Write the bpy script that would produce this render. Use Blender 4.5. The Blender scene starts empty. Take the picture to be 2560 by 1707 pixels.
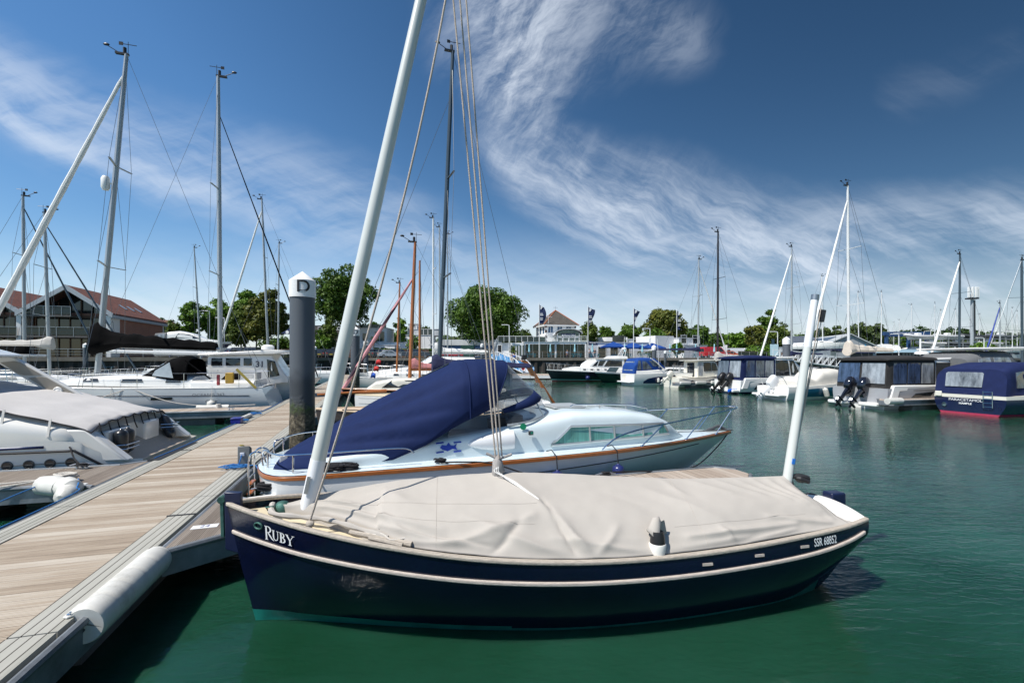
import bpy, bmesh, math, random
import numpy as np
from mathutils import Vector, Matrix, noise as MN
sin, cos, pi = math.sin, math.cos, math.pi
RAD = math.radians
rnd = random.Random(11)
sc = bpy.context.scene
COL = sc.collection
F, H, YH = 1138.0, 2.4, 898.0           # focal length and eye height: the camera of the photograph
def P(px, py, Y):                        # surveyed point: direction of sight and distance along it
    return Vector(((px - 1280) / F * Y, Y, H - (py - YH) / F * Y))
AX = math.atan2(340, 1138)               # the marina's own axes: u along the fingers, v along the walkway
UX, UY = cos(AX), sin(AX)
def UV(u, v, z=0.0): return Vector((UX * u - UY * v, UY * u + UX * v, z))

# ---------------------------------------------------------------- materials
MATS = {}
def nn(nt, t, **k):
    n = nt.nodes.new(t)
    for a, b in k.items(): setattr(n, a, b)
    return n
def new_mat(name):
    m = bpy.data.materials.new(name); m.use_nodes = True
    nt = m.node_tree
    return m, nt, nt.nodes['Principled BSDF']
def M(name, col=(.5, .5, .5), rough=.5, var=.12, scale=4.0, bump=0.0, metal=0.0, coat=0.0, spec=.5, bscale=None, stretch=(1, 1, 1), dirt=0.0):
    if name in MATS: return MATS[name]
    m, nt, b = new_mat(name); L = nt.links
    tc = nn(nt, 'ShaderNodeTexCoord'); mp = nn(nt, 'ShaderNodeMapping'); mp.inputs['Scale'].default_value = stretch
    L.new(tc.outputs['Object'], mp.inputs['Vector'])
    no = nn(nt, 'ShaderNodeTexNoise'); no.inputs['Scale'].default_value = scale; no.inputs['Detail'].default_value = 6; no.inputs['Roughness'].default_value = .65
    L.new(mp.outputs[0], no.inputs['Vector'])
    cr = nn(nt, 'ShaderNodeValToRGB'); e = cr.color_ramp.elements
    e[0].position, e[1].position = .3, .7
    e[0].color = tuple(c * (1 - var) for c in col) + (1,); e[1].color = tuple(min(1, c * (1 + var)) for c in col) + (1,)
    L.new(no.outputs['Fac'], cr.inputs['Fac'])
    src = cr.outputs['Color']
    if dirt:
        n2 = nn(nt, 'ShaderNodeTexNoise'); n2.inputs['Scale'].default_value = scale * .35; n2.inputs['Detail'].default_value = 8; n2.inputs['Roughness'].default_value = .8
        L.new(mp.outputs[0], n2.inputs['Vector'])
        r2 = nn(nt, 'ShaderNodeValToRGB'); r2.color_ramp.elements[0].position = .52; r2.color_ramp.elements[1].position = .72
        L.new(n2.outputs['Fac'], r2.inputs['Fac'])
        mu = nn(nt, 'ShaderNodeMath', operation='MULTIPLY'); mu.inputs[1].default_value = dirt; L.new(r2.outputs['Color'], mu.inputs[0])
        mx = nn(nt, 'ShaderNodeMix', data_type='RGBA'); mx.inputs['B'].default_value = (col[0] * .35 + .02, col[1] * .33 + .015, col[2] * .28 + .01, 1)
        L.new(mu.outputs[0], mx.inputs['Factor']); L.new(src, mx.inputs['A']); src = mx.outputs['Result']
    L.new(src, b.inputs['Base Color'])
    b.inputs['Roughness'].default_value = rough; b.inputs['Metallic'].default_value = metal
    b.inputs['Coat Weight'].default_value = coat; b.inputs['Coat Roughness'].default_value = .04
    b.inputs['Specular IOR Level'].default_value = spec
    if bump:
        nb = nn(nt, 'ShaderNodeTexNoise'); nb.inputs['Scale'].default_value = bscale or scale * 6; nb.inputs['Detail'].default_value = 4
        L.new(mp.outputs[0], nb.inputs['Vector'])
        bu = nn(nt, 'ShaderNodeBump'); bu.inputs['Strength'].default_value = bump; bu.inputs['Distance'].default_value = .02
        L.new(nb.outputs['Fac'], bu.inputs['Height']); L.new(bu.outputs[0], b.inputs['Normal'])
    MATS[name] = m; return m
def glass_mat(name, tint=(.8, .85, .85), clear=.6, rough=.02, body=(.03, .04, .05)):
    if name in MATS: return MATS[name]
    m, nt, b = new_mat(name); L = nt.links
    b.inputs['Base Color'].default_value = body + (1,); b.inputs['Roughness'].default_value = rough; b.inputs['Specular IOR Level'].default_value = .6
    tr = nn(nt, 'ShaderNodeBsdfTransparent'); tr.inputs['Color'].default_value = tint + (1,)
    mx = nn(nt, 'ShaderNodeMixShader'); mx.inputs[0].default_value = clear
    no = nn(nt, 'ShaderNodeTexNoise'); no.inputs['Scale'].default_value = 2.2; no.inputs['Detail'].default_value = 3
    bu = nn(nt, 'ShaderNodeBump'); bu.inputs['Strength'].default_value = .25; bu.inputs['Distance'].default_value = .03
    L.new(no.outputs['Fac'], bu.inputs['Height']); L.new(bu.outputs[0], b.inputs['Normal'])
    L.new(b.outputs[0], mx.inputs[1]); L.new(tr.outputs[0], mx.inputs[2])
    L.new(mx.outputs[0], nt.nodes['Material Output'].inputs['Surface'])
    MATS[name] = m; return m

# ---------------------------------------------------------------- geometry collector
class G:
    def __init__(s): s.v = []; s.f = []; s.m = []; s.mi = 0
    def add(s, vs, fs, mi=None):
        o = len(s.v); s.v.extend([tuple(p) for p in vs])
        for f in fs: s.f.append([i + o for i in f]); s.m.append(s.mi if mi is None else mi)
        return s
    def box(s, x0, x1, y0, y1, z0, z1, mi=None):
        vs = [(x, y, z) for z in (z0, z1) for y in (y0, y1) for x in (x0, x1)]
        return s.add(vs, [(0, 2, 3, 1), (4, 5, 7, 6), (0, 1, 5, 4), (2, 6, 7, 3), (0, 4, 6, 2), (1, 3, 7, 5)], mi)
    def bar(s, a, b, w, h, up=(0, 0, 1), mi=None):
        a, b = Vector(a), Vector(b); d = (b - a).normalized(); u = Vector(up)
        if abs(d.dot(u)) > .98: u = Vector((0, 1, 0))
        r = d.cross(u).normalized(); u = r.cross(d)
        vs = [p + r * (x * w / 2) + u * (y * h / 2) for p in (a, b) for x, y in ((-1, -1), (1, -1), (1, 1), (-1, 1))]
        return s.add(vs, [(0, 1, 2, 3), (7, 6, 5, 4), (0, 4, 5, 1), (1, 5, 6, 2), (2, 6, 7, 3), (3, 7, 4, 0)], mi)
    def tube(s, pts, r, n=8, mi=None, closed=False):
        pts = [Vector(p) for p in pts]; k = len(pts)
        rs = r if isinstance(r, (list, tuple)) else [r] * k
        rings = []; ref = None
        for i, p in enumerate(pts):
            a = pts[(i - 1) % k] if (i or closed) else p; b = pts[(i + 1) % k] if (i < k - 1 or closed) else p
            t = (b - a)
            t = t.normalized() if t.length > 1e-9 else Vector((0, 0, 1))
            if ref is None: ref = Vector((0, 0, 1)) if abs(t.z) < .9 else Vector((1, 0, 0))
            x = t.cross(ref)
            x = x.normalized() if x.length > 1e-6 else Vector((1, 0, 0))
            y = t.cross(x).normalized(); ref = -y if False else ref
            rings.append([p + x * (rs[i] * cos(2 * pi * j / n)) + y * (rs[i] * sin(2 * pi * j / n)) for j in range(n)])
        if closed: rings.append(rings[0])
        return s.loft(rings, True, not closed, mi)
    def loft(s, rings, closed=True, caps=True, mi=None):
        n = len(rings[0]); vs = [p for r in rings for p in r]; fs = []
        for i in range(len(rings) - 1):
            for j in range(n if closed else n - 1):
                a, b = i * n + j, i * n + (j + 1) % n
                fs.append((a, b, b + n, a + n))
        if caps: fs.append(tuple(range(n))[::-1]); fs.append(tuple(range((len(rings) - 1) * n, len(rings) * n)))
        return s.add(vs, fs, mi)
    def grid(s, rows, mi=None): return s.loft(rows, False, False, mi)
    def lathe(s, prof, c=(0, 0, 0), n=20, mi=None, ax='z'):
        rings = []
        for r, z in prof:
            q = []
            for j in range(n):
                a = 2 * pi * j / n; x, y = r * cos(a), r * sin(a)
                q.append({'z': (c[0] + x, c[1] + y, c[2] + z), 'x': (c[0] + z, c[1] + x, c[2] + y), 'y': (c[0] + x, c[1] + z, c[2] - y)}[ax])
            rings.append(q)
        return s.loft(rings, True, True, mi)
    def prism(s, poly, mapf, t0, t1, mi=None):          # poly of (a, b), mapf(a, b, t) -> point
        n = len(poly); vs = [mapf(a, b, t0) for a, b in poly] + [mapf(a, b, t1) for a, b in poly]
        fs = [tuple(range(n))[::-1], tuple(range(n, 2 * n))] + [(i, (i + 1) % n, n + (i + 1) % n, n + i) for i in range(n)]
        return s.add(vs, fs, mi)
    def ball(s, c, r, n=12, m=8, mi=None, e=1.0):
        rx, ry, rz = r if isinstance(r, (tuple, list)) else (r, r, r)
        rings = []
        pw = lambda q: math.copysign(abs(q) ** e, q)
        for i in range(m + 1):
            t = -pi / 2 + pi * i / m
            rings.append([(c[0] + rx * pw(cos(t)) * pw(cos(2 * pi * j / n)) , c[1] + ry * pw(cos(t)) * pw(sin(2 * pi * j / n)), c[2] + rz * pw(sin(t))) for j in range(n)])
        return s.loft(rings, True, False, mi)
    def quad(s, a, b, c, d, mi=None): return s.add([a, b, c, d], [(0, 1, 2, 3)], mi)
    def xf(s, mat): s.v = [tuple(mat @ Vector(p)) for p in s.v]; return s
    def mapv(s, fn): s.v = [tuple(fn(*p)) for p in s.v]; return s
    def merge(s, o, mi=None): return s.add(o.v, o.f, mi)
    def obj(s, name, mats, parent=None, smooth=35, bev=0, label=None, loc=None, rz=0, solid=0, sub=0):
        me = bpy.data.meshes.new(name); me.from_pydata(s.v, [], s.f)
        mats = mats if isinstance(mats, (list, tuple)) else [mats]
        for m in mats: me.materials.append(m)
        if len(mats) > 1: me.polygons.foreach_set('material_index', s.m)
        bm = bmesh.new(); bm.from_mesh(me)
        bmesh.ops.remove_doubles(bm, verts=bm.verts, dist=1e-5)
        bmesh.ops.recalc_face_normals(bm, faces=bm.faces); bm.to_mesh(me); bm.free()
        if smooth:
            me.polygons.foreach_set('use_smooth', [True] * len(me.polygons)); me.set_sharp_from_angle(angle=RAD(smooth))
        o = bpy.data.objects.new(name, me); COL.objects.link(o)
        if parent: o.parent = parent
        if loc is not None: o.location = loc
        o.rotation_euler.z = rz
        if solid:
            q = o.modifiers.new('solid', 'SOLIDIFY'); q.thickness = solid; q.offset = 0
        if bev:
            q = o.modifiers.new('bevel', 'BEVEL'); q.width = bev; q.segments = 2; q.limit_method = 'ANGLE'; q.angle_limit = RAD(40)
        if sub:
            q = o.modifiers.new('sub', 'SUBSURF'); q.levels = sub; q.render_levels = sub
        if label: o['label'] = label
        return o

def tag(o, label=None, cat=None, group=None, kind=None):
    if label: o['label'] = label
    if cat: o['category'] = cat
    if group: o['group'] = group
    if kind: o['kind'] = kind
    return o
def thing(name, label, cat, loc=(0, 0, 0), rz=0.0, group=None):
    o = bpy.data.objects.new(name, None); COL.objects.link(o); o.empty_display_size = .2
    o.location = loc; o.rotation_euler.z = rz
    return tag(o, label, cat, group)
def copy_tree(o, loc=None, rz=None, label=None, scale=None, parent=None, mats=None):
    c = o.copy(); COL.objects.link(c); c.parent = parent
    if loc is not None: c.location = loc
    if rz is not None: c.rotation_euler.z = rz
    if scale is not None: c.scale = (scale,) * 3
    if label: c['label'] = label
    for ch in [k for k in bpy.data.objects if k.parent == o]: copy_tree(ch, parent=c)
    return c

def cat(vals, x):                       # Catmull-Rom through a list of tuples at parameter x in 0..1
    n = len(vals) - 1; q = min(max(x, 0), 1) * n; i = min(int(q), n - 1); t = q - i
    p = [vals[max(0, i - 1)], vals[i], vals[i + 1], vals[min(n, i + 2)]]
    return tuple(.5 * (2 * b + (c - a) * t + (2 * a - 5 * b + 4 * c - d) * t * t + (3 * b - a - 3 * c + d) * t ** 3) for a, b, c, d in zip(*p))
def smooth_line(pts, n=24): return [cat([tuple(p) for p in pts], i / (n - 1)) for i in range(n)]
def lerp(a, b, t): return a + (b - a) * t
def table(tb, x):                       # piecewise-linear lookup
    if x <= tb[0][0]: return tb[0][1]
    for (a, p), (b, q) in zip(tb, tb[1:]):
        if x <= b: return p + (q - p) * (x - a) / (b - a)
    return tb[-1][1]
def sstep(a, b, x):
    t = min(1, max(0, (x - a) / (b - a))); return t * t * (3 - 2 * t)

# ---------------------------------------------------------------- writing
def text_geo(s, size=1.0, align='CENTER', bold=0.0):
    cu = bpy.data.curves.new('writing', 'FONT'); cu.body = s; cu.size = size; cu.align_x = align; cu.align_y = 'CENTER'; cu.offset = bold
    ob = bpy.data.objects.new('writing', cu); COL.objects.link(ob)
    me = bpy.data.meshes.new_from_object(ob)
    g = G(); g.add([tuple(v.co) for v in me.vertices], [list(p.vertices) for p in me.polygons])
    bpy.data.objects.remove(ob); bpy.data.curves.remove(cu); bpy.data.meshes.remove(me)
    return g
def letters(s, size, mapf, mat, parent, sx=1.0, bold=0.0, name='lettering', align='CENTER'):
    g = text_geo(s, size, align, bold)
    g.v = [tuple(mapf(x * sx, y)) for x, y, z in g.v]
    return g.obj(name, mat, parent, smooth=0)

# ---------------------------------------------------------------- boat building
class Hull:                             # stations from stern to bow: (x, half_beam, z, x_low, half_beam_low, z_low)
    def __init__(s, stn, bulge=.08, ts=None):
        s.stn = [t if len(t) == 6 else t + (0.0,) for t in stn]; s.bulge = bulge
        s.ts = ts or [0, .08, .16, .3, .45, .6, .75, .88, 1]
    def st(s, u): return cat(s.stn, u)
    def surf(s, u, t, side=1, off=0):
        x, b, z, xw, bw, zw = s.st(u)
        y = b + (bw - b) * t + s.bulge * sin(pi * t) * min(1, b * 2.2)
        return (x + (xw - x) * t, side * max(0.004, y + off), z + (zw - z) * t)
    def find(s, x, z, side=1, off=0):
        lo, hi = 0.0, 1.0
        for _ in range(26):
            u = (lo + hi) / 2; q = s.st(u); t = min(1, max(0, (q[2] - z) / max(.01, q[2] - q[5])))
            if s.surf(u, t)[0] < x: lo = u
            else: hi = u
        return s.surf(u, t, side, off)
    def build(s, name, mats, parent, n=44, mf=lambda t, u: 0, depth=.35, flat=False):
        g = G(); us = [i / n for i in range(n + 1)]
        for side in (1, -1):
            for i in range(n):
                for j in range(len(s.ts) - 1):
                    a, b = s.ts[j], s.ts[j + 1]
                    g.quad(s.surf(us[i], a, side), s.surf(us[i + 1], a, side), s.surf(us[i + 1], b, side), s.surf(us[i], b, side), mf((a + b) / 2, (us[i] + us[i + 1]) / 2))
                def low(u, k):
                    p = s.surf(u, 1, side); return (p[0], p[1] * (.8, 0)[k], p[2] - depth * (.55, 1)[k])
                mi = mf(1.0, us[i])
                g.quad(s.surf(us[i], 1, side), s.surf(us[i + 1], 1, side), low(us[i + 1], 0), low(us[i], 0), mi)
                g.quad(low(us[i], 0), low(us[i + 1], 0), low(us[i + 1], 1), low(us[i], 1), mi)
        for j in range(len(s.ts) - 1):                        # transom
            a, b = s.ts[j], s.ts[j + 1]
            g.quad(s.surf(0, a, 1), s.surf(0, b, 1), s.surf(0, b, -1), s.surf(0, a, -1), mf((a + b) / 2, 0))
        p, q = s.surf(0, 1, 1), s.surf(0, 1, -1)
        g.add([p, q, (q[0], 0, q[2] - depth)], [(0, 1, 2)], mf(1.0, 0))
        return g.obj(name, mats, parent, smooth=40)
    def deck(s, name, mat, parent, drop=.0, inset=.0, camber=.05, n=36, u0=0, u1=1, m=8):
        rows = []
        for i in range(n + 1):
            x, b, z = s.st(lerp(u0, u1, i / n))[:3]; b = max(.004, b - inset)
            rows.append([(x, b * (2 * j / m - 1), z - drop + camber * (1 - (2 * j / m - 1) ** 2) * min(1, b)) for j in range(m + 1)])
        return G().grid(rows).obj(name, mat, parent, smooth=40)
    def rail(s, name, mat, parent, w=.05, h=.04, t=0, off=.01, n=44, u0=0, u1=1, sides=(1, -1), lift=0.0):
        g = G()
        for side in sides:
            rings = []
            for i in range(n + 1):
                u = lerp(u0, u1, i / n); x, y, z = s.surf(u, t, side, off); z += lift
                ww = min(w, abs(y) + .006)
                rings.append([(x, y, z + h / 2), (x, y, z - h / 2), (x, y - side * ww, z - h / 2), (x, y - side * ww, z + h / 2)])
            g.loft(rings)
        return g.obj(name, mat, parent, smooth=30, bev=min(w, h) * .3)
def std_hull(L, B, zs, zb, rake=.8, tw=.85, wl=.86, srake=0.0, p=2.4, mid=.4, n=9, bulge=.07, zdip=0.0, ts=None):
    st = []
    for i in range(n + 1):
        q = i / n; q = q ** .85 if i else 0
        b = B / 2 * (tw + (1 - tw) * sin(pi / 2 * min(1, q / mid))) if q < mid else B / 2 * (1 - ((q - mid) / (1 - mid)) ** p)
        b = max(b, .015); z = zs + (zb - zs) * q ** 1.7 - zdip * sin(pi * q)
        xw = L * q - rake * q ** 3 - srake * (1 - q) ** 6 * -1
        bw = b * (wl if q < .5 else lerp(wl, wl * .45, (q - .5) / .5))
        st.append((L * q, b, z, xw, max(bw, .01)))
    return Hull(st, bulge, ts)
class Shell:                            # rings (x, half_width, z_base, z_top, rake): cabins, canopies, covers
    def __init__(s, rings, e=.4, n=20): s.r = [(t + (0, e)) if len(t) == 4 else (t + (e,) if len(t) == 5 else t) for t in rings]; s.e = e; s.n = n
    def ring(s, r, cam=0):
        x, w, zb, zt, rk, e = r; q = []
        for j in range(s.n + 1):
            a = pi * j / s.n; c, d = cos(a), sin(a)
            y = w * math.copysign(abs(c) ** e, c); h = (zt - zb) * abs(d) ** e
            q.append((x + rk * h, y, zb + h))
        return q
    def at(s, x):
        r = s.r
        for a, b in zip(r, r[1:]):
            if (a[0] <= x <= b[0]) or (b[0] <= x <= a[0]):
                t = (x - a[0]) / (b[0] - a[0] or 1); return tuple(lerp(p, q, t) for p, q in zip(a, b))
        return r[0] if abs(x - r[0][0]) < abs(x - r[-1][0]) else r[-1]
    def side(s, x, z):
        _, w, zb, zt, rk, e = s.at(x); k = min(.98, max(0, (z - zb) / max(.01, zt - zb)))
        return w * max(0, 1 - k ** (2 / e)) ** (e / 2)
    def build(s, name, mat, parent, caps=True, sub=3, fn=None, sm=40, solid=0):
        rr = []
        for a, b in zip(s.r, s.r[1:]):
            for k in range(sub): rr.append(tuple(lerp(p, q, k / sub) for p, q in zip(a, b)))
        rr.append(s.r[-1]); rings = [s.ring(r) for r in rr]
        if fn: rings = [[fn(*p) for p in r] for r in rings]
        g = G(); g.loft(rings, False, False)
        if caps:
            n = s.n + 1; g.add(rings[0], [tuple(range(n))]); g.add(rings[-1], [tuple(range(n))[::-1]])
        return g.obj(name, mat, parent, smooth=sm, solid=solid)
    def panel(s, poly, side, off=.012, thick=.02, g=None, mi=None, dens=1):
        g = g or G(); q = []
        for (a, b), (c, d) in zip(poly, poly[1:] + poly[:1]):
            for k in range(dens): q.append((lerp(a, c, k / dens), lerp(b, d, k / dens)))
        return g.prism(q, lambda x, z, t: (x, side * (s.side(x, z) + t), z), off - thick, off, mi)

# ---------------------------------------------------------------- camera, sun, sky
cam = bpy.data.cameras.new('camera'); cam.sensor_width = 36; cam.lens = F / 2560 * 36
cam.shift_y = (YH - 853.5) / 2560; cam.clip_start = .05; cam.clip_end = 6000
co = bpy.data.objects.new('camera', cam); COL.objects.link(co); co.location = (0, 0, H); co.rotation_euler = (pi / 2, 0, 0); sc.camera = co
SUN_H = Vector((-.82, -.57, 0)).normalized(); SUN_E = RAD(56)
sun_dir = SUN_H * cos(SUN_E) + Vector((0, 0, sin(SUN_E)))
sl = bpy.data.lights.new('sun', 'SUN'); sl.energy = 4.2; sl.angle = RAD(.5); sl.color = (1, .955, .88)
so = bpy.data.objects.new('sun', sl); COL.objects.link(so); so.location = (0, 0, 60); so.rotation_euler = sun_dir.to_track_quat('Z', 'Y').to_euler()
sc.view_settings.view_transform = 'Standard'; sc.view_settings.look = 'None'; sc.view_settings.exposure = 0.5; sc.view_settings.gamma = 1
sc.cycles.max_bounces = 8; sc.cycles.transparent_max_bounces = 16; sc.cycles.caustics_reflective = True; sc.cycles.blur_glossy = .25; sc.cycles.caustics_refractive = False
sc.cycles.use_denoising = True; sc.cycles.sample_clamp_indirect = 6

w = bpy.data.worlds.new('World'); sc.world = w; w.use_nodes = True
nt = w.node_tree; LK = nt.links; bg = nt.nodes['Background']
sky = nn(nt, 'ShaderNodeTexSky', sky_type='NISHITA', sun_disc=False, sun_elevation=SUN_E, sun_rotation=math.atan2(SUN_H.x, SUN_H.y), air_density=1.0, dust_density=.35, ozone_density=2.2)
def mth(op, a, b=None, c=None, clamp=False):
    n = nn(nt, 'ShaderNodeMath', operation=op); n.use_clamp = clamp
    for i, q in enumerate((a, b, c)):
        if q is None: continue
        if isinstance(q, (int, float)): n.inputs[i].default_value = q
        else: LK.new(q, n.inputs[i])
    return n.outputs[0]
def mrange(v, a, b, c=0., d=1., st='SMOOTHSTEP'):
    n = nn(nt, 'ShaderNodeMapRange', interpolation_type=st); LK.new(v, n.inputs['Value'])
    for k, q in zip(('From Min', 'From Max', 'To Min', 'To Max'), (a, b, c, d)): n.inputs[k].default_value = q
    return n.outputs['Result']
tc = nn(nt, 'ShaderNodeTexCoord'); sp = nn(nt, 'ShaderNodeSeparateXYZ'); LK.new(tc.outputs['Generated'], sp.inputs[0])
yy = mth('MAXIMUM', sp.outputs['Y'], .12)
X = mth('DIVIDE', sp.outputs['X'], yy); Z = mth('DIVIDE', sp.outputs['Z'], yy)   # gnomonic chart of the southern half of the sky
def vec(x, y, z=0.0):
    n = nn(nt, 'ShaderNodeCombineXYZ')
    for i, q in enumerate((x, y, z)):
        if isinstance(q, (int, float)): n.inputs[i].default_value = q
        else: LK.new(q, n.inputs[i])
    return n.outputs[0]
def noise(v, scale, detail=8, rough=.6, dist=0.0, sx=1, sy=1, rot=0.0):
    mp = nn(nt, 'ShaderNodeMapping'); mp.inputs['Scale'].default_value = (sx, sy, 1); mp.inputs['Rotation'].default_value = (0, 0, rot)
    LK.new(v, mp.inputs['Vector'])
    n = nn(nt, 'ShaderNodeTexNoise'); n.inputs['Scale'].default_value = scale; n.inputs['Detail'].default_value = detail; n.inputs['Roughness'].default_value = rough; n.inputs['Distortion'].default_value = dist
    LK.new(mp.outputs[0], n.inputs['Vector']); return n
pv = vec(X, Z)
def warp(src, scale, amt, det=4):
    wn = noise(src, scale, det); wv = nn(nt, 'ShaderNodeVectorMath', operation='SUBTRACT'); LK.new(wn.outputs['Color'], wv.inputs[0]); wv.inputs[1].default_value = (.5, .5, .5)
    ws = nn(nt, 'ShaderNodeVectorMath', operation='SCALE'); LK.new(wv.outputs[0], ws.inputs[0]); ws.inputs['Scale'].default_value = amt
    wa = nn(nt, 'ShaderNodeVectorMath', operation='ADD'); LK.new(src, wa.inputs[0]); LK.new(ws.outputs[0], wa.inputs[1]); return wa.outputs[0]
pw = warp(warp(pv, 2.0, .15), 8.0, .022, 5)
def streak(ang, along, across, scale, det=9, rough=.62, src=None):   # noise drawn out along a direction (degrees above the horizon)
    c, s_ = cos(RAD(ang)), sin(RAD(ang)); q = src or pw
    def dot(v):
        n = nn(nt, 'ShaderNodeVectorMath', operation='DOT_PRODUCT'); LK.new(q, n.inputs[0]); n.inputs[1].default_value = v; return n.outputs['Value']
    n = nn(nt, 'ShaderNodeTexNoise'); n.inputs['Scale'].default_value = scale; n.inputs['Detail'].default_value = det; n.inputs['Roughness'].default_value = rough; n.inputs['Distortion'].default_value = .25
    LK.new(vec(dot((c * along, s_ * along, 0)), dot((-s_ * across, c * across, 0))), n.inputs['Vector']); return n.outputs['Fac']
def band(pts, gain=1.0, soft=1.5):           # soft band along a polyline of (px, py, width)
    q = [((a - 1280) / F, (YH - b) / F, wd / F) for a, b, wd in pts]; out = None
    for (ax, ay, aw), (bx, by, bw) in zip(q, q[1:]):
        dx, dy = bx - ax, by - ay; l2 = dx * dx + dy * dy
        sx = nn(nt, 'ShaderNodeVectorMath', operation='SUBTRACT'); LK.new(pw, sx.inputs[0]); sx.inputs[1].default_value = (ax, ay, 0)
        dp = nn(nt, 'ShaderNodeVectorMath', operation='DOT_PRODUCT'); LK.new(sx.outputs[0], dp.inputs[0]); dp.inputs[1].default_value = (dx / l2, dy / l2, 0)
        t = mth('MULTIPLY', dp.outputs['Value'], 1.0, clamp=True)
        sv = nn(nt, 'ShaderNodeVectorMath', operation='SCALE'); sv.inputs[0].default_value = (dx, dy, 0); LK.new(t, sv.inputs['Scale'])
        df = nn(nt, 'ShaderNodeVectorMath', operation='DISTANCE'); LK.new(sx.outputs[0], df.inputs[0]); LK.new(sv.outputs[0], df.inputs[1])
        d = mrange(mth('DIVIDE', df.outputs['Value'], mth('MULTIPLY_ADD', t, bw - aw, aw)), soft, .05)
        out = d if out is None else mth('MAXIMUM', out, d)
    return mth('MULTIPLY', out, gain)
mainb = band([(1330, -160, 250), (1310, 40, 210), (1290, 180, 140), (1285, 320, 105), (1360, 420, 105), (1500, 500, 130), (1660, 560, 150), (1880, 620, 140), (2150, 680, 120)], 1.0)
fanb = band([(1400, 0, 190), (1540, 40, 150), (1660, 80, 110)], .36)
edge = band([(1230, 260, 60), (1255, 370, 60), (1330, 450, 60), (1450, 520, 60), (1560, 590, 70)], 1.0)
rightb = band([(1650, 620, 130), (2000, 610, 100), (2560, 580, 120)], .75)
low = band([(1560, 655, 60), (1750, 650, 60), (2100, 730, 90), (2600, 760, 90)], .85)
leftb = band([(-150, 150, 120), (200, 320, 110), (520, 420, 115), (900, 560, 130), (1150, 640, 80)], .52)
left2 = band([(-100, 260, 50), (200, 380, 45), (420, 440, 50), (640, 500, 40)], .7)
wispr = band([(2250, 240, 60), (2420, 170, 60), (2560, 120, 40)], .08)
hazeb = mrange(Z, .33, .0)
sA, sB, sC = streak(62, .55, 3.6, 3.4), streak(-24, .5, 3.4, 3.6), streak(10, .5, 4.2, 3.0)
sD, sE = streak(35, 1.2, 3.0, 11, 8, .7), streak(-30, .9, 3.4, 9, 8, .7)
up_ = mrange(Z, .30, .62)
mixv = nn(nt, 'ShaderNodeMix'); LK.new(up_, mixv.inputs['Factor']); LK.new(sB, mixv.inputs['A']); LK.new(sA, mixv.inputs['B'])
mix2 = nn(nt, 'ShaderNodeMix'); LK.new(up_, mix2.inputs['Factor']); LK.new(sE, mix2.inputs['A']); LK.new(sD, mix2.inputs['B'])
fib = mth('MULTIPLY_ADD', mixv.outputs['Result'], .62, mth('MULTIPLY', mix2.outputs['Result'], .38))
wisp = mrange(fib, .36, .68)
wisp2 = mrange(mth('MULTIPLY_ADD', sB, .55, mth('MULTIPLY', sC, .45)), .36, .64)
c1 = mth('MULTIPLY', mth('MAXIMUM', mainb, fanb), mth('MULTIPLY_ADD', wisp, .78, .06))
c1 = mth('MAXIMUM', c1, mth('MULTIPLY', edge, mth('MULTIPLY_ADD', wisp, .75, .12)))
c2 = mth('MULTIPLY', mth('MAXIMUM', mth('MAXIMUM', rightb, low), mth('MAXIMUM', mth('MAXIMUM', leftb, wispr), left2)), mth('MULTIPLY_ADD', wisp2, .86, .05))
c3 = mth('MULTIPLY', hazeb, mth('MULTIPLY_ADD', wisp2, .46, .40))
dens = mth('MINIMUM', mth('MAXIMUM', mth('MAXIMUM', c1, c2), c3), .92)
dens = mth('MULTIPLY', dens, mrange(sp.outputs['Y'], .0, .3))
# the photograph's deep polarised blue: darker towards the upper right, away from the sun
pol = nn(nt, 'ShaderNodeVectorMath', operation='DOT_PRODUCT'); LK.new(tc.outputs['Generated'], pol.inputs[0]); pol.inputs[1].default_value = Vector((.72, .25, .65)).normalized()
pf = mrange(pol.outputs['Value'], .1, 1.0, .78, .27, 'LINEAR')
hs = nn(nt, 'ShaderNodeHueSaturation'); hs.inputs['Saturation'].default_value = 1.25; hs.inputs['Hue'].default_value = .499; LK.new(sky.outputs[0], hs.inputs['Color'])
skd = nn(nt, 'ShaderNodeVectorMath', operation='SCALE'); LK.new(hs.outputs[0], skd.inputs[0]); LK.new(pf, skd.inputs['Scale'])
mix = nn(nt, 'ShaderNodeMix', data_type='RGBA'); LK.new(dens, mix.inputs['Factor']); LK.new(skd.outputs[0], mix.inputs['A']); mix.inputs['B'].default_value = (4.5, 4.95, 5.6, 1)
LK.new(mix.outputs['Result'], bg.inputs['Color']); bg.inputs['Strength'].default_value = .125

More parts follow.
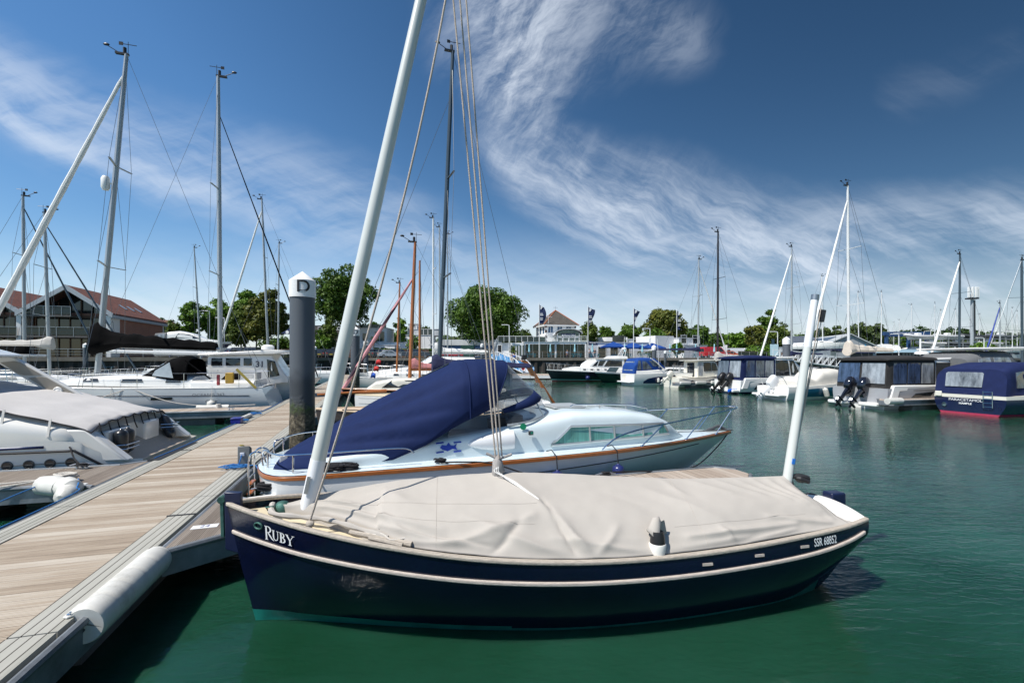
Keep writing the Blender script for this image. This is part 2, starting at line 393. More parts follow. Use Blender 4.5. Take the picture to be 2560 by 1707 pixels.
# ---------------------------------------------------------------- water
def make_water():
    m, nt, b = new_mat('water'); L = nt.links
    tc = nn(nt, 'ShaderNodeTexCoord')
    def noi(scale, sx, sy, rot, det, dist=0.):
        mp = nn(nt, 'ShaderNodeMapping'); mp.inputs['Scale'].default_value = (sx, sy, 1); mp.inputs['Rotation'].default_value = (0, 0, rot)
        L.new(tc.outputs['Object'], mp.inputs['Vector'])
        n = nn(nt, 'ShaderNodeTexNoise'); n.inputs['Scale'].default_value = scale; n.inputs['Detail'].default_value = det; n.inputs['Distortion'].default_value = dist
        L.new(mp.outputs[0], n.inputs['Vector']); return n.outputs['Fac']
    a = noi(1.5, 1, 3.2, .12, 3, .5); c = noi(8, 1, 2.2, -.25, 4, .4); d = noi(.12, 1, 1, 0, 3)
    m1 = nn(nt, 'ShaderNodeMath', operation='MULTIPLY_ADD'); L.new(c, m1.inputs[0]); m1.inputs[1].default_value = .45; L.new(a, m1.inputs[2])
    r = nn(nt, 'ShaderNodeMapRange'); L.new(d, r.inputs['Value']); r.inputs['From Min'].default_value = .35; r.inputs['From Max'].default_value = .65; r.inputs['To Min'].default_value = .35; r.inputs['To Max'].default_value = 1
    m2 = nn(nt, 'ShaderNodeMath', operation='MULTIPLY'); L.new(m1.outputs[0], m2.inputs[0]); L.new(r.outputs[0], m2.inputs[1])
    bu = nn(nt, 'ShaderNodeBump'); bu.inputs['Strength'].default_value = .42; bu.inputs['Distance'].default_value = .05
    L.new(m2.outputs[0], bu.inputs['Height']); L.new(bu.outputs[0], b.inputs['Normal'])
    g = noi(.35, 1, 1.3, .3, 5, .6)
    cr = nn(nt, 'ShaderNodeValToRGB'); cr.color_ramp.elements[0].color = (.005, .035, .015, 1); cr.color_ramp.elements[1].color = (.014, .068, .043, 1)
    cr.color_ramp.elements[0].position = .3; cr.color_ramp.elements[1].position = .7
    L.new(g, cr.inputs['Fac']); L.new(cr.outputs[0], b.inputs['Base Color'])
    b.inputs['Roughness'].default_value = .02; b.inputs['IOR'].default_value = 1.333
    b.inputs['Subsurface Weight'].default_value = .85; b.inputs['Subsurface Radius'].default_value = (.25, .8, .6); b.inputs['Subsurface Scale'].default_value = .8
    g = G(); g.quad((-1500, -300, 0), (1500, -300, 0), (1500, 3000, 0), (-1500, 3000, 0))
    tag(g.obj('water', m, smooth=0), kind='structure')
make_water()
# ---------------------------------------------------------------- pontoons
def wood_deck(name, across, pitch, cols, groove=0, gap=.035, rough=.75, bump=.5):
    m, nt, b = new_mat(name); L = nt.links
    def mm(op, a, c=None):
        n = nn(nt, 'ShaderNodeMath', operation=op)
        for i, q in enumerate((a, c)):
            if q is None: continue
            if isinstance(q, (int, float)): n.inputs[i].default_value = q
            else: L.new(q, n.inputs[i])
        return n.outputs[0]
    tc = nn(nt, 'ShaderNodeTexCoord'); s = nn(nt, 'ShaderNodeSeparateXYZ'); L.new(tc.outputs['Object'], s.inputs[0])
    q = mm('DIVIDE', s.outputs['Y' if across == 'y' else 'X'], pitch); idn = mm('FLOOR', q); fr = mm('FRACT', q)
    wn = nn(nt, 'ShaderNodeTexWhiteNoise', noise_dimensions='1D'); L.new(idn, wn.inputs['W'])
    mp = nn(nt, 'ShaderNodeMapping'); mp.inputs['Scale'].default_value = (.7, 16, 1) if across == 'y' else (16, .7, 1)
    L.new(tc.outputs['Object'], mp.inputs['Vector'])
    ad = nn(nt, 'ShaderNodeVectorMath', operation='ADD'); L.new(mp.outputs[0], ad.inputs[0])
    sc_ = nn(nt, 'ShaderNodeVectorMath', operation='SCALE'); L.new(wn.outputs['Color'], sc_.inputs[0]); sc_.inputs['Scale'].default_value = 30; L.new(sc_.outputs[0], ad.inputs[1])
    no = nn(nt, 'ShaderNodeTexNoise'); no.inputs['Scale'].default_value = 2.2; no.inputs['Detail'].default_value = 8; no.inputs['Roughness'].default_value = .7; L.new(ad.outputs[0], no.inputs['Vector'])
    n2 = nn(nt, 'ShaderNodeTexNoise'); n2.inputs['Scale'].default_value = .9; n2.inputs['Detail'].default_value = 5; L.new(tc.outputs['Object'], n2.inputs['Vector'])
    fac = mm('ADD', mm('MULTIPLY', no.outputs['Fac'], .82), mm('ADD', mm('MULTIPLY', wn.outputs['Value'], .3), mm('MULTIPLY', n2.outputs['Fac'], .25)))
    cr = nn(nt, 'ShaderNodeValToRGB'); e = cr.color_ramp.elements
    e[0].position, e[0].color = .36, cols[0] + (1,); e[1].position, e[1].color = .92, cols[2] + (1,)
    k = e.new(.62); k.color = cols[1] + (1,)
    L.new(fac, cr.inputs['Fac'])
    g1 = mm('LESS_THAN', fr, gap)
    if groove:
        gr = mm('FRACT', mm('MULTIPLY', fr, groove)); g2 = mm('MULTIPLY', mm('LESS_THAN', gr, .34), .5); g1 = mm('MAXIMUM', g1, g2)
    else: gr = None
    mx = nn(nt, 'ShaderNodeMix', data_type='RGBA'); L.new(g1, mx.inputs['Factor']); L.new(cr.outputs[0], mx.inputs['A']); mx.inputs['B'].default_value = (.045, .037, .03, 1)
    L.new(mx.outputs['Result'], b.inputs['Base Color']); b.inputs['Roughness'].default_value = rough; b.inputs['Specular IOR Level'].default_value = .3
    hh = mm('SUBTRACT', mm('MULTIPLY', no.outputs['Fac'], .35), g1)
    bu = nn(nt, 'ShaderNodeBump'); bu.inputs['Strength'].default_value = bump; bu.inputs['Distance'].default_value = .008
    L.new(hh, bu.inputs['Height']); L.new(bu.outputs[0], b.inputs['Normal'])
    return m
TIMBER = wood_deck('weathered_timber', 'y', .142, ((.19, .14, .098), (.40, .325, .245), (.60, .54, .455)), groove=7)
TIMBER_V = wood_deck('grooved_timber', 'x', .13, ((.11, .09, .072), (.20, .165, .135), (.30, .26, .22)), groove=6)
TIMBER_F = wood_deck('finger_timber', 'x', .13, ((.22, .17, .13), (.35, .285, .23), (.46, .40, .34)), groove=0)
GREY_STRIP = wood_deck('grey_edge_strip', 'x', .075, ((.25, .25, .215), (.33, .325, .285), (.40, .39, .35)), gap=.12, bump=.25)
GREY_STRIP_U = wood_deck('grey_edge_strip_across', 'y', .09, ((.27, .265, .235), (.35, .345, .31), (.42, .41, .37)), gap=.07, bump=.25)
ALU = M('weathered_aluminium', (.36, .37, .37), .45, .2, 6, metal=.6, dirt=.5)
ALU_D = M('stained_aluminium_beam', (.20, .22, .24), .55, .3, 3, metal=.35, dirt=.7, bump=.1)
CONC = M('wet_concrete_float', (.13, .125, .115), .8, .35, 3, bump=.4, dirt=.6)
RUBBER = M('black_rubber', (.02, .02, .022), .6, .2, 8)
STEEL = M('polished_stainless', (.72, .73, .75), .12, .03, 8, metal=1)
GALV = M('galvanised_steel', (.42, .43, .44), .4, .2, 9, metal=.8)
FENDW = M('white_vinyl', (.62, .61, .565), .45, .12, 3, dirt=.65)
NAVYF = M('navy_vinyl', (.02, .028, .12), .28, .15, 5, coat=.3)
ROPE_BK = M('black_rope', (.018, .017, .02), .85, .4, 60, bump=.8, bscale=220)
ROPE_BL = M('blue_rope', (.015, .16, .45), .7, .3, 60, bump=.5, bscale=200)
ROPE_W = M('white_rope', (.62, .58, .52), .8, .2, 60, bump=.6, bscale=200)
ROPE_T = M('tan_rope', (.50, .43, .37), .75, .2, 80, bump=.6, bscale=260)
WIRE = M('rigging_wire', (.16, .17, .18), .4, .1, 8, metal=.6)
WHITE_GC = M('white_gelcoat', (.80, .79, .755), .22, .03, 2.0, coat=.5, dirt=.06)
SHADED_GC = M('shaded_white_gelcoat', (.56, .60, .61), .2, .03, 2.0, coat=.5, dirt=.05)  # greyed white: shade on the yacht's hull side put into its colour
BLACK = M('black_plastic', (.014, .014, .016), .4, .2, 6)
WHITE_P = M('white_paint', (.80, .80, .78), .4, .04, 3)
SMOKE = M('smoked_window', (.014, .017, .02), .05, .1, 3, spec=.8)
CLEAR = glass_mat('clear_vinyl', (.88, .9, .92), .74, .04, (.10, .12, .15))
GLASS = glass_mat('tinted_glass', (.45, .55, .55), .35, .03, (.03, .045, .05))

def fender(parent, p0, p1, r, mat, name='fender', rope=None):
    a, b = Vector(p0), Vector(p1); d = b - a; g = G(); pts = []; rs = []
    for k, q in ((0, .18), (.02, .25), (.05, .4), (.1, .8), (.16, .97), (.25, 1), (.75, 1), (.84, .97), (.9, .8), (.95, .4), (.98, .25), (1, .18)):
        pts.append(a + d * k); rs.append(r * q)
    g.tube(pts, rs, 14)
    return g.obj(name, mat, parent)
def cleat_geo(L=.3, s=1.0):
    g = G(); g.tube([(-L / 2, 0, .07 * s), (-L / 4, 0, .085 * s), (L / 4, 0, .085 * s), (L / 2, 0, .07 * s)], [.009, .016, .016, .009])
    for x in (-.05, .05): g.tube([(x * 1.3, 0, 0), (x, 0, .08 * s)], [.02, .014])
    g.box(-.09, .09, -.03, .03, 0, .012); return g
def rope_heap(g, c, r, n, rr, seed=1, h=.08):
    q = random.Random(seed); pts = []
    for i in range(n * 14):
        a = i / 14 * 2 * pi + q.uniform(-.15, .15); k = r * (1 + .22 * sin(a * .37 + seed) + q.uniform(-.08, .08))
        pts.append((c[0] + k * cos(a) * 1.35, c[1] + k * .75 * sin(a), c[2] + rr + h * i / (n * 14) + q.uniform(0, .015)))
    g.tube(pts, rr, 6)

ZD = .5
PV0, PV1 = -6.0, 60.0
U_L, U_R = -4.0, -2.1
walk = thing('pontoon_walkway', 'long timber pontoon walkway with grey edge strips, running from the foreground to the quay', 'pontoon', (0, 0, 0), AX)
G().box(U_L + .3, U_R - .3, PV0, PV1, ZD - .05, ZD).obj('deck', TIMBER, walk, smooth=0)
for a, b in ((U_L + .02, U_L + .3), (U_R - .3, U_R - .02)):
    g = G(); v = PV0
    k = 0
    while v < PV1:
        g.box(a, b, v + .006, v + 3.3, ZD - .05, ZD + .012); v += 3.31
    g.obj('edge_strip', GREY_STRIP, walk, smooth=0)
for s, u in ((-1, U_L), (1, U_R)):
    g = G(); g.box(u - .03, u + .03, PV0, PV1, ZD - .28, ZD - .07); g.tube([(u + s * .035, PV0, ZD - .03), (u + s * .035, PV1, ZD - .03)], .035, 8)
    g.obj('side_beam', ALU_D, walk, smooth=35)
for v in np.arange(PV0, PV1, 2.6): G().box(U_L + .12, U_R - .12, v, v + 2.2, -.35, ZD - .2).obj('float', CONC, walk, smooth=0)
for u, vs in ((U_R - .16, (6.42, 2.7)), (U_L + .16, (5.2, 11.0))):
    for v in vs: G().box(u - .15, u + .15, v, v + .03, ZD + .008, ZD + .02).obj('joint_strip', RUBBER, walk, smooth=0)

def finger(name, label, v0, v1, u0, u1, mat, flare=.45, group=None, chamfer=0.25, plate=True):
    t = thing('finger_pontoon', label, 'pontoon', (0, 0, 0), AX, group)
    s = 1 if u1 > u0 else -1
    out = [(u0, v0 - flare), (u0 + s * flare * 1.4, v0), (u1 - s * chamfer, v0), (u1, v0 + chamfer), (u1, v1 - chamfer), (u1 - s * chamfer, v1), (u0 + s * flare * 1.4, v1), (u0, v1 + flare)]
    G().prism(out, lambda a, b, t: (a, b, t), ZD - .06, ZD).obj('deck', mat, t, smooth=0)
    g = G()
    for e in (1, -1):
        pts = [out[0], out[1], out[2], out[3]] if e == 1 else [out[7], out[6], out[5], out[4]]
        for (a, b), (c, d) in zip(pts, pts[1:]):
            g.bar((a, b, ZD - .15), (c, d, ZD - .15), .05, .2)
            g.tube([(a, b - e * .025, ZD - .015), (c, d - e * .025, ZD - .015)], .035, 8)
    g.bar((*out[3], ZD - .14), (*out[4], ZD - .14), .05, .2)
    g.obj('side_beam', ALU_D, t)
    g = G()
    L = abs(u1 - u0)
    for k in (.35, .9): a = u0 + s * L * k; G().box(min(a, a - s * 2.2), max(a, a - s * 2.2), v0 + .08, v1 - .08, -.35, ZD - .2).obj('float', CONC, t, smooth=0)
    return t
fr1 = finger('finger', 'narrow grooved finger pontoon between the navy sailing boat and the white cabin cruiser', 5.87, 6.65, U_R + .06, 5.95, TIMBER_V, .55)
fl1 = finger('finger', 'grooved finger pontoon on the left carrying the white corner fender', 8.6, 9.85, U_L - .06, -15, TIMBER_V, .25)
fl2 = finger('finger', 'finger pontoon alongside the white hulled sailing yacht with black covers', 19.15, 20.35, U_L - .06, -15, TIMBER_F, .3)
# sun-bleached end of the near finger
G().prism([(3.3, 5.89), (5.69, 5.89), (5.93, 6.13), (5.93, 6.39), (5.69, 6.63), (3.3, 6.63)], lambda a, b, t: (a, b, t), ZD + .001, ZD + .004).obj('end_boards', TIMBER_F, fr1, smooth=0)
# berth number plates on the finger
for u, v, w_, h_, rz in ((-1.86, 5.95, .26, .11, .05), (-1.55, 7.02, .5, .07, .25)):
    G().box(-w_ / 2, w_ / 2, -h_ / 2, h_ / 2, 0, .006).obj('number_plate', WHITE_P, fr1, loc=(u, v, ZD + .001), rz=rz)
letters('24', .1, lambda x, y: (-1.86 + x, 5.95 + y, ZD + .009), M('plate_ink', (.03, .04, .2), .5), fr1)
G().box(-.22, .22, -.04, .04, 0, .006).obj('number_plate', WHITE_P, fl1, loc=(-4.45, 8.52, ZD + .001), rz=-.05)
# long white roll fender bolted over the walkway's edge (its wedge-cut end faces the camera)
rf = thing('edge_fender', 'ribbed white roll fender bolted over the near edge of the walkway', 'fender', UV(U_R + .01, 0, 0), AX)
g = G(); v0, v1 = 4.12, 5.30
rings = []
nseg = 46
for i in range(nseg + 1):
    v = lerp(v0, v1, i / nseg); q = (i / nseg * 5.1) % 1; r = .14 - (.011 if (q < .06 or q > .94) else 0)
    e = min(i, nseg - i)
    if e < 3: r *= (.93, .975, .995)[e] if i > nseg / 2 else 1
    ring = [(.02 + r * cos(a) * .98, v, ZD - .07 + r * sin(a)) for a in [RAD(x) for x in range(158, -120, -14)]]
    ring.append((.035, v, ZD - .09)); ring.append((-.1, v, ZD + .012))
    rings.append(ring)
g.loft(rings); g.obj('fender_body', FENDW, rf, smooth=50)
v0 = 4.28; g = G(); g.prism([(-.10, v0 + .02), (-.02, v0 + .1), (.0, v0 + .02), (-.03, v0 - .16), (-.06, v0 - .19), (-.095, v0 - .17)], lambda a, b, t: (a, b, t), ZD + .015, ZD + .028)
g.obj('bolt_flap', FENDW, rf, bev=.004)
G().lathe([(.0, 0), (.022, 0), (.022, .008), (.009, .009), (.008, .02), (0, .022)], (-.06, v0 - .15, ZD + .028), 12).obj('bolt', STEEL, rf)
# white corner fender on the left finger with rope hitched on its cleat
cf = thing('corner_fender', 'bulky white corner fender at the tip of the left finger pontoon', 'fender', UV(-4.38, 8.22, ZD), AX)
g = G()
g.tube([(-.42, .3, .02), (-.40, .3, .02), (-.2, .22, .02), (-.06, .12, .01)], [.09, .135, .15, .13], 14)
g.tube([(-.12, .2, .02), (.0, .1, .02), (.12, -.0, .0), (.17, -.05, -.02)], [.11, .15, .14, .07], 14)
g.tube([(.0, .1, -.0), (.12, -.1, -.04), (.14, -.22, -.06), (.13, -.28, -.07)], [.1, .135, .12, .06], 14)
g.obj('fender_body', FENDW, cf)
def cleat(p, rz, label, group=None, L=.32, rope=None, seed=1):
    t = cleat_geo(L).obj('mooring_cleat', GALV, None); t.location = p; t.rotation_euler.z = rz
    tag(t, label, 'cleat', group); return t
cleat(UV(-4.62, 8.78, ZD), AX + .1, 'galvanised cleat behind the white corner fender with a pale rope hitched on it')
cleat(UV(-4.9, 9.72, ZD), AX + .2, 'galvanised cleat beside the stern of the grey covered motor yacht')
cleat(UV(3.5, 6.52, ZD), AX, 'galvanised cleat holding a black rope near the outer end of the narrow finger', L=.36)
cleat(UV(4.1, 6.0, ZD), AX, 'bare galvanised cleat on the outer end of the narrow finger', L=.36)
cleat(UV(-1.48, 7.2, ZD), AX, 'galvanised cleat wound with black rope at the root of the narrow finger', L=.42)
cleat(UV(-5.2, 19.35, ZD), AX, 'small galvanised cleat on the finger pontoon beside the white sailing yacht', L=.26)
cleat(UV(U_L + .12, 16.6, ZD + .01), AX + pi / 2, 'galvanised cleat on the far left edge of the walkway', L=.3)
def rope(label, pts, r, mat, n=40, name='mooring_rope', catg='rope', heap=None):
    g = G(); g.tube(smooth_line(pts, n), r, 6)
    if heap:
        for hp in heap: rope_heap(g, *hp)
    return tag(g.obj(name, mat), label, catg)
rope('pale mooring rope wound on the cleat behind the white corner fender', [UV(-9.5, 8.3, .62), UV(-6, 8.6, .55), UV(-5.0, 8.7, .56), UV(-4.62, 8.78, .6)], .013, ROPE_W, 30, heap=[(UV(-4.62, 8.78, .53), .1, 5, .016, 3, .07)])
rope('second pale mooring rope sagging off the left finger towards the frame edge', [UV(-9.5, 8.1, .5), UV(-6.5, 8.35, .5), UV(-5.3, 8.52, .53), UV(-4.8, 8.7, .58)], .013, ROPE_W, 30)
rope('blue shore power cable looping from the corner fender down to the water edge', [UV(-4.62, 8.75, .6), UV(-4.85, 8.2, .5), UV(-5.1, 7.6, .36), UV(-5.5, 6.7, .2), UV(-6.2, 6.1, .12)], .009, ROPE_BL, 40)
rope('blue cable lying along the left edge of the walkway', [UV(-4.05, -2, .515), UV(-4.04, 4, .515), UV(-4.05, 7.6, .515), UV(-4.14, 8.1, .56), UV(-4.25, 8.35, .62)], .009, ROPE_BL, 50)
rope('blue cable lying along the far left edge of the walkway', [UV(-4.02, 10.2, .53), UV(-3.97, 11.4, .53), UV(-3.98, 13, .53), UV(-3.93, 15, .53), UV(-3.98, 17, .53), UV(-3.9, 19, .53), UV(-4.0, 22, .53)], .012, ROPE_BL, 60, heap=[(UV(-3.95, 15.6, .52), .16, 3, .012, 5, .05), (UV(-3.95, 17.4, .52), .13, 3, .012, 6, .05)])
rope('black mooring line wound on the cleat at the root of the narrow finger', [UV(-1.48, 7.2, .6), UV(-1.35, 7.3, .68), UV(-1.18, 7.1, .76)], .017, ROPE_BK, 14, heap=[(UV(-1.48, 7.2, .52), .095, 5, .017, 2, .1)])
# small blue pump box on the walkway edge, dark rubber mat
t = thing('blue_box', 'small royal blue box tied to the left edge of the walkway', 'box', UV(-3.93, 15.2, ZD + .012), AX)
G().box(-.13, .13, -.16, .16, 0, .14).obj('box_body', M('royal_blue', (.012, .02, .22), .35), t, bev=.015)
G().box(-.14, .14, -.17, .17, .14, .17).obj('lid', M('royal_blue', (.012, .02, .22), .35), t, bev=.01)
t = G(); 
for k in range(8): t.lathe([(.05, 0), (.07, .03), (.07, .12), (.05, .15)], (0, k * .15, .07), 12, ax='y')
tag(t.obj('edge_roller', FENDW, None, loc=UV(-3.95, 15.55, ZD), rz=AX), 'row of white edge rollers on the left rim of the walkway beyond the blue box', 'roller')
tag(G().box(-.1, .1, -.95, .95, 0, .012).obj('rubber_mat', RUBBER, None, loc=UV(-3.98, 11.0, ZD + .013), rz=AX), 'black rubber bumper strip on the left rim of the walkway by the motor yacht stern', 'bumper')

# power pedestal on the right-hand edge
pd = thing('power_pedestal', 'grey service pedestal with yellow top label and blue cables on the walkway', 'pedestal', UV(-2.22, 9.05, ZD + .012), AX)
PG = M('pedestal_grey', (.20, .21, .215), .5, .1, 5, metal=.3)
G().prism([(-.075, 0), (.075, 0), (.075, .31), (-.075, .37)], lambda a, b, t: (t, a, b), -.095, .095).obj('housing', PG, pd, bev=.01)
G().prism([(-.06, 0), (.04, 0), (.04, .008), (-.06, .008)], lambda a, b, t: (t, a, .362 - (a + .0) * .4 + b), -.07, -.01).obj('yellow_label', M('label_yellow', (.65, .5, .03), .5), pd, smooth=0)
g = G(); g.box(-.05, .02, -.105, -.074, .2, .26); g.obj('socket', M('socket_white', (.55, .6, .7), .4), pd, bev=.008)
g = G(); g.tube(smooth_line([(-.02, -.11, .22), (-.04, -.15, .12), (-.08, -.16, .03), (-.2, -.14, .012), (-.3, -.05, .012)], 20), .009); rope_heap(g, (-.15, -.12, .0), .13, 3, .009, 4, .05)
g.obj('cable', ROPE_BL, pd)
rope('blue power lead running from the pedestal over to the cruiser stern', [UV(-2.2, 8.95, .52), UV(-2.02, 8.9, .55), UV(-1.9, 8.7, .45), UV(-1.75, 8.4, .62), UV(-1.5, 8.25, .8)], .009, ROPE_BL, 24, heap=[(UV(-2.25, 8.85, .52), .1, 3, .009, 9, .05)])

# ---------------------------------------------------------------- the navy sailing boat in front
NAVY = M('navy_topsides', (.0035, .006, .022), .08, .25, 1.4, coat=.3, spec=.35, bump=.10, bscale=38, dirt=.25)
def ruby_hull_mats():
    return [NAVY, M('green_boot_top', (.012, .16, .13), .3, .3, 6, coat=.3), M('dark_antifoul', (.012, .02, .014), .8, .3, 6)]
ruby = thing('sailing_boat', 'navy open sailing boat under a beige cover, two white masts, RUBY on its bow', 'sailing boat', (3.57, 5.10, 0), pi + RAD(8.54))
RH = Hull([(0, .46, .76, .08, .26, .40), (.35, .56, .735, .42, .33, .16), (.85, .66, .715, .9, .42, 0), (1.6, .77, .69, 1.62, .54, 0), (2.4, .85, .685, 2.4, .60, 0), (3.2, .88, .71, 3.2, .585, 0), (4.0, .85, .775, 3.98, .47, 0),
           (4.7, .75, .87, 4.65, .32, 0), (5.35, .55, .965, 5.24, .165, 0), (5.9, .27, 1.04, 5.72, .05, 0), (6.25, .022, 1.075, 6.0, .018, 0)], bulge=.10, ts=[0, .06, .14, .22, .30, .38, .46, .54, .62, .7, .78, .84, .90, .905, .95, 1])
rh = RH.build('hull', ruby_hull_mats(), ruby, n=64, mf=lambda t, u: 1 if t > table([(0, 2), (.1, .95), (.5, .93), (.75, .92), (1, .885)], u) else 0, depth=.3)
WORN = M('weathered_teak', (.42, .37, .31), .75, .3, 14, bump=.4, bscale=60, stretch=(1, 6, 6))
RH.rail('gunwale', WORN, ruby, w=.055, h=.035, off=.012, lift=.008)
WORN2 = M('rubbing_strake', (.48, .42, .37), .75, .22, 14, bump=.4, bscale=60, stretch=(1, 6, 6))
RH.rail('rubbing_strake', WORN2, ruby, w=.03, h=.034, t=.225, off=.022, u0=.03)
CREAM = M('cream_deck', (.66, .57, .40), .5, .06, 3)
RH.deck('deck', CREAM, ruby, drop=.07, inset=.03, camber=.02, u0=.72, u1=.985)
RH.deck('cockpit_sole', CREAM, ruby, drop=.16, inset=.05, camber=0, u0=.0, u1=.75)
# transom top: broad white inner face round the stern, with an oval slot
WH = M('white_enamel', (.78, .76, .71), .35, .05, 3)
g = G(); rows = []
for j in range(15):
    y = lerp(-.45, .45, j / 14); ztop = .77 + .07 * (1 - (y / .45) ** 2)
    rows.append([(.03, y, .6), (.0, y, ztop), (.06, y * .96, ztop), (.34, y * .93, .63)])
g.loft(rows, True, True); g.obj('transom_seat', WH, ruby, smooth=30)
g = G(); g.prism([(.12 + .1 * cos(a), -.2 + .13 * sin(a)) for a in np.linspace(0, 2 * pi, 14, endpoint=False)], lambda a, b, t: (a, b, t - a * .62), .842, .852); g.obj('rope_slot', BLACK, ruby)
g = G(); g.ball((.12, -.19, .775), (.085, .1, .02)); g.obj('yellow_fender', M('ochre', (.55, .30, .03), .5), ruby)
G().box(-.09, .09, -.07, .07, -.28, .06).obj('rudder_head', M('navy_paint', (.008, .014, .05), .35, .2, 5), ruby, bev=.015, loc=(-.09, -.05, .84))
# stem head, bow fitting, bollard, fairlead
G().prism([(-.075, -.45), (.055, -.40), (.065, .12), (-.075, .11)], lambda a, b, t: (a, t, b), -.028, .028).obj('stem_head', M('navy_paint', (.008, .014, .05), .35, .2, 5), ruby, bev=.008, loc=(6.20, 0, 1.07))
BRONZE = M('green_bronze', (.05, .13, .11), .6, .4, 14, metal=.5, bump=.3)
g = G(); g.bar((6.28, .0, .78), (6.29, 0, 1.15), .03, .045); g.lathe([(0, -.03), (.035, -.03), (.035, .03), (0, .03)], (6.29, 0, 1.12), 14, ax='y'); g.obj('stem_roller', BRONZE, ruby, bev=.004)
g = G(); g.lathe([(0, 0), (.075, 0), (.07, .05), (.045, .08), (.02, .09), (0, .09)], (5.78, -.02, .985), 16); g.tube([(5.85, .1, 1.0), (5.88, .1, 1.06), (5.82, .1, 1.06)], .012); g.obj('bow_bollard', BRONZE, ruby)
def hole(x, z, r, mat, name, parent=ruby, hull=RH, flat=1.0, w=.008):
    c = Vector(hull.find(x, z, 1)); g = G()
    p = [c + Vector((r * 1.0 * cos(a), 0, r * flat * sin(a))) for a in np.linspace(0, 2 * pi, 16, endpoint=False)]
    p = [Vector(hull.find(q.x, q.z, 1, .008)) for q in p]; g.tube(p, w, 6, closed=True); return g.obj(name, mat, parent)
hole(5.88, .955, .04, BRONZE, 'fairlead', flat=.7)
for x, z in ((2.0, .605), (1.45, .62), (.92, .635)): 
    g = G(); g.mapv
    q = [(x + a, z + b) for a, b in ((-.05, -.012), (.05, -.008), (.05, .014), (-.05, .01))]
    g.prism(q, lambda a, b, t: RH.find(a, b, 1, t), -.005, .006); g.obj('scupper', WORN2, ruby, smooth=0)
def serif_ruby():
    g = G(); k = [0.0]
    def poly(pts): 
        k[0] += .0006; g.add([(x, y, k[0]) for x, y in pts], [tuple(range(len(pts)))])
    def strip(path):                     # (x, y, half width) stroke
        L_, R_ = [], []
        for i, (x, y, hw) in enumerate(path):
            a = path[max(0, i - 1)]; b = path[min(len(path) - 1, i + 1)]; dx, dy = b[0] - a[0], b[1] - a[1]; l = math.hypot(dx, dy) or 1
            L_.append((x - dy / l * hw, y + dx / l * hw)); R_.append((x + dy / l * hw, y - dx / l * hw))
        k[0] += .0006; n = len(path); g.add([(x, y, k[0]) for x, y in L_ + R_], [(i, i + 1, n + i + 1, n + i) for i in range(n - 1)])
    def bowl(x, y0, y1, w, hw, hw1=.35):
        c, r = (y0 + y1) / 2, (y1 - y0) / 2
        strip([(x + w * max(0, sin(a)) ** .8 if a < 3.1 else x, c + r * cos(a), hw * (.38 + .62 * abs(sin(a)) ** 1.3)) for a in np.linspace(0, pi, 14)])
    T, t = .075, .028
    # R (taller initial) with a long leg
    strip([(.1, -.12, T), (.1, 1.25, T)]); strip([(-.04, -.12, t), (.26, -.12, t)]); strip([(-.06, 1.25, t), (.2, 1.25, t)])
    bowl(.12, .60, 1.25, .42, T); strip([(.28, .62, .05), (.48, .3, T), (.68, .0, T * .8), (.86, -.12, .02)])
    x = .82                               # U
    strip([(x, .98, T * .9), (x, .3, T * .9), (x + .05, .1, T * .7), (x + .2, 0, t * 1.6), (x + .36, .1, t * 1.3), (x + .42, .35, t), (x + .42, .98, t)])
    strip([(x - .14, .98, t * .8), (x + .14, .98, t * .8)]); strip([(x + .3, .98, t * .8), (x + .54, .98, t * .8)])
    x = 1.55                              # B
    strip([(x, 0, T), (x, 1, T)]); bowl(x, .52, .98, .28, T * .8); bowl(x, .02, .54, .36, T * .9); strip([(x - .14, 0.02, t), (x + .1, 0.02, t)]); strip([(x - .14, .98, t), (x + .1, .98, t)])
    x = 2.1                               # Y
    strip([(x, .98, T), (x + .3, .45, T * .8), (x + .3, 0, T)]); strip([(x + .3, .45, t), (x + .6, .98, t)])
    strip([(x + .14, .01, t), (x + .46, .01, t)]); strip([(x - .12, .98, t), (x + .16, .98, t)]); strip([(x + .48, .98, t), (x + .72, .98, t)])
    return g
WHITE_INK = M('white_lettering', (.80, .80, .80), .4, .02)
g = serif_ruby(); SZ = .088
def ruby_map(x, y, z):
    X = 5.81 - x * SZ * 1.16; u_z = table([(4.9, .895), (5.74, 1.0)], X)
    return RH.find(X, u_z - .098 + (y - .5) * SZ, 1, .006 + z)
g.v = [ruby_map(*p) for p in g.v]; g.obj('lettering', WHITE_INK, ruby, smooth=0)
letters('SSR 68852', .095, lambda x, y: RH.find(.66 - x, .655 + y * 1.1, 1, .007), WHITE_INK, ruby, sx=.72, bold=.0015)
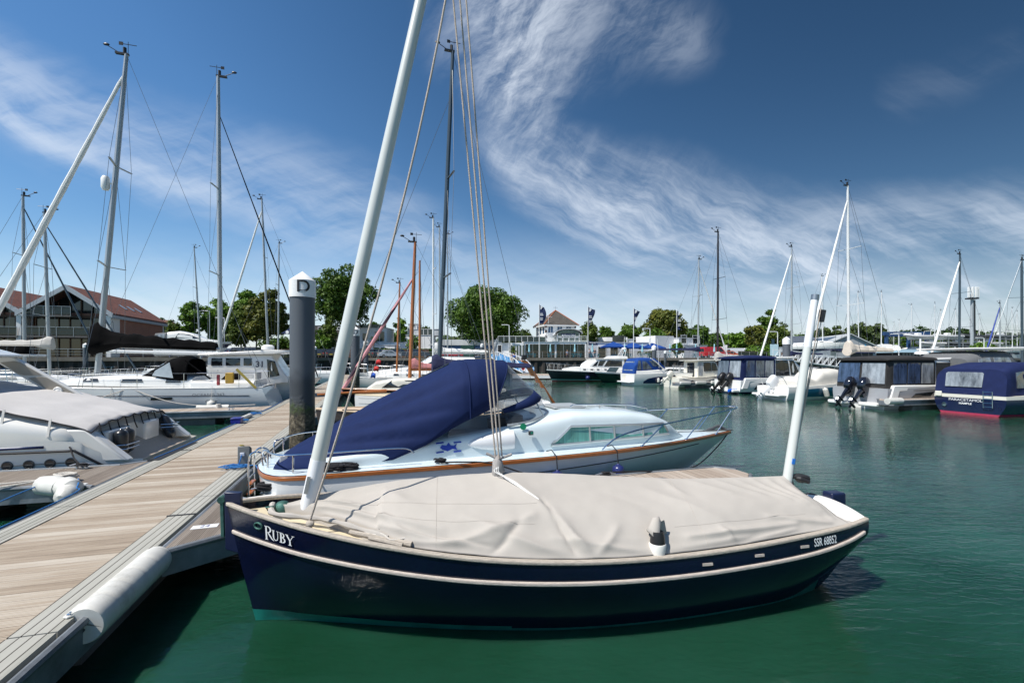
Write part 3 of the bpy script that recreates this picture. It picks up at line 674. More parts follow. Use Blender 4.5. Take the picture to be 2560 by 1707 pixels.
# cover: draped from the boom to the gunwale
COVER = M('beige_canvas', (.425, .395, .358), .85, .045, 1.1, bump=.12, bscale=420, spec=.15, dirt=.06)
RIDGE = [(.3, .98), (.57, 1.115), (.9, 1.115), (1.8, 1.13), (2.6, 1.19), (3.1, 1.235), (3.7, 1.27), (4.1, 1.262), (4.7, 1.232), (5.2, 1.165), (5.5, 1.11), (5.75, 1.05)]
EDGE_IN = [(.3, .03), (1, .06), (3.6, .05), (4.2, .07), (4.7, .15), (5.1, .28), (5.35, .34), (5.6, .34), (5.8, .3)]
FOLDS = [  # (x0, t0, x1, t1, width, height): t runs 0 at the ridge to 1 at the gunwale
    (3.72, .0, 3.42, .50, .20, .05), (3.42, .48, 3.05, .97, .06, .055), (3.40, .42, 3.18, .95, .035, -.05), (4.1, .66, 3.3, .97, .07, .05), (4.3, .93, 3.5, .62, .05, .045), (3.9, .98, 3.62, .66, .04, -.045), (4.5, .82, 3.9, .90, .045, -.04), (3.0, .98, 2.75, .72, .045, .035), (3.35, .80, 2.5, .98, .05, .035),
    (5.4, .60, 4.3, .78, .05, .04), (5.35, .73, 4.0, .92, .05, .032), (5.3, .50, 4.7, .70, .04, -.02), (4.7, .97, 3.9, .86, .05, .03), (5.5, .3, 5.0, .55, .05, .03), (4.9, .62, 4.5, .95, .05, .03),
    (2.1, .84, .9, .86, .05, .055), (2.3, .97, 1.5, .93, .05, .035), (1.15, .72, .5, .92, .045, .05), (1.5, .98, .95, .94, .035, .04), (1.75, .78, 1.65, .98, .03, .03),
    (.66, .03, .42, .85, .035, .028), (.82, .03, .5, .72, .035, .032), (1.0, .03, .6, .6, .035, .03), (1.2, .03, .75, .5, .035, .025), (1.45, .03, 1.0, .38, .04, .022), (1.75, .03, 1.35, .30, .05, .02), (2.05, .0, 1.9, .3, .06, .02),
    (2.3, .2, 1.6, .8, .12, .03), (4.9, .1, 4.6, .5, .15, .03), (2.9, .15, 2.3, .6, .2, -.02)]
def fold(x, t):
    h = 0
    for x0, t0, x1, t1, wd, am in FOLDS:
        dx, dt = x1 - x0, t1 - t0; k = ((x - x0) * dx + (t - t0) * dt) / (dx * dx + dt * dt); k2 = min(1, max(0, k))
        d = math.hypot(x - x0 - k2 * dx, (t - t0 - k2 * dt) * 1.0)
        e = sin(pi * min(1, max(0, .08 + .84 * k2))) ** .6
        h += .8 * am * e * math.exp(-(d / wd) ** 1.35 * 1.5)
    return h
def cover_pt(x, t, side):
    u = x / 6.25; zr = table(RIDGE, x); inn = table(EDGE_IN, x)
    lo = 0.0
    q = RH.st(min(1, max(0, RH_u(x)))); b, zg = q[1] - inn, q[2] + .02 - (.10 if inn > .2 else .04 * sstep(4, 4.9, x))
    knee = .80; kk_ = sstep(.5, 1.8, x); yk, zk = b * lerp(.80, .86, kk_), lerp(zg, zr, lerp(.2, .24, kk_)) + .012 * kk_
    if t < knee:
        k = t / knee; y = yk * k; z = lerp(zr, zk, k ** 1.1) + .03 * sin(pi * k) * sstep(.6, 1.6, x) - .02 * sin(2 * pi * k)
    else:
        k = (t - knee) / (1 - knee); y = lerp(yk, b, k ** .8); z = lerp(zk, zg, k)
    if side > 0:
        f = fold(x, t) * min(1, t * 12 + .15) * min(1, (1.02 - t) * 10)
    else: f = 0
    f += .006 * MN.noise((x * 2.1, t * 3 + side * 7, 1)) * min(1, t * 5) + .004 * MN.noise((x * 7, t * 9, 3))
    return (x, side * (y + f * .55), z + f * .8)
def RH_u(x):
    lo, hi = 0., 1.
    for _ in range(18):
        m_ = (lo + hi) / 2
        if RH.st(m_)[0] < x: lo = m_
        else: hi = m_
    return lo
rows = []
for i in range(231):
    s_ = i / 230; row = []
    for side in (-1, 1):
        ts = [j / 64 for j in range(65)]
        if side < 0: ts = ts[::-1][:-1]
        for t in ts:
            x0 = .57 - .30 * t if side > 0 else .57 - .1 * t; x1 = 5.78 - .1 * abs(t - .3)
            row.append(cover_pt(lerp(x0, x1, s_), t, side))
    rows.append(row)
cv = G().grid(rows).obj('cover', COVER, ruby, smooth=80, solid=.006)
SEAM = M('seam_thread', (.37, .335, .30), .9)   # stitched seams
for t_, xa, xb in ((.50, 3.45, 5.3), (.70, 3.5, 5.0), (.74, .7, 2.2)): G().tube([tuple(Vector(cover_pt(x, t_, 1)) + Vector((0, .002, .003))) for x in np.linspace(xa, xb, 50)], .0018, 4).obj('cover_seam', SEAM, cv)
for x in (1.95, 4.35): G().tube([tuple(Vector(cover_pt(x, t_, 1)) + Vector((0, .002, .003))) for t_ in np.linspace(.02, .97, 50)], .0018, 4).obj('cover_seam', SEAM, cv)
g = G(); zf = []                          # loose flap behind the mizzen, down to the after deck
rows = [[cover_pt(.57 - .30 * t, t, 1) for t in np.linspace(.0, 1, 14)], [(.48 - .36 * t + .02 * sin(9 * t), .30 * t + .2 * t * t, lerp(1.08, .745, t ** .5) - .06 * sin(pi * t)) for t in np.linspace(0, 1, 14)]]
g.grid(rows); g.obj('cover_flap', COVER, ruby, smooth=60, solid=.005)
g = G()                                   # rolled hem round the foot of the main mast
g.tube(smooth_line([(4.75, .58, .905), (5.05, .42, .95), (5.3, .30, .985), (5.5, .25, 1.0), (5.78, .2, 1.03), (5.86, .0, 1.05)], 30), [.018 + .012 * sin(i * .7) ** 2 for i in range(30)], 8)
g.obj('cover_hem', COVER, ruby)
# hooded winch on the side deck
wx, wy, wz = 2.44, .77, .70
g = G(); g.lathe([(.0, .0), (.062, .0), (.075, .09), (.07, .10), (0, .10)], (wx, wy, wz), 18); g.obj('winch_base', WH, ruby)
G().lathe([(.0, .10), (.066, .10), (.06, .16), (.05, .2), (0, .2)], (wx, wy, wz), 18).obj('hood_shade', BLACK, ruby)  # black core stands in for the shade in the hood's opening
g = G(); rows = []
for i in range(9):
    a = lerp(-2.2, 1.1, i / 8); rows.append([(wx + cos(a) * r_ * k1 - .05 * k1, wy + .02 + sin(a) * r_ * .7 - .05, wz + z_ + .03 * cos(a * 2)) for r_, z_, k1 in ((.02, .285, 1.0), (.075, .275, 1.05), (.105, .20, 1.1), (.12, .12 + .05 * cos(a), 1.2))])
g.grid(rows); g.obj('winch_hood', COVER, ruby, smooth=80, solid=.006)
# spars
SPAR = M('white_spar', (.60, .62, .59), .3, .03, 2, coat=.3)
SPAR_W = M('bright_white_spar', (.74, .75, .78), .35, .03, 2)
MB_, MT_ = Vector((5.56, .02, .95)), None
rake = Vector((-1.03, .0, 4.81)).normalized()
MT_ = MB_ + rake * 6.75
mm_ = G().tube([MB_ + rake * .52, MB_ + rake * 3.0, MB_ + rake * 5.2, MT_], [.067, .061, .053, .045], 24).obj('main_mast', SPAR, ruby)
G().tube([MB_, MB_ + rake * .525], [.0705, .0695], 24).obj('mast_sleeve', SPAR_W, mm_)
G().bar(MB_ + rake * .22 + Vector((.03, .08, 0)), MB_ + rake * .38 + Vector((.03, .078, 0)), .03, .008, up=(0, 1, 0)).obj('mast_fitting', GALV, mm_)
ZB_ = Vector((.57, 0, .9)); rz2 = Vector((-.33, .0, 1.94)).normalized(); ZT_ = ZB_ + rz2 * 2.2
mz = G().tube([ZB_, ZB_ + rz2 * 1.2, ZB_ + rz2 * 1.66], [.050, .045, .040], 20).obj('mizzen_mast', SPAR, ruby)
g = G().tube([ZB_ + rz2 * 1.655, ZT_], [.0412, .037], 20); g.obj('mast_sleeve', SPAR_W, mz)
g = G().tube([ZT_ - rz2 * .01, ZT_ + rz2 * .05], [.0395, .0395], 16); g.obj('mast_cap', M('alloy_cap', (.3, .33, .35), .4, metal=.8), mz); G().tube([ZT_ + Vector((-.1, .0, -.12)), ZT_ + Vector((-.08, 0, -.25))], [.035, .03], 8).obj('masthead_block', BLACK, mz)
g = G().tube([ZT_ + Vector((-.06, .02, -.1)), ZB_ + rz2 * .6 + Vector((-.050, .01, 0)), ZB_ + rz2 * .2 + Vector((-.053, .01, 0))], .006, 6); g.tube([ZT_ + Vector((-.09, .0, -.2)), ZB_ + rz2 * .2 + Vector((-.06, -.02, 0))], .005, 6); g.obj('halyard', ROPE_T, mz)
G().bar(ZB_ + rz2 * .36 + Vector((.0, .050, 0)), ZB_ + rz2 * .42 + Vector((0, .050, 0)), .035, .006, up=(0, 1, 0)).obj('blue_sticker', M('sticker_blue', (.02, .18, .6), .4), mz)
g = G(); g.tube(smooth_line([(.50, .0, 1.1), (.42, .03, 1.12), (.34, .05, 1.1), (.3, .0, 1.06), (.36, -.04, 1.05), (.44, .04, 1.1), (.33, .06, 1.06)], 24), .026, 8); g.obj('sheet_bundle', M('black_tape', (.02, .02, .022), .6), ruby)
# standing rigging: port shroud and the lines that meet on the boom
BLK = Vector((5.42, .40, .99))
SH_T = MB_ + rake * 6.55
q0_, q1_ = BLK + Vector((0, 0, .03)), SH_T + Vector((-.14, .05, 0)); g = G().tube([q0_ + (q1_ - q0_) * k - Vector((.62 * k * (1 - k), 0, 0)) for k in np.linspace(0, 1, 14)], .010, 8); g.obj('shroud', ROPE_T, ruby)
g = G(); g.lathe([(0, -.03), (.022, -.03), (.035, -.01), (.035, .01), (.022, .03), (0, .03)], BLK, 14, ax='x'); g.obj('deadeye', WORN, ruby)
TB = Vector((3.75, .03, 1.43))
for i, (dx, dy, tp) in enumerate(((.03, .0, 5.95), (.0, .04, 6.18), (-.04, -.04, 6.45))):
    G().tube([TB + Vector((dx, dy, 0)), MB_ + rake * tp + Vector((-.04, dy, 0))], .0085, 7).obj('topping_lift', ROPE_T, ruby)
g = G(); g.tube([(3.77, .02, 1.23), (3.75, .03, 1.30), (3.76, .03, 1.39), (3.75, .02, 1.45)], [.05, .065, .05, .02], 10); g.tube([(3.62, .05, 1.46), (3.75, .03, 1.41), (3.87, .02, 1.47)], .014)
g.obj('canvas_tie', M('grey_canvas', (.33, .31, .30), .9, .2, 20, bump=.4), ruby)
g = G()
for k in range(3): g.tube(smooth_line([(3.74, .07, 1.39 - .02 * k), (3.76 + .02 * k, .10, 1.31), (3.70 - .015 * k, .14 + .02 * k, 1.265 - .008 * k), (3.62 - .05 * k, .22 + .05 * k, 1.235 - .03 * k), (3.55 - .06 * k, .30 + .06 * k, 1.19 - .035 * k), (3.70, .16, 1.255), (3.73, .12, 1.29)], 30), .003, 5)
g.obj('tie_cord', WHITE_P, ruby)
g = G()                                    # oars and loose line on the narrow side deck
g.tube([(5.08, .47, .93), (4.55, .66, .865)], [.02, .027], 8); g.tube([(4.9, .6, .92), (4.62, .7, .88)], [.018, .02], 8)
g.obj('oar_grip', WORN, ruby)
g = G(); g.tube(smooth_line([(5.0, .43, .94), (4.9, .53, .92), (4.8, .56, .93), (4.72, .62, .9), (4.6, .6, .9)], 20), .008); g.obj('deck_line', ROPE_W, ruby)

# ---------------------------------------------------------------- white cabin cruiser with the navy canopy
BLUEW = M('pale_blue_gelcoat', (.66, .745, .77), .16, .02, 2, coat=.5, dirt=.04)
HULLW = M('white_topsides', (.70, .71, .70), .15, .05, 1.5, coat=.6)
VARN = M('varnished_rail', (.34, .105, .022), .3, .3, 8, coat=.5, stretch=(1, 8, 8))
cr_ = thing('cabin_cruiser', 'white cabin cruiser with a navy canopy over its cockpit and a varnished rubbing rail', 'motor boat', UV(-1.75, 8.17), AX)
CH = Hull([(0, .30, .735, .12, .22), (.10, .66, .735, .2, .55), (.28, 1.0, .737, .35, .9), (.60, 1.2, .74, .65, 1.1), (1.6, 1.26, .755, 1.6, 1.17), (2.8, 1.28, .77, 2.8, 1.17), (4.2, 1.25, .785, 4.2, 1.08), (5.6, 1.13, .80, 5.4, .82), (6.8, .88, .81, 6.4, .5), (7.8, .56, .815, 7.15, .25), (8.6, .25, .82, 7.65, .08), (9.15, .025, .82, 7.9, .02)], bulge=.05, ts=[0, .06, .12, .2, .3, .42, .55, .68, .8, .9, 1])
CH.build('hull', [HULLW, M('green_black_bottom', (.012, .03, .028), .5)], cr_, n=60, mf=lambda t, u: 1 if t > .93 else 0)
CH.rail('rubbing_rail', VARN, cr_, w=.05, h=.055, off=.03, n=64, lift=-.005)
CH.deck('deck', BLUEW, cr_, drop=-.03, inset=.02, camber=.03)
g = G()                                    # black pinstripe along the starboard bow
pts = [CH.find(x, z, -1, .008) for x, z in [(lerp(2.2, 8.0, i / 30), lerp(.50, .70, i / 30)) for i in range(31)]]
g.tube(pts, .008, 5); g.obj('pinstripe', BLACK, cr_)
cab = Shell([(.9, 1.0, .74, .93), (2.0, .96, .75, 1.06), (3.1, .93, .76, 1.21), (4.1, .90, .77, 1.33), (4.75, .88, .78, 1.43), (5.1, .86, .78, 1.48), (6.2, .80, .79, 1.45), (6.8, .74, .79, 1.36), (7.15, .66, .79, 1.22), (7.45, .52, .80, 1.0), (7.7, .36, .81, .86)], e=.27, n=36)
cb = cab.build('cabin', BLUEW, cr_, sub=4, fn=lambda x, y, z: (x, y, min(z, 1.02 + .1 * (x > 4)) if (.95 < x < 4.15 and abs(y) < cab.at(x)[1] * .86) else z))
FRAME = M('window_frame_alloy', (.55, .58, .58), .35, .05, metal=.7)
CURT = M('sea_green_curtain', (.12, .34, .30), .35, .35, 3, stretch=(9, 1, .4), coat=.35)
def win(parent, sh, poly, side, mats, name='window', off=.014, fr=.0, bars=()):
    g = sh.panel(poly, side, off, .03, dens=4)
    o = g.obj(name, mats[0], parent, smooth=0)
    if fr:
        cx = sum(p[0] for p in poly) / len(poly); cz = sum(p[1] for p in poly) / len(poly)
        pts = []
        for (a, b), (c, d) in zip(poly, poly[1:] + poly[:1]):
            for k in range(4): pts.append((lerp(a, c, k / 4), lerp(b, d, k / 4)))
        q = G(); q.tube([(x, side * (sh.side(x, z) + off), z) for x, z in pts], fr, 6, closed=True)
        for (a, b), (c, d) in bars: q.tube([(x, side * (sh.side(x, z) + off + .004), z) for x, z in [(lerp(a, c, k / 4), lerp(b, d, k / 4)) for k in range(5)]], fr * .85, 6)
        q.obj('window_frame', mats[1], o)
    return o
wp = [(4.62, .925), (5.0, 1.235), (6.98, 1.19), (7.12, .985)]
for s in (-1, 1): win(cr_, cab, wp, s, (CURT, FRAME), fr=.022, bars=(((5.38, .93), (5.36, 1.23)), ((5.88, .94), (5.86, 1.22)), ((6.5, .96), (6.48, 1.21))))
g = G()                                    # low air scoop on the cabin side
rows = []
for i in range(15):
    k = i / 14; x = lerp(3.12, 3.95, k); r_ = max(.012, .5 * sin(min(1, k * 1.15) * pi / 2) ** .7)
    zc = lerp(1.03, 1.06, k); h = .155 * r_ * 2
    rows.append([(x, -(cab.side(x, zc + h * cos(a)) - .02 + .20 * r_ * max(0, sin(a)) ** .8), zc + h * cos(a)) for a in np.linspace(.0, pi, 13)])
g.grid(rows); g.add(rows[-1], [tuple(range(13))]); g.obj('air_scoop', M('white_scoop', (.74, .75, .76), .25, .02, coat=.4), cr_, smooth=50)
g = G(); g.box(4.2, 4.28, -.97, -.915, 1.13, 1.2); nl = g.obj('navigation_light', BLACK, cr_, bev=.012)
G().ball((4.25, -.972, 1.165), (.028, .015, .025)).obj('green_lens', M('green_lens', (.0, .12, .08), .15, coat=.5), nl)
# hand rails and hatch on the roof
g = G(); rl = [(5.15, 1.53), (5.2, 1.565), (5.8, 1.56), (6.4, 1.53), (6.75, 1.46), (6.78, 1.41)]
g.tube([(x, -.5, z) for x, z in rl], .011, 8)
for x, z in ((5.75, 1.56), (6.3, 1.54)): g.tube([(x, -.5, z - .08), (x, -.5, z)], .009, 6)
g.obj('roof_rail', STEEL, cr_)
g = G(); g.box(4.95, 5.6, -.25, .45, 1.475, 1.50); g.box(5.0, 5.55, -.2, .4, 1.50, 1.515); g.obj('roof_hatch', M('hatch_grey', (.35, .37, .38), .4), cr_, bev=.008)
# pulpit
def prail(s): return [(5.5, s * 1.06, .82), (5.62, s * 1.055, .92), (5.85, s * 1.05, 1.05), (6.3, s * 1.02, 1.15), (7.1, s * .86, 1.22), (8.1, s * .58, 1.29), (8.9, s * .30, 1.335), (9.22, s * .15, 1.355), (9.32, 0, 1.36)]
pts = smooth_line(prail(-1), 40) + smooth_line(prail(1), 40)[::-1][1:]
pu = G().tube(pts, .0135, 8).obj('pulpit', STEEL, cr_)
g = G()
for s in (-1, 1):
    for a, b in (((6.35, s * .96, .83), (6.85, s * .905, 1.2)), ((7.55, s * .63, .84), (8.0, s * .60, 1.28)), ((8.55, s * .28, .84), (8.98, s * .26, 1.34))):
        g.tube([a, b], .0115, 8); g.lathe([(0, 0), (.035, 0), (.03, .012), (0, .012)], a, 10)
g.obj('stanchion', STEEL, pu)
g = G(); g.tube([(8.6, .05, .86), (8.9, .05, .95), (9.1, .05, .86)], .035, 8); g.box(8.5, 9.2, -.05, .05, .85, .875); g.obj('anchor', M('anchor_steel', (.2, .2, .2), .4, metal=.7), cr_)
g = G(); g.tube(smooth_line([(7.5, .05, .86), (8.2, .02, .86), (8.7, -.02, .87), (9.12, -.02, .86)], 20), .01); g.obj('bow_line', ROPE_BK, cr_)
# stern rails and ladder
g = G()
for s in (-1, 1):
    pts = smooth_line([(.16, s * .5, 1.02), (.30, s * .85, 1.03), (.6, s * 1.08, 1.04), (1.5, s * 1.13, 1.06), (2.15, s * 1.13, 1.06), (2.3, s * 1.13, .98)], 26); g.tube(pts, .0125, 8)
    for x, y in ((.2, .6), (.62, 1.08)): g.tube([(x, s * y, .76), (x, s * y, 1.03)], .0125, 8)
    g.tube(smooth_line([(.16, s * .5, 1.02), (.1, s * .45, 1.0), (.08, s * .42, .9), (.1, s * .42, .76)], 12), .0125, 8)
g.obj('stern_rail', STEEL, cr_)
g = G()
for y in (-.25, .1):
    g.tube(smooth_line([(.1, y, .77), (.05, y, .93), (-.08, y, .95), (-.14, y, .8), (-.14, y, .2)], 20), .013, 8)
for z in (.28, .42, .56): g.tube([(-.14, -.25, z), (-.14, .1, z)], .013, 8)
g.obj('boarding_ladder', STEEL, cr_)
g = G()
for z in (.3, .44): g.box(-.17, -.11, -.23, .08, z, z + .02)
g.obj('ladder_tread', VARN, cr_)
G().box(.36, .48, -.62, -.56, .8, .95).obj('stern_lamp', M('lamp_grey', (.4, .4, .42), .4), cr_, bev=.015)
# canopy
CANV = M('navy_canvas', (.0085, .0185, .072), .8, .12, 3, bump=.2, bscale=300, spec=.15)
can = Shell([(.30, .74, .765, .84, 0, .8), (.5, .86, .77, .98, 0, .95), (1.2, .93, .79, 1.36, 0, 1.1), (2.0, .97, .86, 1.79, 0, 1.1), (2.5, .99, 1.06, 2.06, 0, 1.0), (2.9, 1.0, 1.30, 2.25, 0, .85), (3.1, 1.0, 1.40, 2.36, 0, .68), (3.35, .98, 1.50, 2.40, 0, .58), (3.5, .95, 1.56, 2.40, .16, .55), (3.62, .90, 1.62, 2.37, .42, .55)], e=.62, n=44)
def canfold(x, y, z):
    if x > 3.3: return (x, y, z)
    zb_ = can.at(x)[2]
    a = math.atan2(z - .7, abs(y) + .05)
    k = sin(pi * min(1, max(0, (x - .3) / 3.0)))
    f = .042 * sin(a * 22 + 1.3 * sin(x * .9)) * (.75 + .25 * sin(a * 5 + x)) + .016 * sin(a * 45 + x * 1.2) + .03 * MN.noise((x * .5, a * 7, 2)); f *= min(1, max(0, (z - zb_) * 4))
    return (x, y * (1 + f * k * .8), z + f * k * .8)
cn = can.build('canopy', CANV, cr_, caps=False, sub=9, fn=canfold, sm=80, solid=.008)
g = G()                                    # bound seams of the hoop
for x in (3.2, 3.62):
    r_ = can.ring(can.at(x)); g.tube([(a, b * 1.004, c + .004) for a, b, c in r_], .013, 6)
g.obj('canopy_seam', CANV, cn)
# clear window let into the canopy's crown, front screens, spray-hood strip
g = G(); rr = []
for x in np.linspace(2.45, 3.0, 6):
    r_ = can.at(x); rr.append([(x, y, max(0, 1 - (abs(y) / r_[1]) ** (2 / .9)) ** .45 * (r_[3] - r_[2]) + r_[2] + .02) for y in np.linspace(-.05, .25, 5)])
g.grid(rr); g.obj('roof_window', GLASS, cn, solid=.006)
fs = G(); fr_top = [can.ring(can.r[-1])[k] for k in range(45)]
ws_top = []; ws_bot = []
for k in range(45):
    a = pi * k / 44; c, s_ = cos(a), sin(a)
    y = -0.86 * c; xb = 3.85 + .98 * max(0, s_) ** .6; xt = 3.78 + .88 * max(0, s_) ** .6
    zb = lerp(1.30, 1.44, s_ ** .8); zt = lerp(1.55, 1.74, s_ ** .8)
    ws_top.append((xt, y * .93, zt)); ws_bot.append((xb, y, zb))
top = [(x, -y, z) for x, y, z in fr_top]
strip0 = [tuple(lerp(a, b, .82) for a, b in zip(p, q)) for p, q in zip(top, ws_top)]
G().grid([top, [tuple(lerp(a, b, .5) for a, b in zip(p, q)) for p, q in zip(top, ws_top)], strip0]).obj('front_screen', glass_mat('screen_vinyl', (.85, .88, .9), .55, .06, (.22, .25, .29)), cr_, smooth=60)  # pale body colour stands in for reflections on the clear vinyl
G().grid([strip0, [(x + .03, y * 1.03, z - .015) for x, y, z in ws_top], [(x + .02, y * 1.02, z - .05) for x, y, z in ws_top]]).obj('screen_hem', CANV, cr_, smooth=60, solid=.01)
G().grid([ws_top, ws_bot]).obj('windscreen', CLEAR, cr_, smooth=60)
g = G(); g.tube(ws_bot, .018, 8); g.tube(ws_top, .013, 8)
for k in (9, 35): g.tube([ws_bot[k], ws_top[k]], .014, 6)
g.obj('windscreen_frame', FRAME, cr_)
g = G()                                    # side curtains: clear vinyl under the canopy's lower edge
for s in (-1, 1):
    up = []; dn = []
    for x in np.linspace(2.85, 3.62, 8):
        r_ = can.at(x); up.append((x, s * r_[1], r_[2])); dn.append((x, s * (cab.at(x)[1] * .99), cab.at(x)[3] * .97))
    G().grid([up, dn]).obj('side_curtain', CLEAR, cr_)
# helm inside
g = G(); g.box(3.95, 4.15, -.80, -.1, 1.05, 1.45); g.box(3.75, 3.98, -.6, -.25, 1.1, 1.4); g.obj('dash', M('dash_black', (.03, .03, .035), .5), cr_, bev=.02)
G().box(3.9, 4.3, -.8, .8, 1.0, 1.22).obj('dash_wood', M('dash_mahogany', (.12, .035, .015), .3, .3, 6, coat=.4), cr_, bev=.02)
g = G(); rg = [(3.72, -.42 + .17 * cos(a), 1.3 + .17 * sin(a)) for a in np.linspace(0, 2 * pi, 24, endpoint=False)]; g.tube(rg, .013, 6, closed=True)
for k in (0, 8, 16): g.tube([(3.74, -.42, 1.3), rg[k]], .008, 5)
g.obj('steering_wheel', STEEL, cr_)
g = G(); g.box(2.2, 2.6, -.75, -.2, .8, 1.25); g.box(2.2, 2.3, -.75, -.2, 1.2, 1.5); g.obj('helm_seat', M('seat_navy', (.02, .03, .08), .6), cr_, bev=.04)
tag(G().lathe([(0, 0), (.055, 0), (.055, .004), (0, .004)], (4.12, -.90, 1.27), 20, ax='y').obj('sticker', M('sticker_green', (.0, .25, .12), .4), cr_))
# maker's fish emblem: small blue fish with two little banners
INKB = M('emblem_blue', (.015, .05, .36), .4)
def em(x, z, t=0): return (x, -(cab.side(x, z) + .012 + t), z)
g = G(); fish = [(-.14, .0), (-.11, .045), (-.04, .03), (0, .075), (.03, .03), (.08, .02), (.13, .05), (.11, .0), (.14, -.05), (.06, -.025), (-.02, -.06), (-.1, -.03)]
g.prism(fish, lambda a, b, t: em(2.86 + a, 1.0 + b, t), -.02, .002)
for zz in (.06, -.085): g.prism([(-.2, zz), (-.08, zz + .01), (-.08, zz + .03), (-.2, zz + .02)], lambda a, b, t: em(2.86 + a, 1.0 + b, t), -.02, .002); g.prism([(.08, zz), (.2, zz + .005), (.2, zz + .025), (.08, zz + .02)], lambda a, b, t: em(2.86 + a, 1.0 + b, t), -.02, .002)
g.obj('emblem', INKB, cr_, smooth=0)
# mooring gear of the cruiser
def hang(parent, hull, x, zt, side, r=.10, L=.42, mat=NAVYF, lift=.02, rope=True, dz=0):
    q = Vector(hull.find(x, zt, side, r + .02)); f = fender(parent, (q.x, q.y, q.z - .16 + dz), (q.x, q.y, q.z - .16 - L + dz), r, mat)
    if rope: G().tube([(q.x, q.y, q.z - .18 + dz), (q.x, q.y * .97, q.z + .05), (q.x - .02, q.y * .85, q.z + .12), (q.x - .1, q.y * .82, q.z + .1)], .009, 6).obj('fender_lanyard', ROPE_BK, f)
    return f
for x in (4.55, 5.72):
    f = hang(None, CH, x, .78, -1, .105, .46); f.matrix_world = cr_.matrix_world.copy(); 
    f.location = cr_.location; f.rotation_euler = cr_.rotation_euler
    tag(f, 'navy fender with a black lanyard hanging nearest the cruiser bow' if x > 5 else 'navy fender hanging amidships over the white cruiser side, half hidden by the beige cover', 'fender')
rope('heap of coiled black rope on the side deck of the white cruiser', [UV(-.55, 7.16, .82), UV(-.75, 7.08, .78), UV(-.77, 6.86, .66), UV(-.76, 6.87, .60)], .014, ROPE_BK, 16, name='rope_coil', heap=[(UV(-.62, 7.07, .77), .12, 6, .016, 21, .09), (UV(-.42, 7.10, .77), .11, 5, .016, 25, .08)])
rope('black spring line sagging along the white cruiser side to a cleat on the finger', [UV(.95, 6.98, .82), UV(1.2, 6.86, .84), UV(1.7, 6.8, .8), UV(2.3, 6.74, .6), UV(2.9, 6.7, .5), UV(3.3, 6.56, .56), UV(3.5, 6.52, .6)], .012, ROPE_BK, 40, heap=[(UV(.95, 7.0, .8), .06, 3, .013, 8, .06), (UV(3.5, 6.52, .54), .05, 3, .012, 12, .05)])
rope('black bow line hanging from the cruiser bow back to the finger cleat', [UV(7.35, 8.15, .80), UV(6.9, 8.02, .5), UV(6.0, 7.5, .32), UV(5.0, 6.9, .42), UV(4.2, 6.6, .55), UV(3.5, 6.52, .6)], .012, ROPE_BK, 40)
# ---------------------------------------------------------------- pilings
def pile_mat():
    m, nt, b = new_mat('grey_steel_pile'); L = nt.links
    tc = nn(nt, 'ShaderNodeTexCoord'); s = nn(nt, 'ShaderNodeSeparateXYZ'); L.new(tc.outputs['Object'], s.inputs[0])
    no = nn(nt, 'ShaderNodeTexNoise'); no.inputs['Scale'].default_value = 3; no.inputs['Detail'].default_value = 7; L.new(tc.outputs['Object'], no.inputs['Vector'])
    ma = nn(nt, 'ShaderNodeMath', operation='MULTIPLY_ADD'); L.new(no.outputs['Fac'], ma.inputs[0]); ma.inputs[1].default_value = -.55; L.new(s.outputs['Z'], ma.inputs[2])
    def ramp(lo, hi):
        r = nn(nt, 'ShaderNodeMapRange', interpolation_type='SMOOTHSTEP'); L.new(ma.outputs[0], r.inputs['Value'])
        for k, q in zip(('From Min', 'From Max', 'To Min', 'To Max'), (lo, hi, 1, 0)): r.inputs[k].default_value = q
        return r.outputs['Result']
    vo = nn(nt, 'ShaderNodeTexVoronoi'); vo.inputs['Scale'].default_value = 38; L.new(tc.outputs['Object'], vo.inputs['Vector'])
    n3 = nn(nt, 'ShaderNodeTexNoise'); n3.inputs['Scale'].default_value = 11; n3.inputs['Detail'].default_value = 8; n3.inputs['Roughness'].default_value = .75; L.new(tc.outputs['Object'], n3.inputs['Vector'])
    bc = nn(nt, 'ShaderNodeValToRGB'); e = bc.color_ramp.elements; e[0].position, e[0].color = .38, (.012, .011, .008, 1); e[1].position, e[1].color = .66, (.26, .22, .15, 1); k = e.new(.5); k.color = (.07, .055, .03, 1)
    L.new(n3.outputs['Fac'], bc.inputs['Fac'])
    gc = nn(nt, 'ShaderNodeValToRGB'); e = gc.color_ramp.elements; e[0].position, e[0].color = .4, (.03, .028, .024, 1); e[1].position, e[1].color = .62, (.05, .085, .012, 1); L.new(n3.outputs['Fac'], gc.inputs['Fac'])
    def mixc(f, a, bb):
        x = nn(nt, 'ShaderNodeMix', data_type='RGBA'); L.new(f, x.inputs['Factor'])
        for key, v in (('A', a), ('B', bb)):
            if isinstance(v, tuple): x.inputs[key].default_value = v
            else: L.new(v, x.inputs[key])
        return x.outputs['Result']
    c = mixc(ramp(1.55, 1.95), (.082, .094, .110, 1), (.038, .044, .052, 1))
    c = mixc(ramp(1.12, 1.24), c, gc.outputs['Color']); fb = ramp(.90, 1.06); c = mixc(fb, c, bc.outputs['Color'])
    L.new(c, b.inputs['Base Color']); b.inputs['Roughness'].default_value = .55
    hm = nn(nt, 'ShaderNodeMath', operation='MULTIPLY'); L.new(n3.outputs['Fac'], hm.inputs[0]); L.new(ramp(1.12, 1.3), hm.inputs[1])
    bu = nn(nt, 'ShaderNodeBump'); bu.inputs['Strength'].default_value = 1; bu.inputs['Distance'].default_value = .05; L.new(hm.outputs[0], bu.inputs['Height']); L.new(bu.outputs[0], b.inputs['Normal'])
    MATS['pile'] = m; return m
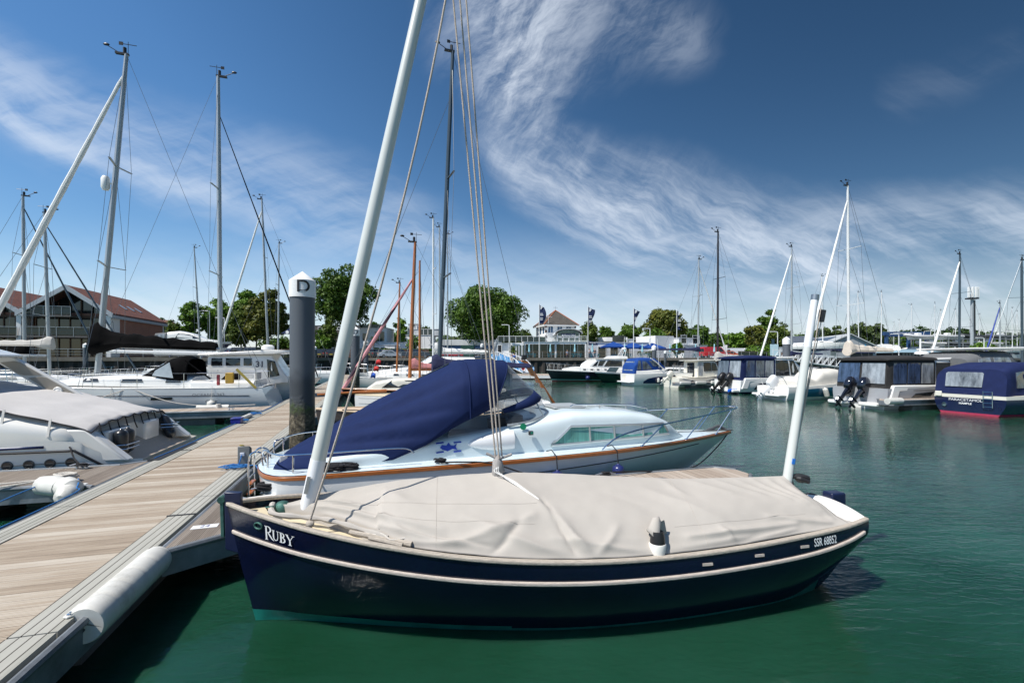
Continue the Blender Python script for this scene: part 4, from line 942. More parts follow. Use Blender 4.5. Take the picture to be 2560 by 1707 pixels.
PILE = pile_mat(); CAPW = M('pile_cap_white', (.78, .78, .77), .4, .04, 4, dirt=.12); INK = M('black_ink', (.01, .01, .012), .5)
def piling(label, px, Y, ytip, wpx, letter=None, lx=0.0, detail=16):
    c = P(px, YH, Y); r = wpx * Y / F / 2; top = H - (ytip - YH) / F * Y
    t = thing('mooring_pile', label, 'mooring pile', (c.x, c.y, 0), 0, 'mooring piles')
    g = G(); ns = 34 if detail > 16 else 4; rings = []
    hcap = r * 2.3
    for i in range(ns + 1):
        z = lerp(-1, top - hcap * .9, i / ns); ring = []
        for j in range(detail * 2):
            a = 2 * pi * j / (detail * 2); k = r
            if detail > 16 and z < 1.25: k += .018 * (MN.noise((cos(a) * 7, sin(a) * 7, z * 16)) + .6 * MN.noise((cos(a) * 17, sin(a) * 17, z * 40)) + .5) * (1 - sstep(.95, 1.25, z))
            ring.append((k * cos(a), k * sin(a), z))
        rings.append(ring)
    g.loft(rings); g.obj('pile_shaft', PILE, t, smooth=60)
    cp = G().lathe([(0, top - hcap), (r * 1.07, top - hcap), (r * 1.07, top - r * .85), (r * .98, top - r * .78), (0, top)], (0, 0, 0), detail * 2).obj('pile_cap', CAPW, t, smooth=30)
    if letter:
        a0 = math.atan2(-c.y, -c.x) + lx
        letters(letter, r * 1.42, lambda x, y: ((r * 1.11) * cos(a0 + x / r), (r * 1.11) * sin(a0 + x / r), top - hcap * .64 + y), INK, cp, bold=r * .015)
    return t
piling('tall grey mooring pile with white cap marked D and barnacled foot, beside the power pedestal', 756, 9.75, 678, 58, 'D', .06, 32)
piling('grey mooring pile with white cap marked D, behind the leaning white mast', 888, 27, 815, 21.5, 'D', .1, 16)
piling('slim grey mooring pile with a white cap marked D, farthest along the walkway', 915, 52, 850, 11.5, 'D', 0, 12)
piling('dark mooring pile with a white conical cap in front of the brick gabled building', 214, 46, 857, 10.5)
piling('small black mooring pile with white cap just right of the big D pile', 788, 66, 865, 7.5)
piling('thick grey mooring pile with white cap standing among the blue parasols', 1635, 52, 862, 11.5)
piling('thin grey mooring pile with white cap to the right of the parasols', 1663, 60, 876, 6.5)
piling('stout grey mooring pile with white cap beside the grey workshop shed', 1966, 34, 841, 17)
piling('short mooring pile with white cap left of the terrace gangway', 1205, 60, 858, 8)

# ---------------------------------------------------------------- shared sailing gear
ALUM = M('anodised_mast', (.40, .42, .43), .35, .06, 2, metal=.35)
ALUM_W = M('white_mast', (.66, .67, .67), .35, .04, 2)
MAST_BLUE = M('dark_grey_mast', (.06, .085, .105), .35, .1, 2, metal=.3)
MAST_BLK = M('black_mast', (.025, .02, .022), .35, .1, 2)
MAST_WOOD = M('varnished_spar', (.36, .115, .025), .3, .25, 6, coat=.5, stretch=(6, 6, 1))
SAILW = M('white_sailcloth', (.74, .74, .72), .7, .05, 3, bump=.4, bscale=22)
SAILG = M('grey_sailcloth', (.46, .44, .41), .8, .1, 3, bump=.4, bscale=18)
SAILB = M('black_canvas', (.0035, .0035, .004), .9, .3, 4, bump=.35, bscale=14, spec=.08)
SAILN = M('navy_sailcloth', (.012, .016, .06), .8, .2, 4, bump=.5, bscale=14)
SAILC = M('cream_sailcloth', (.60, .53, .45), .8, .08, 3, bump=.5, bscale=16)
WIRE_L = M('bright_wire', (.42, .44, .46), .4, .1, 8, metal=.5)
def rig(par, x, z0, zt, r, rake=.0, mat=None, spr=((.52, .8), (.0, 0)), beam=1.5, stay_x=None, stay_f=.93, back_x=None, boom=None, jib=None, wire=.006, head=True, side_only=None, n=10, boom_mat=None, cover=None, wmat=None, lower=True):
    """mast stepped at x; stay_x forestay foot; boom (length, z); jib (material, radius)"""
    mat = mat or ALUM; wmat = wmat or WIRE; h = zt - z0
    top = Vector((x - rake, 0, zt)); at = lambda f: Vector((x - rake * f, 0, z0 + h * f))
    m_ = G().tube([at(0), at(.6), at(.85), top], [r, r, r * .9, r * .72], n).obj('mast', mat, par)
    if head:
        g = G(); g.box(-.07, .32, -.05, .05, -.02, .04); g.tube([(.22, 0, .04), (.55, .0, .22)], .014, 5); g.ball((.58, 0, .25), (.10, .03, .05), 8, 5); g.tube([(-.05, .0, .02), (-.05, 0, .45)], .009, 5); g.tube([(-.3, .0, .36), (.2, .0, .36)], .012, 5); g.box(.1, .22, -.01, .01, .31, .42)
        g.lathe([(0, 0), (.055, 0), (.055, .2), (0, .22)], (.05, 0, .03), 8)
        g.v = [tuple(top + Vector(p) * (r / .085)) for p in g.v]; g.obj('masthead_gear', BLACK, m_)
    g = G(); tips = []
    for f, hw in spr:
        if hw <= 0: continue
        for s in (1, -1):
            a = at(f); b = a + Vector((-.18 * hw, s * hw, .06 * hw)); G().bar(a, b, .07 * r / .085, .025).obj('spreader', mat, m_); tips.append((f, s, b))
    g = G()
    for s in (1, -1):
        ch = Vector((x - .25, s * beam, z0 - .6)); up = [t for t in tips if t[1] == s]
        pts = [ch] + [t[2] for t in up] + [at(.97)]; g.tube(pts, wire, 5)
        if lower and up:
            g.tube([Vector((x - .1, s * beam, z0 - .6)), at(up[0][0] - .01)], wire, 5)
            if len(up) > 1: g.tube([up[0][2], at(up[1][0] - .01)], wire, 5)
    if back_x is not None:
        mid = Vector((back_x + (top.x - back_x) * .22, 0, z0 - .5 + (zt - z0) * .2)); g.tube([top, mid], wire, 5)
        for s in (1, -1): g.tube([mid, (back_x, s * beam * .6, z0 - .6)], wire, 5)
    if stay_x is not None and not jib: g.tube([at(stay_f), (stay_x, 0, z0 - .6)], wire, 5)
    g.obj('rigging', wmat, m_)
    if jib and stay_x is not None:
        a, b = at(stay_f), Vector((stay_x, 0, z0 - .55)); d = b - a; gg = G(); k = 26
        gg.tube([a + d * (i / k) for i in range(k + 1)], [(.3 if i in (0, k) else (.55 + .45 * min(1, i / (k * .5)))) * jib[1] * (1 + .07 * sin(i * 2.1)) for i in range(k + 1)], 9); gg.obj('furled_jib', jib[0], par)
    if boom:
        bl, bz = boom[:2]; drop = boom[2] if len(boom) > 2 else 0
        o = G().tube([(x - .12, 0, bz), (x - bl, 0, bz - drop)], r * .75, 10).obj('boom', boom_mat or mat, par)
        if cover:
            cm, ch_, cl = cover; gg = G(); k = 22; rings = []
            for i in range(k + 1):
                q = i / k; xx = x + (.16 if cl else -.1) - (bl * .985 + .1) * q; hh = ch_ * table([(0, 1), (.06, .96), (.18, .5), (1, .28)], q) * (1 + .08 * sin(i * 1.9)); ww = ch_ * .40 * (1 - .35 * q) * (1 + .1 * sin(i * 1.3)); zb = bz - drop * q - (.06 if cl else -.05) - (ch_ * .28 * max(0, 1 - q * 5) if cl else 0)
                rings.append([(xx, ww * cos(a) * (.7 + .3 * (sin(a) < 0)), zb + hh * .5 + hh * .5 * sin(a)) for a in np.linspace(0, 2 * pi, 14, endpoint=False)])
            gg.loft(rings); gg.obj('sail_cover', cm, par, smooth=60)
    return m_
def guard(par, hull, u0, u1, side, h=.6, n=6, r=.011, wire=.005, inset=.08):
    g = G(); w_ = G(); pt = []
    for i in range(n + 1):
        x, b, z = hull.st(lerp(u0, u1, i / n))[:3]; y = side * max(.03, b - inset); g.tube([(x, y, z), (x, y, z + h)], r, 6); pt.append((x, y, z))
    for k in (.5, 1.0): g.tube([(x, y, z + h * k) for x, y, z in pt], wire, 5, mi=1)
    return g.obj('guard_rail', [STEEL, WIRE_L], par)
def pulpit(par, hull, back=1.3, h=.62, r=.0125, name='pulpit'):
    x1, _, z1 = hull.st(1)[:3]; g = G()
    def at(x): 
        lo, hi = 0., 1.
        for _ in range(18):
            m_ = (lo + hi) / 2
            if hull.st(m_)[0] < x: lo = m_
            else: hi = m_
        return hull.st(lo)
    L = []
    for x in np.linspace(x1 - back, x1 - .02, 6): q = at(x); L.append((q[0] + .1, max(.0, q[1] - .06), q[2] + h))
    pts = [(a, b, c) for a, b, c in L] + [(a, -b, c) for a, b, c in L[::-1]]
    g.tube(smooth_line(pts, 26), r, 6)
    for x in (x1 - back, x1 - back * .5, x1 - .15):
        q = at(x)
        for s in (1, -1): y = s * max(.01, q[1] - .06); g.tube([(q[0], y, q[2]), (q[0] + .1, y, q[2] + h)], r, 6)
    return g.obj(name, STEEL, par)
def outboard(par, x, y, z, tilt=.9, mat=None, s=1.0, name='outboard_motor'):
    mat = mat or BLACK; Mx = Matrix.Translation((x, y, z)) @ Matrix.Rotation(tilt, 4, 'Y') @ Matrix.Scale(s, 4)
    g = G(); rings = []
    for zz, lx, ly, ox in ((.12, .17, .12, 0), (.2, .25, .16, -.02), (.42, .27, .17, -.03), (.6, .24, .155, -.05), (.68, .17, .11, -.06)):
        rings.append([(ox + lx * math.copysign(abs(cos(a)) ** .7, cos(a)) - .1, ly * math.copysign(abs(sin(a)) ** .7, sin(a)), zz) for a in np.linspace(0, 2 * pi, 18, endpoint=False)])
    g.loft(rings); g.xf(Mx); o = g.obj(name, mat, par, smooth=50)
    g = G(); rings = []
    for zz, lx, ly, ox in ((.14, .13, .085, -.08), (-.1, .11, .06, -.1), (-.42, .09, .035, -.1), (-.62, .10, .03, -.1), (-.86, .05, .012, -.12)):
        rings.append([(ox + lx * cos(a), ly * sin(a), zz) for a in np.linspace(0, 2 * pi, 14, endpoint=False)])
    g.loft(rings); g.box(-.3, .02, -.09, .09, -.46, -.44); g.tube([(-.32, 0, -.66), (-.1, 0, -.66), (.1, 0, -.66), (.16, 0, -.66)], [.05, .06, .05, .01], 10); g.bar((.02, 0, .05), (.16, 0, .0), .2, .18); g.xf(Mx); g.obj('motor_leg', mat, o, smooth=50)
    g = G()
    for k in range(3):
        a = k * 2 * pi / 3; g.add([(-.34, 0, -.66), (-.36, .13 * cos(a - .4), -.66 + .13 * sin(a - .4)), (-.33, .15 * cos(a), -.66 + .15 * sin(a)), (-.31, .13 * cos(a + .4), -.66 + .13 * sin(a + .4))], [(0, 1, 2, 3)])
    g.xf(Mx); g.obj('propeller', GALV, o, smooth=0)
    return o

# ---------------------------------------------------------------- motor yacht with the grey cockpit cover (left)
my = thing('motor_yacht', 'white motor yacht under a pale grey cockpit cover with a leaning radar arch', 'motor yacht', UV(-4.28, 11.75), pi + AX)
GC = M('cream_gelcoat', (.74, .73, .69), .2, .03, 1.2, coat=.5, dirt=.05)
YH_ = Hull([(0, 1.35, .50, .1, 1.3), (.35, 1.5, .56, .4, 1.42), (.75, 1.6, .80, .75, 1.48), (1.0, 1.64, .92, 1.0, 1.5), (2.2, 1.70, .95, 2.2, 1.55), (4, 1.72, 1.02, 4, 1.5), (7, 1.6, 1.2, 6.8, 1.2), (9.5, .9, 1.4, 9.0, .5), (11, .03, 1.5, 10, .02)], bulge=.05)
YH_.build('hull', GC, my, n=70)
YH_.deck('bathing_platform', M('platform_teak', (.42, .36, .29), .6, .15, 12, stretch=(1, 10, 1)), my, drop=.10, inset=.08, u1=.3, camber=0)
def ystrip(name, pts, w, mat, off=.006):
    g = G(); g.grid([[YH_.find(x, z + w / 2, 1, off) for x, z in pts], [YH_.find(x, z - w / 2, 1, off) for x, z in pts]]); return g.obj(name, mat, my, smooth=40, solid=.006)
ystrip('navy_stripe', [(lerp(1.35, 6, i / 14), .845) for i in range(15)], .045, M('stripe_navy', (.012, .025, .10), .35))
g = G()                                     # recessed porthole panel and its moulding
ln = [(.34, .30), (.92, .755), (2.0, .775), (6.0, .80)]
pts = [YH_.find(lerp(a[0], b[0], k / 8), lerp(a[1], b[1], k / 8), 1, .015) for a, b in zip(ln, ln[1:]) for k in range(8)]
g.tube(pts, .022, 6); g.obj('hull_moulding', BLACK, my)
ystrip('vent_line', [(lerp(1.05, 5, i / 14), .55) for i in range(15)], .015, M('stripe_grey', (.2, .2, .2), .4))
for x in (.98, 1.27, 1.56, 1.85, 2.14, 2.43, 2.72):
    c = Vector(YH_.find(x, .555, 1, .0)); g = G(); g.lathe([(.0, .012), (.058, .012), (.064, .02), (.078, .016), (.08, -.01), (0, -.01)], (c.x, c.y, c.z), 18, ax='y'); ph = g.obj('porthole', M('port_rim', (.05, .05, .05), .3), my)
    G().lathe([(0, .013), (.056, .013), (.056, .014), (0, .014)], (c.x, c.y, c.z), 18, ax='y').obj('porthole_glass', SMOKE, ph)
# cockpit sides (superstructure) and the cover stretched across
cs = Shell([(.78, 1.48, .72, 1.03), (1.1, 1.62, .88, 1.25), (1.8, 1.68, .9, 1.44), (2.6, 1.70, .92, 1.62), (3.4, 1.70, .95, 1.8), (4.5, 1.66, 1.0, 2.05), (6.0, 1.5, 1.1, 2.3), (7.5, 1.2, 1.2, 1.9), (9.0, .8, 1.3, 1.5)], e=.42, n=30)
cs.build('superstructure', GC, my, sub=4)
for s in (1, -1): G().prism([(.15, .5), (.8, 1.12), (1.5, 1.15), (1.5, .8), (.5, .5)], lambda a, b, t: (a, s * (1.42 + t), b), -.12, .14).obj('quarter_wing', GC, my, bev=.04)
for y0_, y1_ in ((-.95, -.25), (.3, 1.25)): G().box(.62, .95, y0_, y1_, .45, 1.03).obj('transom_locker', GC, my, bev=.05)
ZE = [(.7, 1.09), (1.2, 1.25), (1.95, 1.47), (2.4, 1.60), (3.1, 1.74), (5.2, 2.15)]
CVG = M('pale_grey_canvas', (.50, .485, .475), .85, .05, 2, bump=.15, bscale=300)
rows = []
for i in range(41):
    k = i / 40; x = lerp(.72, 5.2, k); zr = table([(.7, 1.24), (1.6, 1.45), (2.4, 1.64), (3.0, 1.75), (3.5, 1.9), (5.2, 2.3)], x); row = []
    for j in range(41):
        a = j / 40 * 2 - 1; ww = 1.56 + .02 * sin(x * 5); ze = table(ZE, x)
        e = 1 - abs(a) ** 4.5; z = lerp(ze, zr, e * (1 - .2 * a * a)) + .012 * sin(x * 9 + a * 7) * (1 - e) + .01 * MN.noise((x * 3, a * 4, 0)) - (.03 * sin(pi * ((x * 1.1) % 1)) * e * .5)
        row.append((x, a * ww, z - (.05 * max(0, 1 - k * 14) * abs(sin(a * 11)))))
    rows.append(row)
G().grid(rows).obj('cockpit_cover', CVG, my, smooth=80, solid=.006)
g = G(); g.tube([rows[i][-1] for i in range(41)], .013, 6); g.tube([rows[0][j] for j in range(41)], .012, 6)
g.obj('cover_piping', M('piping_black', (.015, .015, .02), .7), my)
g = G()
for x in (1.3, 1.95, 2.75):
    zt = table(ZE, x) + .02; g.bar((x, 1.585, zt + .03), (x + .01, 1.64, zt - .28), .035, .012, up=(0, 1, 0))
g.obj('cover_strap', M('strap_white', (.66, .64, .60), .8), my)
g = G()
for y in np.linspace(-1.2, 1.3, 9):
    g.tube([(.72, y, 1.2), (.66, y + .06, 1.05), (.66, y - .04, .93)], .012, 5)
g.obj('cover_lashing', ROPE_BK, my)
# radar arch: near and far legs joined by a crosspiece
def leg(s):
    g = G(); rings = []
    for k in range(13):
        q = k / 12; x = lerp(2.35, 3.72, q); z = lerp(1.42, 2.45, q); wdt = lerp(.30, .26, q); y = s * (1.30 - .1 * q)
        rings.append([(x - wdt, y + .05, z), (x - wdt * .9, y + .07, z), (x + wdt * .9, y + .07, z + .04), (x + wdt, y + .05, z + .05), (x + wdt, y - .05, z + .05), (x - wdt, y - .05, z)])
    g.loft(rings); return g.obj('arch_leg', GC, arch, bev=.015)
arch = G().prism([(3.4, 2.43), (4.4, 2.55), (4.35, 2.63), (3.8, 2.63), (3.37, 2.49)], lambda a, b, t: (a, t, b), -1.32, 1.32).obj('radar_arch', GC, my, bev=.03)
BEI = M('arch_panel_beige', (.34, .31, .26), .6, .06, 4)
for s in (1, -1):
    l_ = leg(s)
    for q0, q1 in ((.1, .52), (.58, .86)):
        g = G(); pl = []
        for q, e in ((q0, -.7), (q1, -.72), (q1 + .03, -.5), (q1, .55), (q0 + .03, .7), (q0, .5)):
            x = lerp(2.35, 3.72, q) + e * .27; pl.append((x, lerp(1.42, 2.45, q) + .025))
        g.prism(pl, lambda a, b, t: (a, s * (1.30 - .1 * (b - 1.42)) - s * t, b), .074, .088); g.obj('arch_inset', BEI, l_, bev=.004)
    c = (2.68, s * 1.165, 1.68); g = G(); g.lathe([(0, -.02), (.085, -.02), (.09, .0), (.075, .012), (.07, .004), (.02, .008), (.0, .02)], c, 20, ax='y'); g.obj('loudspeaker', WHITE_P, l_)
for (x, y, tl) in ((.5, 1.02, 0), (.5, .78, 0), (.5, -1.05, .5)):
    fender(my, (x - tl * .2, y, .52), (x + tl * .4, y - tl * .5, 1.04), .115, M('black_fender', (.018, .02, .024), .3, coat=.3))
g = G()
for z in (.66, .74): g.tube([(.56, 1.2, z), (.36, 1.15, z), (.34, .7, z), (.56, .62, z)], .011, 6)
for z in (.8, .87): g.tube([(.56, -.85, z), (.34, -.9, z), (.34, -1.25, z), (.56, -1.3, z)], .011, 6)
g.obj('fender_rack', STEEL, my)
g = cleat_geo(.3); g.xf(Matrix.Translation((1.15, 1.55, .93))); g.obj('deck_cleat', GALV, my)
rope('black stern line from the motor yacht to the finger cleat', [UV(-5.43, 10.2, .96), UV(-5.3, 10.14, .85), UV(-5.1, 9.9, .66), UV(-4.92, 9.74, .56)], .013, ROPE_BK, 20, heap=[(UV(-4.9, 9.72, .53), .07, 3, .013, 31, .05)])

# ---------------------------------------------------------------- generic sailing yacht
def yacht(label, origin, rz, L=10, B=3.2, zs=1.1, zb=1.35, hullm=None, mast=None, group=None, coach=True, name='sailing_yacht', hood=None, rigkw=None, stripe=None, detail=1, ports=3, tw=.82, srake=-.5, rake=1.2, deckm=None, boot=None, cabm=None):
    t = thing(name, label, 'sailing yacht', origin, rz, group)
    h = std_hull(L, B, zs, zb, rake=rake, tw=tw, wl=.86, srake=srake, bulge=.1, p=2.2)
    mats = [hullm or WHITE_GC, boot or M('boot_stripe_navy', (.012, .02, .07), .4)]
    h.build('hull', mats, t, n=40, mf=lambda q, u: 1 if q > .9 else 0)
    h.deck('deck', deckm or WHITE_GC, t, drop=.0, inset=.02)
    h.rail('toe_rail', ALUM if deckm is None else deckm, t, w=.04, h=.05, off=.005, n=30)
    if coach:
        zc = zs + .05
        c = Shell([(L * .24, B * .33, zc, zc + .42), (L * .34, B * .33, zc + .02, zc + .55), (L * .5, B * .30, zc + .08, zc + .52), (L * .62, B * .24, zc + .12, zc + .42), (L * .74, B * .15, zc + .16, zc + .22)], e=.4)
        c.build('coachroof', cabm or WHITE_GC, t, sub=3)
        c2 = Shell([(L * .03, B * .36, zs - .02, zs + .30), (L * .24, B * .37, zs, zs + .34)], e=.3); c2.build('cockpit_coaming', cabm or WHITE_GC, t, sub=2)
        for s in (1, -1):
            for k in range(ports):
                x = L * lerp(.30, .56, k / max(1, ports - 1)); wdt = L * (.035 if k % 2 else .025); z = zc + .26 + .03 * k
                win(t, c, [(x - wdt, z - .065), (x + wdt, z - .06), (x + wdt * .85, z + .07), (x - wdt * .85, z + .065)], s, (SMOKE, ALUM), off=.012)
    if detail:
        for s in (1, -1): guard(t, h, .06, .88, s)
        pulpit(t, h)
        g = G(); 
        q0 = h.st(.02); q1 = h.st(.16)
        for s in (1, -1):
            g.tube([(q0[0] + .05, s * q0[1] * .45, q0[2] + .62), (q0[0] + .03, s * q0[1] * .9, q0[2] + .62), (q1[0], s * q1[1] * .95, q1[2] + .62)], .0125, 6); g.tube([(q0[0] + .04, s * q0[1] * .88, q0[2]), (q0[0] + .03, s * q0[1] * .88, q0[2] + .62)], .0125, 6)
        g.obj('pushpit', STEEL, t)
    if stripe:
        for s in (1, -1):
            g = G(); xs = np.linspace(L * .04, L * .9, 26); zz = lambda x: table([(0, zs - .32), (L, zb - .3)], x)
            g.grid([[h.find(x, zz(x) + .015, s, .006) for x in xs], [h.find(x, zz(x) - .015, s, .006) for x in xs]]); g.obj('hull_stripe', stripe, t, smooth=30, solid=.006)
    if hood:
        hm, x0, x1, zt = hood
        sh = Shell([(x0, B * .27, zs + .35, zt), (x0 + (x1 - x0) * .45, B * .28, zs + .4, zt - .02), (x0 + (x1 - x0) * .7, B * .27, zs + .45, zs + .45 + (zt - zs - .45) * .72), (x1, B * .22, zs + .5, zs + .58)], e=.55, n=24)
        so_ = sh.build('spray_hood', hm, t, caps=False, sub=4, solid=.01)
        xm = x0 + (x1 - x0) * .5
        g = G(); rr = []
        for x in np.linspace(xm, x1 - .06, 6): rr.append([(p[0], p[1] * 1.02, p[2] + .025) for p in sh.ring(sh.at(x))[5:20]])
        g.grid(rr); g.obj('hood_window', CLEAR, so_, smooth=60)
    if rigkw: rig(t, **rigkw)
    return t, h

# Oceanis: the long white yacht with black covers
oc, OH = yacht('white sailing yacht with black boom cover and spray hood beyond the second left finger', UV(-4.55, 22.45), pi + AX, L=10.75, B=3.4, zs=1.22, zb=1.45, hullm=SHADED_GC, stripe=M('stripe_charcoal', (.03, .035, .05), .4),
    hood=None, rigkw=dict(x=6.25, z0=1.85, zt=14.9, r=.1, rake=.98, mat=ALUM, spr=((.33, 1.0), (.645, .85)), beam=1.5, stay_x=10.6, stay_f=.94, back_x=.1, boom=(4.35, 2.95, .12), jib=(SAILW, .11), boom_mat=ALUM_W, cover=(SAILB, 1.25, True), wire=.0075))
x_ = np.linspace(0, 1, 8)
g = G()                                      # black hood: canopy, clear sides and front, on hoops
sh = Shell([(2.75, 1.12, 1.55, 2.42), (3.05, 1.14, 1.55, 2.55), (3.45, 1.12, 1.6, 2.45), (3.7, 1.08, 1.64, 2.25), (4.35, .95, 1.72, 1.78)], e=.6, n=28)
so_ = sh.build('spray_hood', SAILB, oc, caps=False, sub=4, solid=.012)
g = G()
for a_, b_ in ((.05, .2),): 
    for s in (1, -1):
        g.add([(3.2, s * 1.19, 1.65), (3.95, s * 1.10, 1.75), (3.85, s * 1.09, 1.95), (3.35, s * 1.13, 2.28)], [(0, 1, 2, 3)]); 
g.grid([[(p[0], p[1] * 1.03, p[2] + .03) for p in sh.ring(sh.at(x))[7:22]] for x in np.linspace(3.62, 4.3, 5)]); g.obj('hood_window', M('hood_vinyl', (.42, .47, .50), .12, .2, 2, coat=.6), so_, smooth=60)
G().tube([(2.8, 1.15, 2.35), (1.9, 1.2, 1.6)], .03, 8).obj('hood_strut', SAILB, so_)
letters('OCEANIS 343', .16, lambda x, y: OH.find(1.85 - x, .98 + y, 1, .008), M('lettering_grey', (.16, .17, .18), .4), oc, sx=1.15)
letters('Chiller', .15, lambda x, y: OH.find(1.75 - x - y * .3, .72 + y, 1, .008), M('lettering_black', (.02, .02, .02), .4), oc)
g = G(); q = [OH.find(x, z, 1, .01) for x, z in ((3.75, .82), (3.05, .82), (3.05, .92), (3.75, .92))]; g.quad(*q); g.obj('hull_window', SMOKE, oc, smooth=0, solid=.012)
# life-belt bag, horseshoe, outboard cover on the push-pit
OB = M('ochre_dan_bag', (.50, .30, .04), .8, .1)
G().box(1.0, 1.32, 1.36, 1.44, 1.42, 1.86).obj('lifebuoy_bag', OB, oc, bev=.04)
g = G(); rings = [[(lerp(1.1, 1.9, q) , .3 + .22 * cos(a) * (1 - .3 * q), 1.35 + .30 * sin(a) * sin(pi * (.15 + .8 * q)) + .3 * (1 - q)) for a in np.linspace(0, 2 * pi, 12, endpoint=False)] for q in np.linspace(0, 1, 8)]
g.loft(rings); g.obj('wheel_cover', SAILB, oc, smooth=60)
g = G(); g.tube([(.2, 1.4, 1.2), (.9, 1.45, 2.0)], .05, 8); g.obj('dan_buoy', M('dan_yellow', (.5, .38, .08), .6), oc)
for y_ in (.9, .5): G().lathe([(0, -.15), (.1, -.15), (.1, .15), (0, .15)], (.3, y_, 1.7), 10).obj('pushpit_bag', M('bag_grey', (.5, .5, .5), .8, bump=.5), oc)
G().box(1.5, 1.62, 1.38, 1.44, 1.35, 1.78).obj('red_rope_hank', M('rope_red', (.35, .05, .06), .8, .3, 30), oc, bev=.05)
for x, z in ((1.72, .48), (5.0, .42)):
    q = OH.find(x, .9, 1, .12); f = fender(oc, (q[0], q[1], z + .3), (q[0], q[1], z - .3), .15, FENDW); G().tube([(q[0], q[1], z + .3), (q[0], q[1] - .12, 1.35)], .008, 5).obj('fender_lanyard', ROPE_W, f)
g = G(); g.tube([(.02, -1.0, .5), (-.1, -.9, 1.3), (-.1, -.7, 1.3), (.02, -.7, .5)], .0125, 6); g.obj('boarding_ladder', STEEL, oc)
g = G(); g.lathe([(0, -.3), (.1, -.28), (.15, -.18), (.15, .18), (.1, .28), (0, .3)], (5.98, .0, 9.55), 12); g.bar((5.98, 0, 9.55), (5.66, 0, 9.55), .05, .05); g.obj('radar_reflector', WHITE_P, oc)
tag(G().lathe([(0, -.1), (.08, -.1), (.08, .1), (0, .1)], (0, 0, 0), 10).obj('finger_roller', FENDW, None, loc=UV(-5.9, 20.3, .56)), 'white roller fender on the finger beside the black covered yacht', 'fender')
rope('pale mooring line from the black covered yacht down to the finger beside it', [UV(-9.0, 20.8, 1.3), UV(-7.5, 20.5, .75), UV(-6, 20.4, .58), UV(-4.6, 20.3, .6)], .014, ROPE_W, 30)
rope('pale breast line from the black covered yacht amidships to the left', [UV(-9.0, 20.8, 1.3), UV(-10, 20.55, .9), UV(-10.8, 20.3, .55)], .014, ROPE_W, 20)
tag(G().tube([(-.55, 0, 0), (.55, 0, 0)], .1, 12).obj('dock_bumper', FENDW, None, loc=UV(-6.1, 20.38, .52), rz=AX), 'low white dock bumper under the yacht name on the left finger pontoon', 'bumper')
# ---------------------------------------------------------------- motor boats across the fairway (sterns to the left, bows along +u)
ANTIRED = M('pink_red_antifoul', (.38, .03, .075), .55, .15, 5); MAROON = M('maroon_antifoul', (.10, .018, .022), .5, .2, 5)
NAVYH = M('navy_hull', (.008, .014, .05), .12, .15, 2, coat=.6); BLACKH = M('black_hull', (.006, .008, .014), .1, .2, 2, coat=.6)
IVORY = M('ivory_gelcoat', (.72, .69, .60), .3, .04, 2, coat=.3); GREYH = M('silver_hull', (.33, .34, .36), .2, .06, 2, coat=.5)
TEALH = M('teal_blue_hull', (.012, .11, .20), .15, .1, 2, coat=.5); SLATE = M('slate_hull', (.13, .22, .235), .2, .06, 2, coat=.5)
CVN = M('navy_cover_canvas', (.012, .02, .075), .8, .15, 4, bump=.3, bscale=40, spec=.2); CVC = M('charcoal_cover_canvas', (.035, .034, .034), .85, .15, 4, bump=.3, bscale=40, spec=.2)
CVB = M('royal_cover_canvas', (.012, .055, .24), .8, .12, 4, bump=.3, bscale=40, spec=.2); CVW = M('pale_cover_canvas', (.58, .56, .51), .85, .06, 3, bump=.4, bscale=20)
VINYL = M('window_vinyl', (.10, .12, .145), .1, .75, 1.6, coat=.8, bump=.35, bscale=5, stretch=(3, 3, .8))  # in all three window vinyls, streaked colour stands in for reflections
VIN_B = M('window_vinyl_bluish', (.045, .07, .13), .1, .8, 1.4, coat=.8, bump=.35, bscale=5, stretch=(4, 4, .8))
VIN_W = M('window_vinyl_pale', (.24, .26, .28), .12, .8, 1.1, coat=.8, bump=.35, bscale=5, stretch=(2.5, 2.5, .8))
INTER = M('boat_interior', (.30, .29, .27), .6, .3, 3)
def mboat(name, label, u, v, L, B, zs, zb, mats, mf=None, rz=AX, catg='motor boat', origin=None, **kw):
    t = thing(name, label, catg, origin if origin is not None else UV(u, v), rz)
    h = std_hull(L, B, zs, zb, **kw)
    h.build('hull', mats, t, n=36, mf=mf or (lambda q, k: 0))
    return t, h
def back_panel(t, name, poly, xf, mat, thick=.03):
    return G().prism(poly, lambda a, b, k: (xf(a, b) - k, a, b), 0, thick).obj(name, mat, t, smooth=0)
def tubes(t, name, paths, r, mat=None):
    g = G()
    for p in paths: g.tube(p, r, 6)
    return g.obj(name, mat or STEEL, t)
def hangf(t, h, x, side, mat, z=.25, r=.12, L=.5):
    q = h.find(x, z + .3, side, r); f = fender(t, (q[0], q[1], z + L / 2), (q[0], q[1], z - L / 2 + .1), r, mat)
    return f

